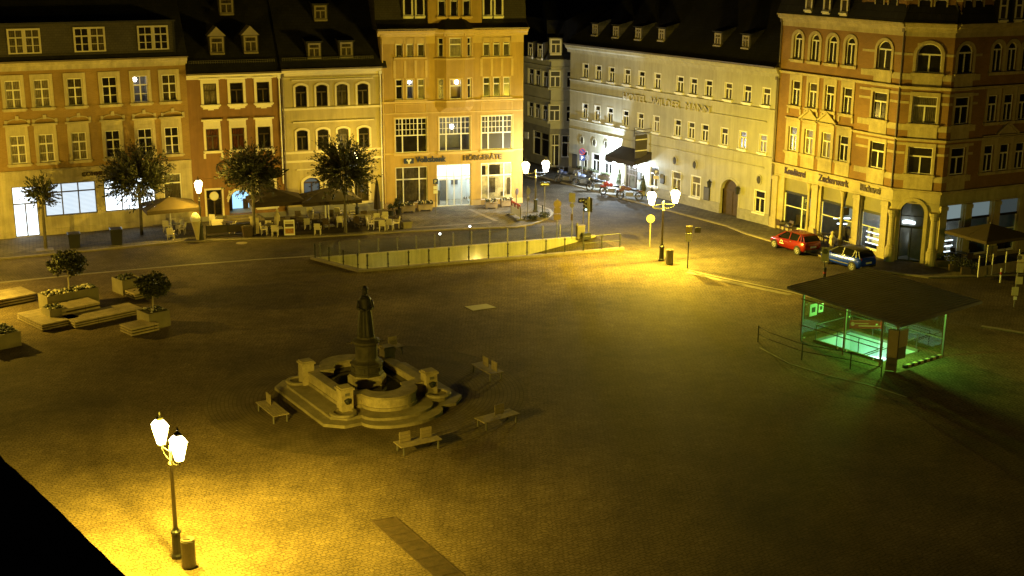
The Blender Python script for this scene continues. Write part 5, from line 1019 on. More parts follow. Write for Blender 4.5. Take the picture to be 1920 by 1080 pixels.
mb.lathe([(.14, 5.03), (.22, 5.07), (.21, 5.1), (.12, 5.12)], 16); mb.lathe([(.15, 5.40), (.17, 5.44), (.13, 5.54), (.06, 5.60), (.02, 5.61)], 12); mb.ball((0, -.135, 5.31), .025, 6, 4)
st = mb.build('statue', 'bronze', ft, None, -.35, smooth=True)
# ---------------------------------------------------------------- benches round the fountain
def bench(label, c, az, backs, L=2.05, Wd=.82):
    t = thing('park_bench', label, 'bench', c, az, 'slatted benches round the fountain')
    mb = MB(); ns = 6
    for k in range(ns): y = -Wd/2+Wd*(k+.5)/ns; mb.box(-L/2, L/2, y-Wd/ns*.43, y+Wd/ns*.43, .41, .45)
    mb.build('seat', 'benchwood', t)
    for x in (-L/2+.16, L/2-.16):
        for y in (-Wd/2+.08, Wd/2-.08): mb = MB(); mb.beam((x, y, 0), (x, y, .40), .06, .05); mb.build('leg', 'greyiron', t)
        mb = MB(); mb.beam((x, -Wd/2+.05, .385), (x, Wd/2-.05, .385), .05, .05); mb.build('cross_bar', 'greyiron', t)
    for x in backs:
        mb = MB()
        for k in range(3): mb.box(x-.27, x+.27, .02, .055, .50+.165*k, .50+.165*k+.145)
        for s in (-.2, .2): mb.box(x+s-.02, x+s+.02, .056, .08, .40, .98)
        mb.build('backrest', 'benchwood', t)
def edge_bench(label, p, q, backs, side, L=None):       # p,q: a long seat edge in the photo
    a, b = gp(*p, .45), gp(*q, .45); d = b-a; az = atan2(d.y, d.x); n = Vector((-sin(az), cos(az), 0)); c = (a+b)/2+n*.41*side; c.z = 0
    bench(label, c, az, backs, max(1.7, min(2.5, d.length)))
edge_bench('slatted bench with one small backrest left of the fountain', (478.7, 753.6), (511.8, 781), [-.55], 1); edge_bench('slatted bench with two backrests nearest the camera in front of the fountain', (752.4, 839.4), (829.3, 823.2), [-.62, .42], 1)
edge_bench('slatted bench with one backrest right of the fountain with a long dark shadow', (909, 793), (975, 775), [.15], 1); edge_bench('slatted bench with two backrests in the dark behind and right of the fountain', (882, 682), (920, 702), [-.2, .65], 1)
bench('slatted bench half hidden behind the fountain column', gp(722, 666, 0), radians(35), [.5])
# ---------------------------------------------------------------- stone planters, timber decks and clipped trees
a_, b_ = gp(137, 613), gp(245, 590); azP = atan2(b_.y-a_.y, b_.x-a_.x); dP, nP = ring_dir(azP), ring_dir(azP+pi/2)
def crown(name, c, r, nleaf, parent, mats=('leaf', 'leaf2'), size=.16, sq=1.0, seed=1, spiky=0):
    rnd = random.Random(seed); mb = MB(); cl = [Vector((rnd.gauss(0, 1), rnd.gauss(0, 1), rnd.gauss(0, 1))).normalized()*rnd.uniform(.45, .9) for _ in range(34)]
    tw = []
    if spiky:
        for _ in range(spiky):
            d = Vector((rnd.gauss(0, 1), rnd.gauss(0, 1), rnd.gauss(.25, .8))).normalized(); tw.append((d*rnd.uniform(.15, .35), d*rnd.uniform(.7, 1.3)+Vector((0, 0, rnd.uniform(0, .12)))))
    for i in range(nleaf):
        if tw: a, b = rnd.choice(tw); t = rnd.random()**.7; p = a.lerp(b, t)+Vector((rnd.gauss(0, .035), rnd.gauss(0, .035), rnd.gauss(0, .035))); ax = (b-a).normalized()
        else:
            p = rnd.choice(cl)+Vector((rnd.gauss(0, .16), rnd.gauss(0, .16), rnd.gauss(0, .14))); ax = Vector((rnd.gauss(0, 1), rnd.gauss(0, 1), rnd.gauss(0, 1))).normalized()
            if p.length > 1.06: p = p.normalized()*rnd.uniform(.9, 1.06)
        n = Vector((rnd.gauss(0, 1), rnd.gauss(0, 1), rnd.gauss(0, 1))).normalized(); u = (ax+n*.6).normalized(); v = u.cross(n).normalized(); s = size*rnd.uniform(.6, 1.3)
        P = Vector((p.x*r, p.y*r, p.z*r*sq))+Vector(c); mb.poly([P-u*s*.9, P+v*s*.42, P+u*s*.9, P-v*s*.42], 1 if rnd.random() < .3 else 0)
    for a, b in tw: mb.tube(Vector((a.x*r, a.y*r, a.z*r*sq))+Vector(c), Vector((b.x*r, b.y*r, b.z*r*sq))+Vector(c), .024, .008, 4, 2, False)
    return mb.build(name, [*mats, 'bark'], parent)
def planter(label, top, ht, lx, ly, fl=.5, seed=0, rich=True, group='stone planters on the left of the plaza'):
    p = gp(*top, ht); t = thing('stone_planter', label, 'planter', (p.x, p.y, 0), azP, group); mb = MB(); w = .07
    mb.box(0, lx, 0, w, 0, ht); mb.box(0, lx, ly-w, ly, 0, ht); mb.box(0, w, w, ly-w, 0, ht); mb.box(lx-w, lx, w, ly-w, 0, ht); mb.build('trough', 'concrete', t)
    mb = MB(); mb.box(w, lx-w, w, ly-w, ht-.3, ht-.06); mb.build('soil', 'soil', t); rnd = random.Random(seed); mb = MB()
    for k in range(int(lx*ly*(30 if rich else 14))):
        x, y = rnd.uniform(.1, lx-.1), rnd.uniform(.1, ly-.1); mb.ball((x, y, ht+rnd.uniform(-.02, .10)), rnd.uniform(.06, .13), 6, 4, 0 if rnd.random() < fl else 1, (1, 1, .6))
    mb.build('planting', ['flower', 'leaf2'], t); return t, p
def deck(label, corner, h, lx, ly, group='timber bench decks on the left of the plaza'):
    p = gp(*corner, h); t = thing('timber_deck', label, 'deck', (p.x, p.y, 0), azP, group); n = 3
    for k in range(n): z = h-(k+.0)*h/n; mb = MB(); mb.box(0, lx, 0, ly, z-h/n*.55, z); mb.build('deck_layer' if k else 'deck_top', 'wood', t)
    mb = MB(); mb.box(.08, lx-.08, .08, ly-.08, 0, h-h/n*.6); mb.build('deck_core', 'soil', t); return t
deck('brightly lamplit timber deck at the left end of the planters', (78, 609), .42, 2.3, 3.3); deck('long timber deck in shadow in front of the big planter', (140, 604), .42, 4.3, 1.7)
deck('higher timber deck layered behind the long shadowed deck', (116, 581), .75, 2.4, 1.6)
deck('dark timber deck in shadow at the far left edge', (-40, 570), .5, 3.6, 2.2)
t, p = planter('long tall planter full of pale stones under the larger round tree', (88, 557), 1.12, 3.3, 1.25, .6, 1)
planter('small low planter with dry plants at the front of the long planter', (93, 582), .85, 1.0, 1.1, .25, 2); planter('dark square planter with a green top in the lower left with a long shadow', (-22, 633), .85, 1.8, 1.9, .05, 3)
planter('square planter with pale rim standing alone towards the road', (229, 527), .95, 1.35, 1.4, .1, 4, False); deck('small timber seat beside the planter with the pale rim', (252, 551), .45, 1.5, 1.2)
t3, p3 = planter('square planter with white flowers under the smaller round tree', (279, 590), .95, 1.35, 1.45, .35, 5, False); deck('small three-layered timber seat in front of the smaller round tree', (246, 617), .5, 1.75, 1.35)
def ball_tree(label, base, zb, ctr, r, seed):
    b = base; t = thing('clipped_tree', label, 'tree', (b.x, b.y, zb), 0, 'round clipped trees in planters'); hc = ctr-zb
    mb = MB(); mb.tube((0, 0, 0), (.03, 0, hc-.2), .055, .04, 8); 
    for k in range(6): a = k*1.05; mb.tube((.03, 0, hc-.5), (.03+.6*cos(a), .6*sin(a), hc+.3), .025, .01, 5)
    mb.build('trunk', 'palebark', t); crown('crown', (.03, 0, hc), r, 2600, t, ('leaf2', 'leaf2'), .13, .82, seed)
b1 = p+dP*1.7+nP*.6; ball_tree('larger round clipped tree above the long stone planter', b1, 1.05, 2.75, 1.15, 11); b2 = p3+dP*.68+nP*.72; ball_tree('smaller round clipped tree in the square planter with white flowers', b2, .9, 2.5, 1.02, 12)
# ---------------------------------------------------------------- dark street trees before the facades
def tree(label, px, py, ctr, rx, n, seed, sq=1.0):
    b = gp(px, py, PV); t = thing('street_tree', label, 'tree', b, 0, 'dark street trees before the shop fronts'); dpt = b.y; zc = CAMH-b.y*math.tan(TILT+math.atan((ctr-540)/FPX)); rnd = random.Random(seed)
    mb = MB(); mb.tube((0, 0, 0), (.05, 0, zc-rx*.55), .13, .09, 9)
    for k in range(9): a = rnd.uniform(0, 6.3); e = rnd.uniform(.3, 1.1); q = rx*rnd.uniform(.5, .75); mb.tube((.05, 0, zc-rx*.6), (q*cos(a)*cos(e), q*sin(a)*cos(e), zc-rx*.5+q*sin(e)), .05, .015, 5)
    mb.build('trunk', 'bark', t); crown('crown', (0, 0, zc), rx, n, t, size=.125, sq=sq, seed=seed, spiky=430 if rx > 1.5 else 130); return t
tree('largest dense street tree in front of the lit shop windows', 266, 440, 342, 2.35, 9000, 21, .98); tree('street tree above the cafe terrace in front of the brown house', 477, 440, 330, 2.2, 6800, 22, .9)
tree('spiky wide street tree in front of the pale yellow house', 648, 436, 322, 2.35, 6500, 23, .98); tree('small thin street tree beside the lit doorway at far left', 86, 466, 371, 1.25, 1500, 24, 1.1)
mb = MB(); mb.box(-.6, .6, -.5, .5, 0, .02); tag(mb.build('tree_grate', 'kerb', None, gp(84, 468, PV), .4), 'square stone tree surround at the foot of the small thin tree', 'tree surround')
def tubplant(label, px, py, w, h, m='black', grp='tall dark tubs'):
    t = thing('tall_tub', label, 'planter', gp(px, py, PV), .4, grp); mb = MB(); q = w/2; k = .42*w
    mb.add([(-k, -k, 0), (k, -k, 0), (k, k, 0), (-k, k, 0), (-q, -q, h), (q, -q, h), (q, q, h), (-q, q, h)], [(3, 2, 1, 0), (0, 1, 5, 4), (1, 2, 6, 5), (2, 3, 7, 6), (3, 0, 4, 7)]); mb.box(-q-.03, q+.03, -q-.03, q+.03, h-.08, h-.002); mb.build('tub', m, t); mb = MB(); mb.box(-q+.05, q-.05, -q+.05, q-.05, h-.001, h+.02); mb.build('soil', 'soil', t)
    return t
tubplant('tall black tub on the pavement, left one of two before the lit shop', 140, 463, .85, 1.05); tubplant('tall black tub on the pavement, right one of two before the lit shop', 219, 458, .85, 1.2)
# ---------------------------------------------------------------- cafe terrace
def chair_proto(mname='chair', nm='cafe_chair'):
    t = thing(nm, '', 'chair'); mb = MB(); mb.box(-.24, .24, -.24, .22, .42, .47); mb.build('seat', mname, t)
    mb = MB(); mb.beam((0, .225, .45), (0, .31, .93), .47, .04, up=(0, 1, 0)); mb.build('backrest', mname, t)
    for sx in (-1, 1):
        for y in (-.21, .20): mb = MB(); mb.beam((sx*.21, y, 0), (sx*.21, y, .42), .04, .04); mb.build('leg', mname, t)
        mb = MB(); mb.beam((sx*.25, -.22, .65), (sx*.25, .25, .67), .05, .035); mb.beam((sx*.25, -.2, .43), (sx*.25, -.2, .64), .035, .035); mb.build('armrest', mname, t)
    return t
_p = {}
def chair(label, px, py, deg, dark=False):
    k = 'dark' if dark else 'light'; g = 'dark chairs on the cafe terrace' if dark else 'cream chairs on the cafe terrace'
    loc = gp(px, py, PV)
    if k not in _p: t = chair_proto('door' if dark else 'chair'); _p[k] = t; t.location = loc; t.rotation_euler.z = radians(deg); t['label'] = label
    else: t = dup(_p[k], loc, radians(deg), label)
    t['group'] = g
_t = []
def table(label, px, py):
    loc = gp(px, py, PV)
    if not _t:
        t = thing('cafe_table', label, 'table', loc, 0, 'round dark cafe tables'); mb = MB(); mb.lathe([(.40, .72), (.42, .735), (.42, .75), (.40, .76)], 18); mb.build('table_top', 'tabletop', t); mb = MB(); mb.lathe([(.26, 0), (.26, .02), (.04, .05), (.035, .72)], 12); mb.build('table_leg', 'iron', t); _t.append(t)
    else: dup(_t[0], loc, None, label)
CH = [('cream chair standing alone nearest the road in front of the dark parasols', 596, 440, 180), ('cream chair seen from behind, just left of the lone chair near the road', 577, 430, 180), ('cream chair far back against the yellow wall under the left dark parasol', 582, 409, 180),
      ('cream chair far back behind the pole of the cream sign lamp', 635, 409, 165), ('cream chair left of the trunk of the spiky tree', 638, 426, 180), ('cream chair just right of the trunk of the spiky tree', 653, 415, 150), ('cream chair facing left furthest right behind the spiky tree trunk', 662, 411, -90),
      ('cream chair at the left end of the group near the folded parasol', 694, 424, 160), ('cream chair turned sideways left of the table near the folded parasol', 696, 430, 90), ('cream chair at the back left of the table near the folded parasol', 706, 423, 0), ('cream chair with its back to the road, left of two near the folded parasol', 717, 433, 180), ('cream chair at the back right of the table near the folded parasol', 722, 420, 0),
      ('cream chair with its back to the road, right of two near the folded parasol', 732, 431, 170), ('cream chair turned sideways right of the table near the folded parasol', 743, 428, -80),
      ('brightly lit cream chair just right of the terrace lamp, furthest back', 400, 422, 180), ('brightly lit cream chair nearest the right side of the terrace lamp', 405, 432, 180), ('brightly lit yellow chair behind the low dark barrier', 416, 432, 180), ('cream chair facing left before the arched doorway', 436, 437, -90),
      ('cream armchair seen sideways left of the pale carved figure', 496, 440, 90), ('cream chair behind the sideways armchair by the carved figure', 505, 434, 180), ('cream chair with its back to the road by the carved figure', 516, 443, 180),
      ('dim cream chair at the far left table behind the large tree', 313, 434, 180), ('dim cream chair second at the far left table', 327, 430, 180), ('dim cream chair at the right of the far left table', 337, 432, -120), ('dim cream chair facing the far left table from the right', 342, 439, -90), ('dim cream chair nearest the road at the far left table', 321, 449, 180)]
for c in CH: chair(*c)
for i, (x, y, a, w) in enumerate([(553, 428, 170, 'right of the menu board'), (560, 418, 20, 'second from the menu board'), (612, 430, 180, 'under the middle of the right dark parasol'), (620, 416, 0, 'behind the cream sign lamp'), (672, 427, 160, 'between the spiky tree and the folded parasol'), (681, 415, 200, 'against the house left of the folded parasol'), (748, 418, 90, 'right of the table near the folded parasol'), (530, 424, 100, 'behind the menu board')]): chair('dark brown chair in the shade '+w, x, y, a, True)
for x, y, w in ((712, 428, 'among the cream chairs near the folded parasol'), (570, 424, 'in the shade right of the menu board'), (646, 420, 'beside the trunk of the spiky tree'), (426, 434, 'before the arched doorway'), (506, 439, 'beside the pale carved figure'), (329, 438, 'at the far left behind the large tree'), (600, 415, 'in the shade before the yellow house'), (677, 421, 'left of the folded parasol')): table('round dark cafe table '+w, x, y)
def parasol(label, px, py, w, d, zt, zb, az, m, z0=PV, valance=.28, val_m=None):
    p = gp(px, py, z0); t = thing('parasol', label, 'parasol', p, az, 'large square parasols'); mb = MB(); mb.tube((0, 0, .08), (0, 0, zt+.05), .035, n=10); mb.build('pole', 'white', t); mb = MB(); mb.box(-.4, .4, -.4, .4, 0, .08); mb.build('base', 'h_plinth', t)
    mb = MB(); n = 6; c = [(-w/2, -d/2), (w/2, -d/2), (w/2, d/2), (-w/2, d/2)]
    for k in range(4):
        a, b = c[k], c[(k+1) % 4]; mid = ((a[0]+b[0])/2*.99, (a[1]+b[1])/2*.99)
        for q, r in ((a, mid), (mid, b)):
            mb.poly([(q[0], q[1], zb), (r[0], r[1], zb+.02), (0, 0, zt)]); mb.poly([(q[0], q[1], zb-valance), (r[0], r[1], zb-valance+.02), (r[0], r[1], zb+.02), (q[0], q[1], zb)], 1)
    mb.build('canopy', [m, val_m or m], t); mb = MB()
    for q in c+[(0, d/2), (0, -d/2), (w/2, 0), (-w/2, 0)]: mb.tube((0, 0, zt-.06), (q[0]*.98, q[1]*.98, zb-.01), .013, n=5)
    mb.build('ribs', 'iron', t)
parasol('tan parasol lit from above beside the terrace lamp at the left', 322, 442, 4.0, 3.4, 3.0, 2.35, azA, 'parasol_tan', val_m='parasol_tan'); parasol('dark brown parasol in front of the brown house, left one of the dark pair', 520, 428, 4.2, 3.4, 3.1, 2.35, azB, 'parasol_dark'); parasol('dark brown parasol in front of the pale yellow house, right one of the dark pair', 617, 424, 4.6, 3.4, 3.1, 2.3, azB, 'parasol_dark')
p = gp(708, 414, PV); t = thing('folded_parasol', 'tall folded dark parasol standing against the edge of the pale yellow house', 'parasol', p); mb = MB(); mb.lathe([(.05, .9), (.30, 1.0), (.26, 1.6), (.20, 2.4), (.10, 3.2), (.03, 3.35)], 9); mb.build('canopy', 'parasol_dark', t); mb = MB(); mb.tube((0, 0, 0), (0, 0, 3.4), .03); mb.box(-.35, .35, -.35, .35, 0, .08); mb.build('pole', 'iron', t)
def cone(label, px, py, h, lean, s=1.0):
    t = thing('ice_cream_cone', label, 'cone display', gp(px, py, PV), 0); mb = MB(); mb.lathe([(.10*s, 0), (.12*s, .1), (.36*s, h*.62), (.40*s, h*.66), (.40*s, h*.7)], 16); mb.build('wafer_cone', 'cream_canvas', t); mb = MB(); mb.lathe([(.38*s, h*.7), (.33*s, h*.72), (.44*s, h*.74), (.42*s, h*.82), (.30*s, h*.92), (.10*s, h), (.02, h*1.01)], 16); mb.build('scoop', 'white', t, smooth=True); t.rotation_euler = (0, lean, 0)
cone('tall pale ice cream cone display with white scoop beside the terrace lamp', 371, 450, 2.1, -.05, .9)
def figure(label, px, py, h, lean):
    t = thing('carved_figure', label, 'sculpture', gp(px, py, PV), .3); mb = MB(); mb.lathe([(.2, 0), (.22, .08), (.17, .12), (.16, h*.3), (.2, h*.5), (.17, h*.62), (.21, h*.74), (.15, h*.83), (.07, h*.86), (.11, h*.9), (.11, h*.96), (.04, h)], 9); mb.tube((.18, 0, h*.74), (.22, -.1, h*.5), .06, .05); mb.tube((-.18, 0, h*.74), (-.1, -.2, h*.55), .06, .05); mb.build('body', 'cream_canvas', t); mb = MB(); mb.lathe([(.28, 0), (.28, .06), (.02, .07)], 12); mb.build('base', 'stone_dark', t); t.rotation_euler = (0, lean, .3)
figure('slim pale carved figure leaning on the terrace among cream chairs', 517, 436, 1.85, .10); figure('slim pale carved figure standing on the pavement between the two parked cars', 1557, 474, 1.6, .05)
def board(label, px, py, w, h, az, cat='menu board', z0=PV):
    t = thing('menu_board', label, cat, gp(px, py, z0), az); mb = MB(); mb.beam((0, -.25, 0), (0, -.02, h), w, .04, up=(0, 1, 0)); mb.beam((0, .25, 0), (0, .02, h), w, .04, up=(0, 1, 0)); mb.build('frame', 'white', t)
    mb = MB()
    for z0_, z1_, m in ((.56, .76, 0), (.12, .46, 1), (.80, .92, 2)): y = lambda z: -.275+.23*z; mb.poly([(-w*.40, y(z0_)-.004, h*z0_), (w*.40, y(z0_)-.004, h*z0_), (w*.40, y(z1_)-.004, h*z1_), (-w*.40, y(z1_)-.004, h*z1_)], m)
    mb.build('poster', ['door', M['cream_canvas'] and mat('poster_orange', (.4, .2, .07), var=.4, scale=6), 'cream_canvas'], t)
board('white framed menu board on the terrace edge with dark heading and orange picture', 543, 440, .8, 1.15, .2)
for x, y, w in ((473, 435, 'left one of two beside the tree trunk'), (483, 438, 'right one of two beside the tree trunk')):
    mb = MB(); mb.box(-.13, .13, -.05, .05, 0, 1.25); mb.box(-.2, .13, -.055, .052, 1.1, 1.25); tag(mb.build('menu_stand', 'cream_canvas', None, gp(x, y, PV), .3), 'narrow white menu stand, '+w, 'menu stand', 'narrow white menu stands')
t = thing('terrace_barrier', 'low dark terrace barrier with pale panel before the arched doorway', 'barrier', gp(428, 444, PV), azB)
mb = MB(); mb.box(-1.6, 1.6, -.03, .03, .35, .9); mb.build('panel', 'tabletop', t); mb = MB(); mb.box(-1.62, 1.62, -.04, .04, .1, .2); mb.box(-1.62, 1.62, -.04, .04, .9, .95)
for x in (-1.6, 0, 1.6): mb.box(x-.03, x+.03, -.035, .035, 0, .98); 
mb.build('rail', 'iron', t)
tubplant('brown square tub with soil beside the narrow white menu stands', 464, 443, .75, .8, 'door', 'terrace tubs'); tubplant('pale stone tub at the right end of the cafe terrace', 762, 427, .75, .55, 'concrete', 'terrace tubs')
t = thing('sign_lamp', 'cream square shade on a white post under the dark parasols', 'post', gp(611, 424, PV), 0); mb = MB(); mb.tube((0, 0, 0), (0, 0, 1.75), .055); mb.lathe([(.2, 0), (.2, .04), (.06, .05)], 12); mb.build('post', 'white', t); mb = MB(); mb.box(-.55, .55, -.12, .12, 1.72, 2.0); mb.build('shade', 'cream_canvas', t)
def shrub(label, px, py, w, h, n, seed, tub=None, z0=PV, m=('leaf', 'leaf2')):
    t = thing('potted_shrub' if tub else 'shrub', label, 'shrub', gp(px, py, z0), 0); b = 0
    if tub: mb = MB(); mb.lathe([(.2, 0), (.26, .42), (.28, .44), (.24, .43)], 12); mb.build('pot', tub, t); b = .4
    crown('foliage', (0, 0, b+h/2), w/2, n, t, m, .09, h/w, seed)
shrub('dark shrub beside the folded parasol at the edge of the bank house', 747, 402, .9, 1.0, 500, 31, 'black'); shrub('small dark potted shrub against the ochre bank wall', 733, 404, .6, .6, 300, 32, 'black')
# planters and signs by the bank
def wplanter(label, px, py, w):
    t = thing('wooden_planter', label, 'planter', gp(px, py, PV), azD, 'wooden flower planters by the bank house'); mb = MB(); mb.box(-w/2, w/2, -.22, .22, .12, .5); mb.box(-w/2-.03, w/2+.03, -.25, .25, .5, .55); [mb.box(x-.06, x+.06, -.2, .2, 0, .12) for x in (-w/2+.1, w/2-.1)]; mb.build('trough', 'wood', t); rnd = random.Random(px); mb = MB()
    for k in range(40): mb.ball((rnd.uniform(-w/2, w/2), rnd.uniform(-.2, .2), .58+rnd.uniform(0, .25)), rnd.uniform(.05, .1), 6, 4, rnd.choice([0, 0, 1]))
    mb.build('planting', ['leaf', 'flower'], t)
wplanter('wooden flower planter left of the right shop window of the bank house', 921, 391, 1.0); wplanter('wooden flower planter right of the right shop window of the bank house', 950, 388, 1.0); wplanter('wooden flower planter below the left window of the bank house', 797, 395, 1.2); wplanter('wooden flower planter at the dark left base of the bank house', 765, 398, 1.1)
t = thing('road_barrier', 'red and white barrier board with lamps on the pavement corner', 'barrier', gp(967, 407, PV), atan2(*(lambda d: (d.y, d.x))(gp(976, 413, PV)-gp(955, 401, PV)))); mb = MB(); w = 2.2
for k in range(6): mb.box(-w/2+w*k/6, -w/2+w*(k+1)/6, -.02, .02, .78, 1.02, k % 2)
mb.box(-w/2, w/2, -.015, .015, .2, .76, 1); mb.build('board', ['sign_red', 'sign_white'], t); mb = MB()
for x in (-w/2, w/2): mb.box(x-.03, x+.03, -.03, .03, 0, 1.1); mb.box(x-.12, x+.12, -.35, .35, 0, .08)
mb.build('frame', 'greyiron', t); mb = MB(); [mb.ball((-w/2+.2+k*(w-.4)/4, 0, 1.12), .1, 8, 6) for k in range(5)]; mb.build('warning_lamps', mat('lamp_lens_red', (.4, .05, .03), rough=.3), t)
# signs --------------------------------------------------------
def pole_sign(label, px, py, h, plates, az=0, z0=0, r=.035, name='road_sign', cat='road sign', m='greyiron', group=None):
    t = thing(name, label, cat, gp(px, py, z0), az, group); mb = MB(); mb.tube((0, 0, 0), (0, 0, h), r, n=8); mb.build('post', m, t)
    for kind, z, w, hh, mt, *rest in plates:
        mb = MB(); y = -r-.01
        if kind == 'disc': mb.tube((0, y, z), (0, y-.03, z), w/2, n=22); 
        else: mb.box(-w/2+(rest[1] if len(rest) > 1 else 0), w/2+(rest[1] if len(rest) > 1 else 0), y-.03, y, z-hh/2, z+hh/2)
        if rest and rest[0] == 'bar':           # no-parking slash and ring
            for k in range(20): a, b = 2*pi*k/20, 2*pi*(k+1)/20; mb.beam((w*.44*cos(a), y-.035, z+w*.44*sin(a)), (w*.44*cos(b), y-.035, z+w*.44*sin(b)), .02, .06, 1)
            mb.beam((-w*.3, y-.035, z+w*.3), (w*.3, y-.035, z-w*.3), .02, .06, 1)
        if rest and rest[0] == 'arrow':
            mb.box(-w*.2, w*.42, y-.04, y-.028, z-hh*.14, z+hh*.14, 2); mb.add([(-w*.43, y-.04, z), (-w*.2, y-.04, z-hh*.32), (-w*.2, y-.04, z+hh*.32)], [(0, 1, 2)], 2)
        o = mb.build('plate', [mt, 'sign_red', 'sign_white'], t)
        if rest and rest[0] == 'P': text('P', 'lettering', w*.42, hh*.62, o, (-w*.2, y-.034, z-hh*.3), UP, 'sign_white', .004, .02)
    return t
pole_sign('two grey sign discs seen edge-on on a post at the pavement corner', 989, 408, 2.6, [('disc', 2.15, .62, 0, 'sign_grey'), ('rect', 1.55, .45, .3, 'sign_grey')], 1.0, PV)
pole_sign('small white arrow sign left of the street mouth by the bank corner lamp', 1021, 400, 2.6, [('rect', 2.45, .8, .34, 'black', 'arrow')], .0, PV); pole_sign('white arrow sign on black in the middle of the junction', 1093, 443, 3.0, [('rect', 2.8, .85, .36, 'black', 'arrow')], 0)
pole_sign('dark round sign above two square plates with white edges at the ramp', 1044, 449, 3.15, [('disc', 2.75, .6, 0, 'door'), ('rect', 2.25, .5, .42, 'door'), ('rect', 1.75, .55, .45, 'door')], .1); pole_sign('grey square sign with small disc below at the ramp fence', 1072, 448, 3.5, [('rect', 3.2, .5, .7, 'sign_grey'), ('disc', 2.6, .36, 0, 'sign_grey'), ('rect', 1.7, .16, .5, 'door')], -.4)
pole_sign('blue parking sign on a post left of the bank entrance', 817, 401, 2.95, [('rect', 2.7, .42, .42, 'sign_blue', 'P'), ('rect', 2.2, .36, .28, 'sign_white'), ('rect', 1.85, .36, .28, 'sign_white')], azD, PV)
pole_sign('round no-stopping sign over a parking plate before the hotel front', 1091, 343, 3.2, [('disc', 2.95, .62, 0, 'sign_blue', 'bar'), ('rect', 2.35, .5, .5, 'sign_blue', 'P'), ('rect', 2.4, .35, .5, 'sign_grey', '', .5)], -.3, PV); pole_sign('parking sign cluster on a post right of the hotel awning', 1229, 382, 3.0, [('rect', 2.75, .42, .42, 'sign_grey', 'P'), ('rect', 2.3, .5, .3, 'cream_canvas'), ('rect', 2.45, .34, .4, 'sign_grey', '', .5)], -.5, PV)
pole_sign('parking sign on the pavement before the first bakery window', 1508, 434, 2.7, [('rect', 2.4, .36, .5, 'sign_blue', 'P'), ('rect', 2.0, .42, .08, 'sign_grey')], -.5, PV); pole_sign('pale round sign on a white post beside the glaring street lamp', 1218, 463, 2.35, [('disc', 2.15, .62, 0, 'concrete')], 0, 0, .05, m='concrete')
pole_sign('bus stop post with pale timetable panels beside the glaring street lamp', 1289, 503, 3.0, [('rect', 2.75, .42, .5, 'cream_canvas'), ('rect', 2.2, .42, .55, 'sign_white'), ('rect', 2.75, .4, .36, 'sign_grey', '', .6)], -.2, 0, .04, m='iron'); pole_sign('pale framed round sign board on a post between the parked cars and the shelter', 1544, 524, 2.2, [('rect', 1.75, .5, .95, 'cream_canvas'), ('disc', 1.95, .36, 0, 'sign_grey')], -.3, 0, .04, m='iron')
pole_sign('tall sign post with several pale notice panels at the right edge', 1901, 576, 3.6, [('rect', 3.15, .42, .5, 'cream_canvas', '', .1), ('disc', 3.2, .3, 0, 'sign_grey'), ('rect', 2.55, .42, .6, 'cream_canvas', '', .1), ('rect', 1.75, .42, .48, 'cream_canvas', '', .12), ('rect', 1.05, .4, .55, 'cream_canvas', '', -.05), ('rect', .6, .2, .2, 'sign_white')], -.15, 0, .045)
pole_sign('round sign seen edge-on between the flower planters and the corner lamp', 968, 398, 2.0, [('disc', 1.75, .55, 0, 'door')], 1.1, PV)
t = thing('traffic_light', 'dark traffic light seen from the side with a lit white lens at the ramp end', 'traffic light', gp(1103, 447), -.9); mb = MB(); mb.tube((0, 0, 0), (0, 0, 3.2), .06, n=10); mb.box(-.1, .1, -.1, .1, 0, .3); mb.build('post', 'greyiron', t)
mb = MB(); mb.box(-.16, .16, -.34, -.08, 2.1, 3.1); mb.box(-.3, .3, .05, .08, 2.05, 3.15); [mb.tube((0, -.34, z), (0, -.5, z-.02), .12, n=12) for z in (2.3, 2.6, 2.9)]; mb.build('signal_head', 'black', t); mb = MB(); mb.tube((0, -.35, 2.3), (0, -.36, 2.3), .11, n=12); mb.ball((.14, -.42, 2.3), .07, 8, 6); mb.build('lit_lens', emit('signal_green', (.65, 1, .95), 6), t)
t = thing('control_cabinet', 'pale grey control cabinet at the far end of the ramp railing', 'cabinet', gp(1088, 447), azR); mb = MB(); mb.box(-.3, .3, -.18, .18, 0, 1.0); mb.box(-.33, .33, -.21, .21, 1.0, 1.04); mb.build('cabinet_body', 'concrete', t); mb = MB(); mb.box(-.26, .26, -.195, -.18, .1, .95); mb.build('door', 'sign_grey', t)
mb = MB(); mb.box(-.35, .35, -.25, .25, .0, .45); mb.box(-.3, .3, -.2, .2, .45, .5); tag(mb.build('grit_box', 'black', None, gp(1098, 448), azR), 'small black grit box at the foot of the traffic light', 'box')
mb = MB(); mb.lathe([(.11, 0), (.11, .75), (.13, .78), (.13, .86), (.02, .95)], 12); mb.lathe([(.115, .5), (.115, .62)], 12, m=1); tag(mb.build('bollard', ['iron', 'sign_red'], None, gp(1545, 526)), 'short dark bollard at the road edge behind the shelter roof', 'bollard')
mb = MB(); mb.tube((0, 0, 0), (0, 0, 1.0), .06); mb.tube((0, 0, .55), (0, 0, .75), .065, m=1); tag(mb.build('bollard', ['sign_white', 'sign_red'], None, gp(1875, 530), 0), 'thin white bollard with dark band near the right edge', 'bollard')
mb = MB(); mb.tube((0, 0, 0), (0, 0, .7), .05); tag(mb.build('bollard', 'iron', None, gp(1017, 400, PV)), 'thin dark bollard on the pavement corner right of the corner lamp', 'bollard')
shrub('low dark bush at the foot of the edge-on signs on the pavement corner', 996, 412, 1.3, .45, 350, 41); shrub('low dark bush at the rounded end of the pavement corner', 1019, 407, 1.2, .4, 300, 42)
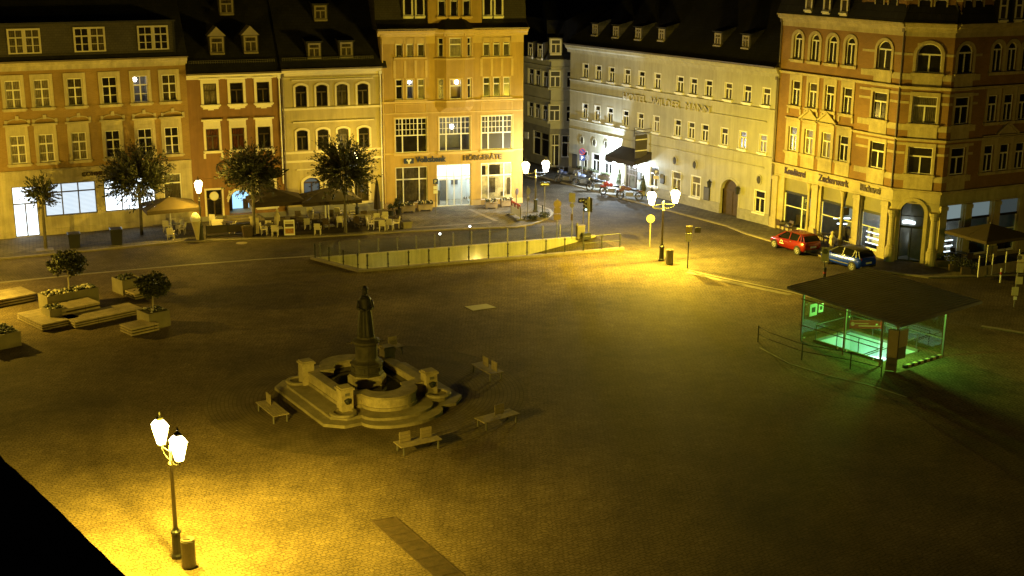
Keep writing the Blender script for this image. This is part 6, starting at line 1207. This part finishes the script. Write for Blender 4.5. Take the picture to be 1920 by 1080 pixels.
# ---------------------------------------------------------------- cars
def loft(mb, secs, m=0):
    n = len(secs[0]); o = len(mb.v); vs = [p for s in secs for p in s]
    mb.add(vs, [(j*n+i, j*n+i+1, (j+1)*n+i+1, (j+1)*n+i) for j in range(len(secs)-1) for i in range(n-1)]+[list(range(n))[::-1], list(range((len(secs)-1)*n, len(secs)*n))], m)
def car(label, w0, w1, col, roofc, decal=False, tall=1.0):
    f, r = gp(*w0), gp(*w1); d = (f-r); wb = 2.5; az = atan2(d.y, d.x); mid = (f+r)/2; n = Vector((-sin(az), cos(az), 0)); n = n if n.y > 0 else -n; mid += n*.78; mid.z = .004
    side = 1 if Vector((-sin(az), cos(az), 0)).y < 0 else -1
    t = thing('parked_car', label, 'car', mid, az, 'cars parked by the bakery pavement'); pm = mat('car_paint_'+label.split()[0], col, rough=.22, var=.03, fine=.02, spec=.7, metal=.25); rm = pm if roofc is None else mat('car_roof_dark', roofc, rough=.45, var=.03)
    S_ = [(-1.93, .66, .46, .86), (-1.88, .78, .34, .98), (-1.7, .84, .25, 1.02), (-1.25, .86, .21, 1.0), (-.4, .865, .20, .96), (.6, .865, .20, .93), (1.05, .85, .21, .90), (1.55, .81, .24, .82), (1.82, .72, .28, .72), (1.93, .60, .36, .60), (1.95, .56, .42, .52)]
    sec = lambda x, hw, zb, zt: [(x, s*y, z) for s, y, z in [(-1, 0, zb), (-1, hw*.86, zb), (-1, hw, zb+.14), (-1, hw*1.0, zb+.5*(zt-zb)), (-1, hw*.965, zt-.06), (-1, hw*.88, zt)]+[(1, hw*.88, zt), (1, hw*.965, zt-.06), (1, hw, zb+.5*(zt-zb)), (1, hw, zb+.14), (1, hw*.86, zb), (1, 0, zb)]]
    mb = MB(); loft(mb, [sec(*s) for s in S_]); mb.build('body', pm, t, smooth=True)
    Gs = [(-1.86, .93, .74, .74), (-1.55, 1.36*tall, .79, .60), (-1.1, 1.45*tall, .80, .62), (-.3, 1.48*tall, .80, .63), (.25, 1.43*tall, .80, .62), (.55, 1.30*tall, .80, .64), (1.15, .91, .76, .76)]
    gs = lambda x, zt, hb, ht: [(x, -hb, .90), (x, -ht, zt-.03), (x, -ht+.1, zt), (x, ht-.1, zt), (x, ht, zt-.03), (x, hb, .90)]
    mb = MB(); loft(mb, [gs(*g) for g in Gs]); gh = mb.build('glasshouse', mat('car_glass', (.01, .01, .012), rough=.08, var=.1, spec=.12), t, smooth=True)
    mb = MB(); R_ = [(x, zt+.012, ht) for x, zt, hb, ht in Gs[1:5]]; loft(mb, [[(x, -ht, z-.035), (x, -ht+.1, z), (x, ht-.1, z), (x, ht, z-.035)] for x, z, ht in R_]); mb.build('roof', rm, t, smooth=True)
    mb = MB()
    for s in (-1, 1):
        for a, b in (((1.15, .775, .92), (.27, .63, 1.42*tall)), ((-.25, .81, .92), (-.3, .645, 1.45*tall)), ((-1.15, .81, .92), (-1.25, .63, 1.42*tall)), ((-1.82, .75, .95), (-1.52, .61, 1.37*tall)), ((-1.5, .8, .93), (-1.35, .63, 1.40*tall))): mb = MB(); mb.beam((a[0], s*a[1], a[2]), (b[0], s*b[1], b[2]), .07, .03, up=(0, s, 0)); mb.build('pillar', rm, t)
        mb = MB(); mb.ball((.78, s*.93, .98), .1, 8, 6, 0, (.8, 1, .8)); mb.build('wing_mirror', pm, t)
    for s in (-1, 1):
        for x in (-1.22, 1.24):
            mb = MB(); mb.tube((x, s*.84, .31), (x, s*.872, .31), .36, n=20, m=0); a = mb.build('wheel_arch', 'black', t); mb = MB(); mb.tube((x, s*.68, .31), (x, s*.885, .31), .305, n=22); w = mb.build('wheel', 'black', t); mb = MB(); mb.tube((x, s*.885, .31), (x, s*.892, .31), .21, n=18, m=0)
            for k in range(5): q = 2*pi*k/5+.3; mb.beam((x, s*.895, .31), (x+.19*cos(q), s*.895, .31+.19*sin(q)), .012, .06, 1, up=(-sin(q), 0, cos(q)))
            for k in range(18): q, q2 = 2*pi*k/18, 2*pi*(k+1)/18; mb.beam((x+.2*cos(q), s*.893, .31+.2*sin(q)), (x+.2*cos(q2), s*.893, .31+.2*sin(q2)), .012, .03, 1, up=(cos(q), 0, sin(q)))
            mb.build('rim', ['black', mat('alloy', (.65, .65, .65), rough=.25, var=.05, metal=.6) if 'alloy' not in bpy.data.materials else bpy.data.materials['alloy']], w)
        mb = MB(); mb.ball((1.78, s*.60, .62), .15, 8, 6, 0, (.9, .7, .6)); mb.build('headlight', mat('headlight', (.5, .5, .5), rough=.1) if 'headlight' not in bpy.data.materials else bpy.data.materials['headlight'], t)
        mb = MB(); mb.ball((-1.86, s*.66, .86), .13, 8, 6, 0, (.45, .75, 1.1)); mb.build('taillight', 'sign_red', t)
        mb = MB(); mb.box(-.55, -.38, s*.862-.012, s*.862+.012, .82, .85); mb.box(.45, .62, s*.862-.012, s*.862+.012, .80, .83); mb.build('door_handle', 'greyiron', t)
    mb = MB(); mb.box(-1.975, -1.93, -.26, .26, .56, .67); mb.build('number_plate', 'sign_white', t); mb = MB(); mb.box(-1.96, -1.8, -.7, .7, .30, .42); mb.build('bumper', 'black', t)
    if decal:
        mb = MB(); y = side*.872; mb.box(.25, .68, y-.004, y+.004, .50, .58); [mb.beam((.47+.12*cos(pi*k/6), y, .63+.12*sin(pi*k/6)), (.47+.12*cos(pi*(k+1)/6), y, .63+.12*sin(pi*(k+1)/6)), .008, .05, up=(1, 0, .3)) for k in range(6)]; mb.build('door_decal', 'sign_white', t)
    else:
        mb = MB(); y = side*.872; mb.box(-.85, .85, y-.006, y+.006, .40, .46); mb.build('side_strip', 'sign_grey', t)
car('red hatchback with a white door decal parked before the bakery', (1451, 464), (1497.6, 478.2), (.21, .014, .010), None, True); car('blue hatchback with a dark roof parked behind the red car', (1548.6, 494), (1598, 508), (.008, .045, .85), (.015, .015, .017), False)
# ---------------------------------------------------------------- motorcycles by the hotel
def bike(label, a, b, col, mw=None, screen=True, box=True):
    f, r = gp(*a, 0), gp(*b, 0); az = radians(150+(a[0]*7) % 13); c = (f+r)/2; t = thing('motorcycle', label, 'motorcycle', (c.x, c.y, .004), az, 'motorcycles parked before the hotel'); pm = mat('bike_paint', col, rough=.3, var=.05)
    for x in (-.75, .75):
        mb = MB(); n = 18
        for k in range(n): p, q = 2*pi*k/n, 2*pi*(k+1)/n; mb.tube((x+.29*cos(p), 0, .33+.29*sin(p)), (x+.29*cos(q), 0, .33+.29*sin(q)), .06, n=6)
        w = mb.build('wheel', 'black', t); mb = MB(); mb.tube((x, -.05, .33), (x, .05, .33), .09, n=10); [mb.beam((x, 0, .33), (x+.27*cos(k*1.05), 0, .33+.27*sin(k*1.05)), .015, .015) for k in range(6)]; mb.build('hub', 'zinc', w)
    mb = MB(); mb.box(-.28, .3, -.16, .16, .28, .62); mb.tube((-.75, .12, .3), (0, .13, .4), .05); mb.tube((-.95, -.17, .38), (.1, -.17, .32), .06, n=8); mb.build('engine', 'greyiron', t)
    mb = MB(); mb.ball((.18, 0, .86), .3, 12, 8, 0, (1.15, .55, .55)); mb.ball((.75, 0, .70), .24, 10, 6, 0, (1.3, .4, .35)); mb.ball((.52, 0, .94), .22, 10, 7, 0, (1, .9, 1)); mb.ball((-.8, 0, .74), .2, 10, 6, 0, (1.5, .5, .35)); mb.build('bodywork', pm, t, smooth=True)
    mb = MB(); mb.ball((-.38, 0, .83), .3, 12, 6, 0, (1.35, .55, .28)); mb.build('seat', 'black', t, smooth=True)
    mb = MB(); [mb.tube((.75, s*.1, .33), (.48, s*.1, 1.02), .028) for s in (-1, 1)]; mb.tube((.45, -.38, 1.08), (.45, .38, 1.08), .02); [mb.tube((.45, s*.3, 1.1), (.5, s*.36, 1.28), .012) for s in (-1, 1)]; [mb.ball((.5, s*.37, 1.3), .06, 8, 5) for s in (-1, 1)]; mb.build('handlebar', 'zinc', t)
    if screen: mb = MB(); mb.add([(.68, -.2, 1.0), (.68, .2, 1.0), (.5, .17, 1.42), (.5, -.17, 1.42)], [(0, 1, 2, 3)]); mb.build('windscreen', 'glass', t)
    if box: mb = MB(); [mb.box(-1.0, -.5, s*.22-.09+s*.06, s*.22+.09+s*.06, .45, .8) for s in (-1, 1)]; mb.box(-1.05, -.7, -.2, .2, .9, 1.2); mb.build('luggage_box', pm if col[0] > .3 else 'sign_grey', t)
    mb = MB(); mb.ball((.74, 0, .95), .11, 8, 6); mb.build('headlight', 'sign_white', t); t.scale = (1.12, 1.12, 1.1)
bike('dark blue touring motorcycle with pale boxes, furthest left in the row by the hotel', (1046, 338), (1079, 350), (.04, .05, .10)); bike('blue and white motorcycle second from the left in the row by the hotel', (1082, 343), (1110, 356.5), (.12, .14, .22)); bike('black motorcycle in the middle of the row by the hotel', (1114, 351), (1131, 366), (.02, .02, .02), None, True, False)
bike('red motorcycle fourth in the row by the hotel entrance', (1133, 360), (1161, 374), (.26, .025, .018), None, True, False); bike('brown motorcycle at the right end of the row beside the glare of the lamp', (1166, 368), (1195, 381), (.12, .05, .025), None, False, False)
# ---------------------------------------------------------------- glass shelter over the stairs
sh = thing('glass_shelter', 'glass stair shelter with a flat dark roof, glowing green inside', 'shelter', sO, azS); sx_, ty_ = 4.2, 6.4
mb = MB(); c4 = [(-.65, -.65), (sx_+2.3, -.65), (sx_+2.3, ty_+.7), (-.65, ty_+.7)]; zf = lambda x, y: 2.68+.045*(y+.65)+.01*x
mb.add([(x, y, zf(x, y)) for x, y in c4]+[(x, y, zf(x, y)+.14) for x, y in c4], [(3, 2, 1, 0), (4, 5, 6, 7), (0, 1, 5, 4), (1, 2, 6, 5), (2, 3, 7, 6), (3, 0, 4, 7)])
for k in range(31): y = -.6+(ty_+1.25)*k/30; mb.beam((-.64, y, zf(-.64, y)+.15), (sx_+2.28, y, zf(sx_+2.28, y)+.15), .05, .035)
mb.build('roof', mat('ribbed_roof_sheet', (.085, .105, .17), var=.25, scale=.7, rough=.42), sh)
mb = MB()
for x, y in ((0, 0), (0, .95), (0, ty_), (sx_, 0), (sx_, ty_), (0, 3.4)): mb = MB(); mb.box(x-.05, x+.05, y-.05, y+.05, 0, zf(x, y)); mb.build('post', 'greyiron', sh)
mb = MB()
for (x0, y0), (x1, y1) in (((-.06, 1.1), (-.06, 3.3)), ((-.06, 3.5), (-.06, ty_-.1)), ((0.1, ty_+.05), (sx_-.1, ty_+.05)), ((sx_+.06, .2), (sx_+.06, ty_-.2))): mb.poly([(x0, y0, .12), (x1, y1, .12), (x1, y1, 2.45), (x0, y0, 2.45)])
mb.build('glass_wall', 'greenglass', sh); mb = MB()
for z in (.98, 2.5): mb.tube((-.12, 1.0, z), (-.12, ty_+.1, z), .03); mb.tube((sx_+.0, .1, z), (sx_+.0, ty_, z), .03)
for k in (1.3, 3.1, 3.7, 6.1):
    for z in (.3, 2.25): mb.ball((-.12, k, z), .05, 8, 5, 1)
mb.build('rail', ['zinc', 'white'], sh)
mb = MB(); h0, h1, k0, k1 = HS; dz = -3.0; teal = mat('stair_wall_paint', (.58, .66, .62), var=.08)
for q in (((h0, k0), (h1, k0)), ((h1, k0), (h1, k1)), ((h1, k1), (h0, k1)), ((h0, k1), (h0, k0))): (a, b), (c, d) = q; mb.poly([(a, b, dz), (a, b, 0), (c, d, 0), (c, d, dz)])
mb.poly([(h0, k0, dz), (h1, k0, dz), (h1, k1, dz), (h0, k1, dz)]); mb.build('stairwell', teal, sh); mb = MB()
for i in range(14): mb.box(h0+.01, h1-.01, k0+.02+i*.26, k0+.02+(i+1)*.26, dz+.01, -.2*(i+1) if -.2*(i+1) > dz+.02 else dz+.02)
mb.build('stairs', 'h_plinth', sh); mb = MB(); mb.box(h0-.12, h0-.001, k0-.12, k1+.12, 0, .14); mb.box(h1+.001, h1+.12, k0-.12, k1+.12, 0, .14); mb.box(h0, h1, k1+.001, k1+.12, 0, .14); mb.build('stair_kerb', 'kerb', sh); mb = MB()
for a, b in (((h0-.06, k0, 1), (h0-.06, k1, 1)), ((h1+.06, k0, 1), (h1+.06, k1, 1)), ((h0-.06, k1+.06, 1), (h1+.06, k1+.06, 1)), ((h0+.15, k0, .8), (h0+.15, k1, -1.8)), ((h1-.15, k0, .8), (h1-.15, k1, -1.8))): mb.tube(a, b, .028)
for x in (h0-.06, h1+.06):
    for i in range(4): y = k0+(k1-k0)*i/3; mb.tube((x, y, 0), (x, y, 1), .025)
mb.build('handrail', 'zinc', sh)
tubeM = emit('stair_tube', (.62, 1.0, .90), 5); mb = MB(); mb.tube((h1-.04, k0+.6, -.75), (h1-.04, k1-.6, -1.2), .035); mb.build('tube_lamp', tubeM, sh)
for p, e, c in ((((h0+h1)/2+.3, (k0+k1)/2+.5, -.9), 78, (.55, 1.0, .90)), ((1.2, 1.2, 2.35), 560, (.30, 1.0, .10)), ((2.6, 4.6, 2.4), 280, (.30, 1.0, .12))): l = plight(sc_(*p), e, c, .15)
for x, y in ((1.2, 1.2), (2.6, 4.6)):
    mb = MB(); mb.box(x-.08, x+.08, y-.55, y+.55, 2.5, 2.56); mb.build('ceiling_lamp', emit('green_tube', (.45, 1, .35), 1.6) if 'green_tube' not in bpy.data.materials else bpy.data.materials['green_tube'], sh)
mb = MB(); mb.box(-.95, .95, -.02, .02, -.24, .24, 0); mb.box(-.75, .1, -.03, -.02, .02, .08, 1); mb.box(-.45, .8, -.03, -.02, -.12, -.05, 1); mb.ball((-.78, -.02, .02), .12, 8, 6, 1, (1, .2, 1)); o = mb.build('red_sign', ['sign_red', mat('faded_red', (.55, .16, .13))], sh, ((h0+h1)/2+.4, 3.9, 1.15), radians(-90+50))
for x, y, w, z0, z1, m in ((-.3, .02, .5, .75, 2.3, 'cream_canvas'), (.42, -.02, .85, 1.25, 2.2, 'cream_canvas')): mb = MB(); mb.box(-w/2, w/2, -.04, .04, z0, z1); mb.box(-w/2-.04, w/2+.04, .041, .06, z0-.7, z1+.05, 1); mb.build('notice_board', [m, 'greyiron'], sh, (x, y, 0), 0 if x > 0 else radians(-60))
for x, w, h in ((.75, .62, .7), (1.4, .4, .5)): mb = MB(); mb.box(-w/2, w/2, -.02, .03, -h/2, h/2, 0); mb.box(-w*.25, w*.25, -.03, -.021, -h*.2, h*.22, 1); mb.build('timetable', ['sign_white', 'door'], sh, (x, ty_-.12, 1.75))
mb = MB()
for k in range(12): mb.box(.75+k*.27, .75+(k+1)*.27, -.12, .06, 0, .14, k % 2)
mb.build('hazard_kerb', ['black', 'cream_canvas'], sh); mb = MB(); mb.box(-.3, sx_+.3, .061, ty_+.2, .0, .012) if 0 else None
t = thing('guard_railing', 'low two-bar steel railing curving round the left of the glass shelter', 'railing', (0, 0, 0)); P_ = [gp(*p) for p in ((1421, 641), (1440, 652), (1503, 675), (1594, 692), (1652, 706))]; mb = MB()
for a, b in zip(P_, P_[1:]):
    for z in (.5, .9): mb.tube(a+Vector((0, 0, z)), b+Vector((0, 0, z)), .022)
mb.build('rails', 'iron', t)
for p in (P_[0], P_[2], P_[3], P_[4]): mb = MB(); mb.tube(p, p+Vector((0, 0, .97)), .032); mb.build('post', 'iron', t)
P2_ = [gp(*p) for p in ((1424, 652), (1480, 682), (1560, 706), (1630, 722), (1700, 745))]; strip('kerb', [V2(p) for p in P2_], .12, .015, 'ring')
# ---------------------------------------------------------------- bakery terrace at the right
parasol('wide brown parasol over the bakery terrace at the right', 1848, 505, 4.4, 3.8, 3.25, 2.55, az3, 'parasol_tan', valance=.2)
t = thing('terrace_screen', 'low glass and timber windbreak with white posts along the bakery terrace', 'screen', gp(1833, 520, PV), az3+.05); mb = MB(); n = 4; w = 5.2
for k in range(n+1): mb = MB(); mb.box(k*w/n-.03, k*w/n+.03, -.03, .03, 0, 1.5); mb.build('post', 'white', t)
mb = MB(); mb.box(0, w, -.02, .02, .05, .72); mb.build('lower_panel', 'benchwood', t); mb = MB(); mb.poly([(0, 0, .74), (w, 0, .74), (w, 0, 1.45), (0, 0, 1.45)]); mb.build('glass_panel', 'glass', t)
for k, (x, y, w, lab) in enumerate(((1775, 500, 1.6, 'by the corner pillar of the bakery'), (1800, 508, 1.5, 'in the middle of the bakery terrace front'), (1820, 514, 1.3, 'next to the white windbreak posts'))):
    t = thing('hedge_box', 'dark planter box with low green hedge '+lab, 'planter', gp(x, y, PV), -.15, 'hedge boxes round the bakery terrace'); mb = MB(); mb.box(-w/2, w/2, -.2, .2, 0, .45); mb.build('trough', 'door', t); crown('hedge', (0, 0, .65), w/2, 420, t, ('leaf', 'leaf2'), .08, .45, 50+k)
for i, (x, y, a, lab) in enumerate(((1790, 490, 30, 'left under the brown parasol'), (1812, 497, 200, 'in the middle under the brown parasol'), (1856, 500, 120, 'right under the brown parasol'), (1765, 485, 60, 'beside the corner pillar'))): chair('dark chair on the bakery terrace '+lab, x, y, a, True)
for x, y, lab in ((1800, 493, 'on the bakery terrace under the brown parasol'), (1845, 499, 'on the right of the bakery terrace')): table('round dark cafe table '+lab, x, y)
for x, y, a, lab in ((1462, 432, 120, 'by the first pillar of the brick house'), (1478, 437, -60, 'second along the brick house front'), (1533, 452, 100, 'before the middle bakery window'), (1552, 458, -70, 'right of the middle bakery window'), (1600, 466, 90, 'by the last pillar before the bakery corner')): chair('dark chair on the narrow pavement '+lab, x, y, a, True)
for x, y, lab in ((1470, 436, 'before the first window of the brick house'), (1543, 456, 'before the middle window of the brick house')): table('round dark cafe table '+lab, x, y)

for x, y, w in ((1161, 352, 'left'), (1205, 366, 'right')):
    t = thing('cone_topiary', 'pale pot with a pointed cone of clipped green %s of the hotel door' % w, 'topiary', gp(x, y, PV), 0, 'clipped cones beside the hotel door'); mb = MB(); mb.lathe([(.22, 0), (.28, .4), (.31, .42), (.26, .41)], 12); mb.build('pot', 'h_plinth', t)
    rnd = random.Random(x); mb = MB(); mb.lathe([(.27, .42), (.2, 1.0), (.02, 1.75)], 9)
    for k in range(500): z = rnd.uniform(0, 1); a = rnd.uniform(0, 6.3); q = .30*(1-z)+.02; p = Vector((q*cos(a), q*sin(a), .42+1.38*z)); u = Vector((rnd.gauss(0, 1), rnd.gauss(0, 1), rnd.gauss(0, 1))).normalized()*.06; v = u.orthogonal().normalized()*.04; mb.poly([p-u, p+v, p+u, p-v])
    mb.build('foliage', 'leaf2', t)
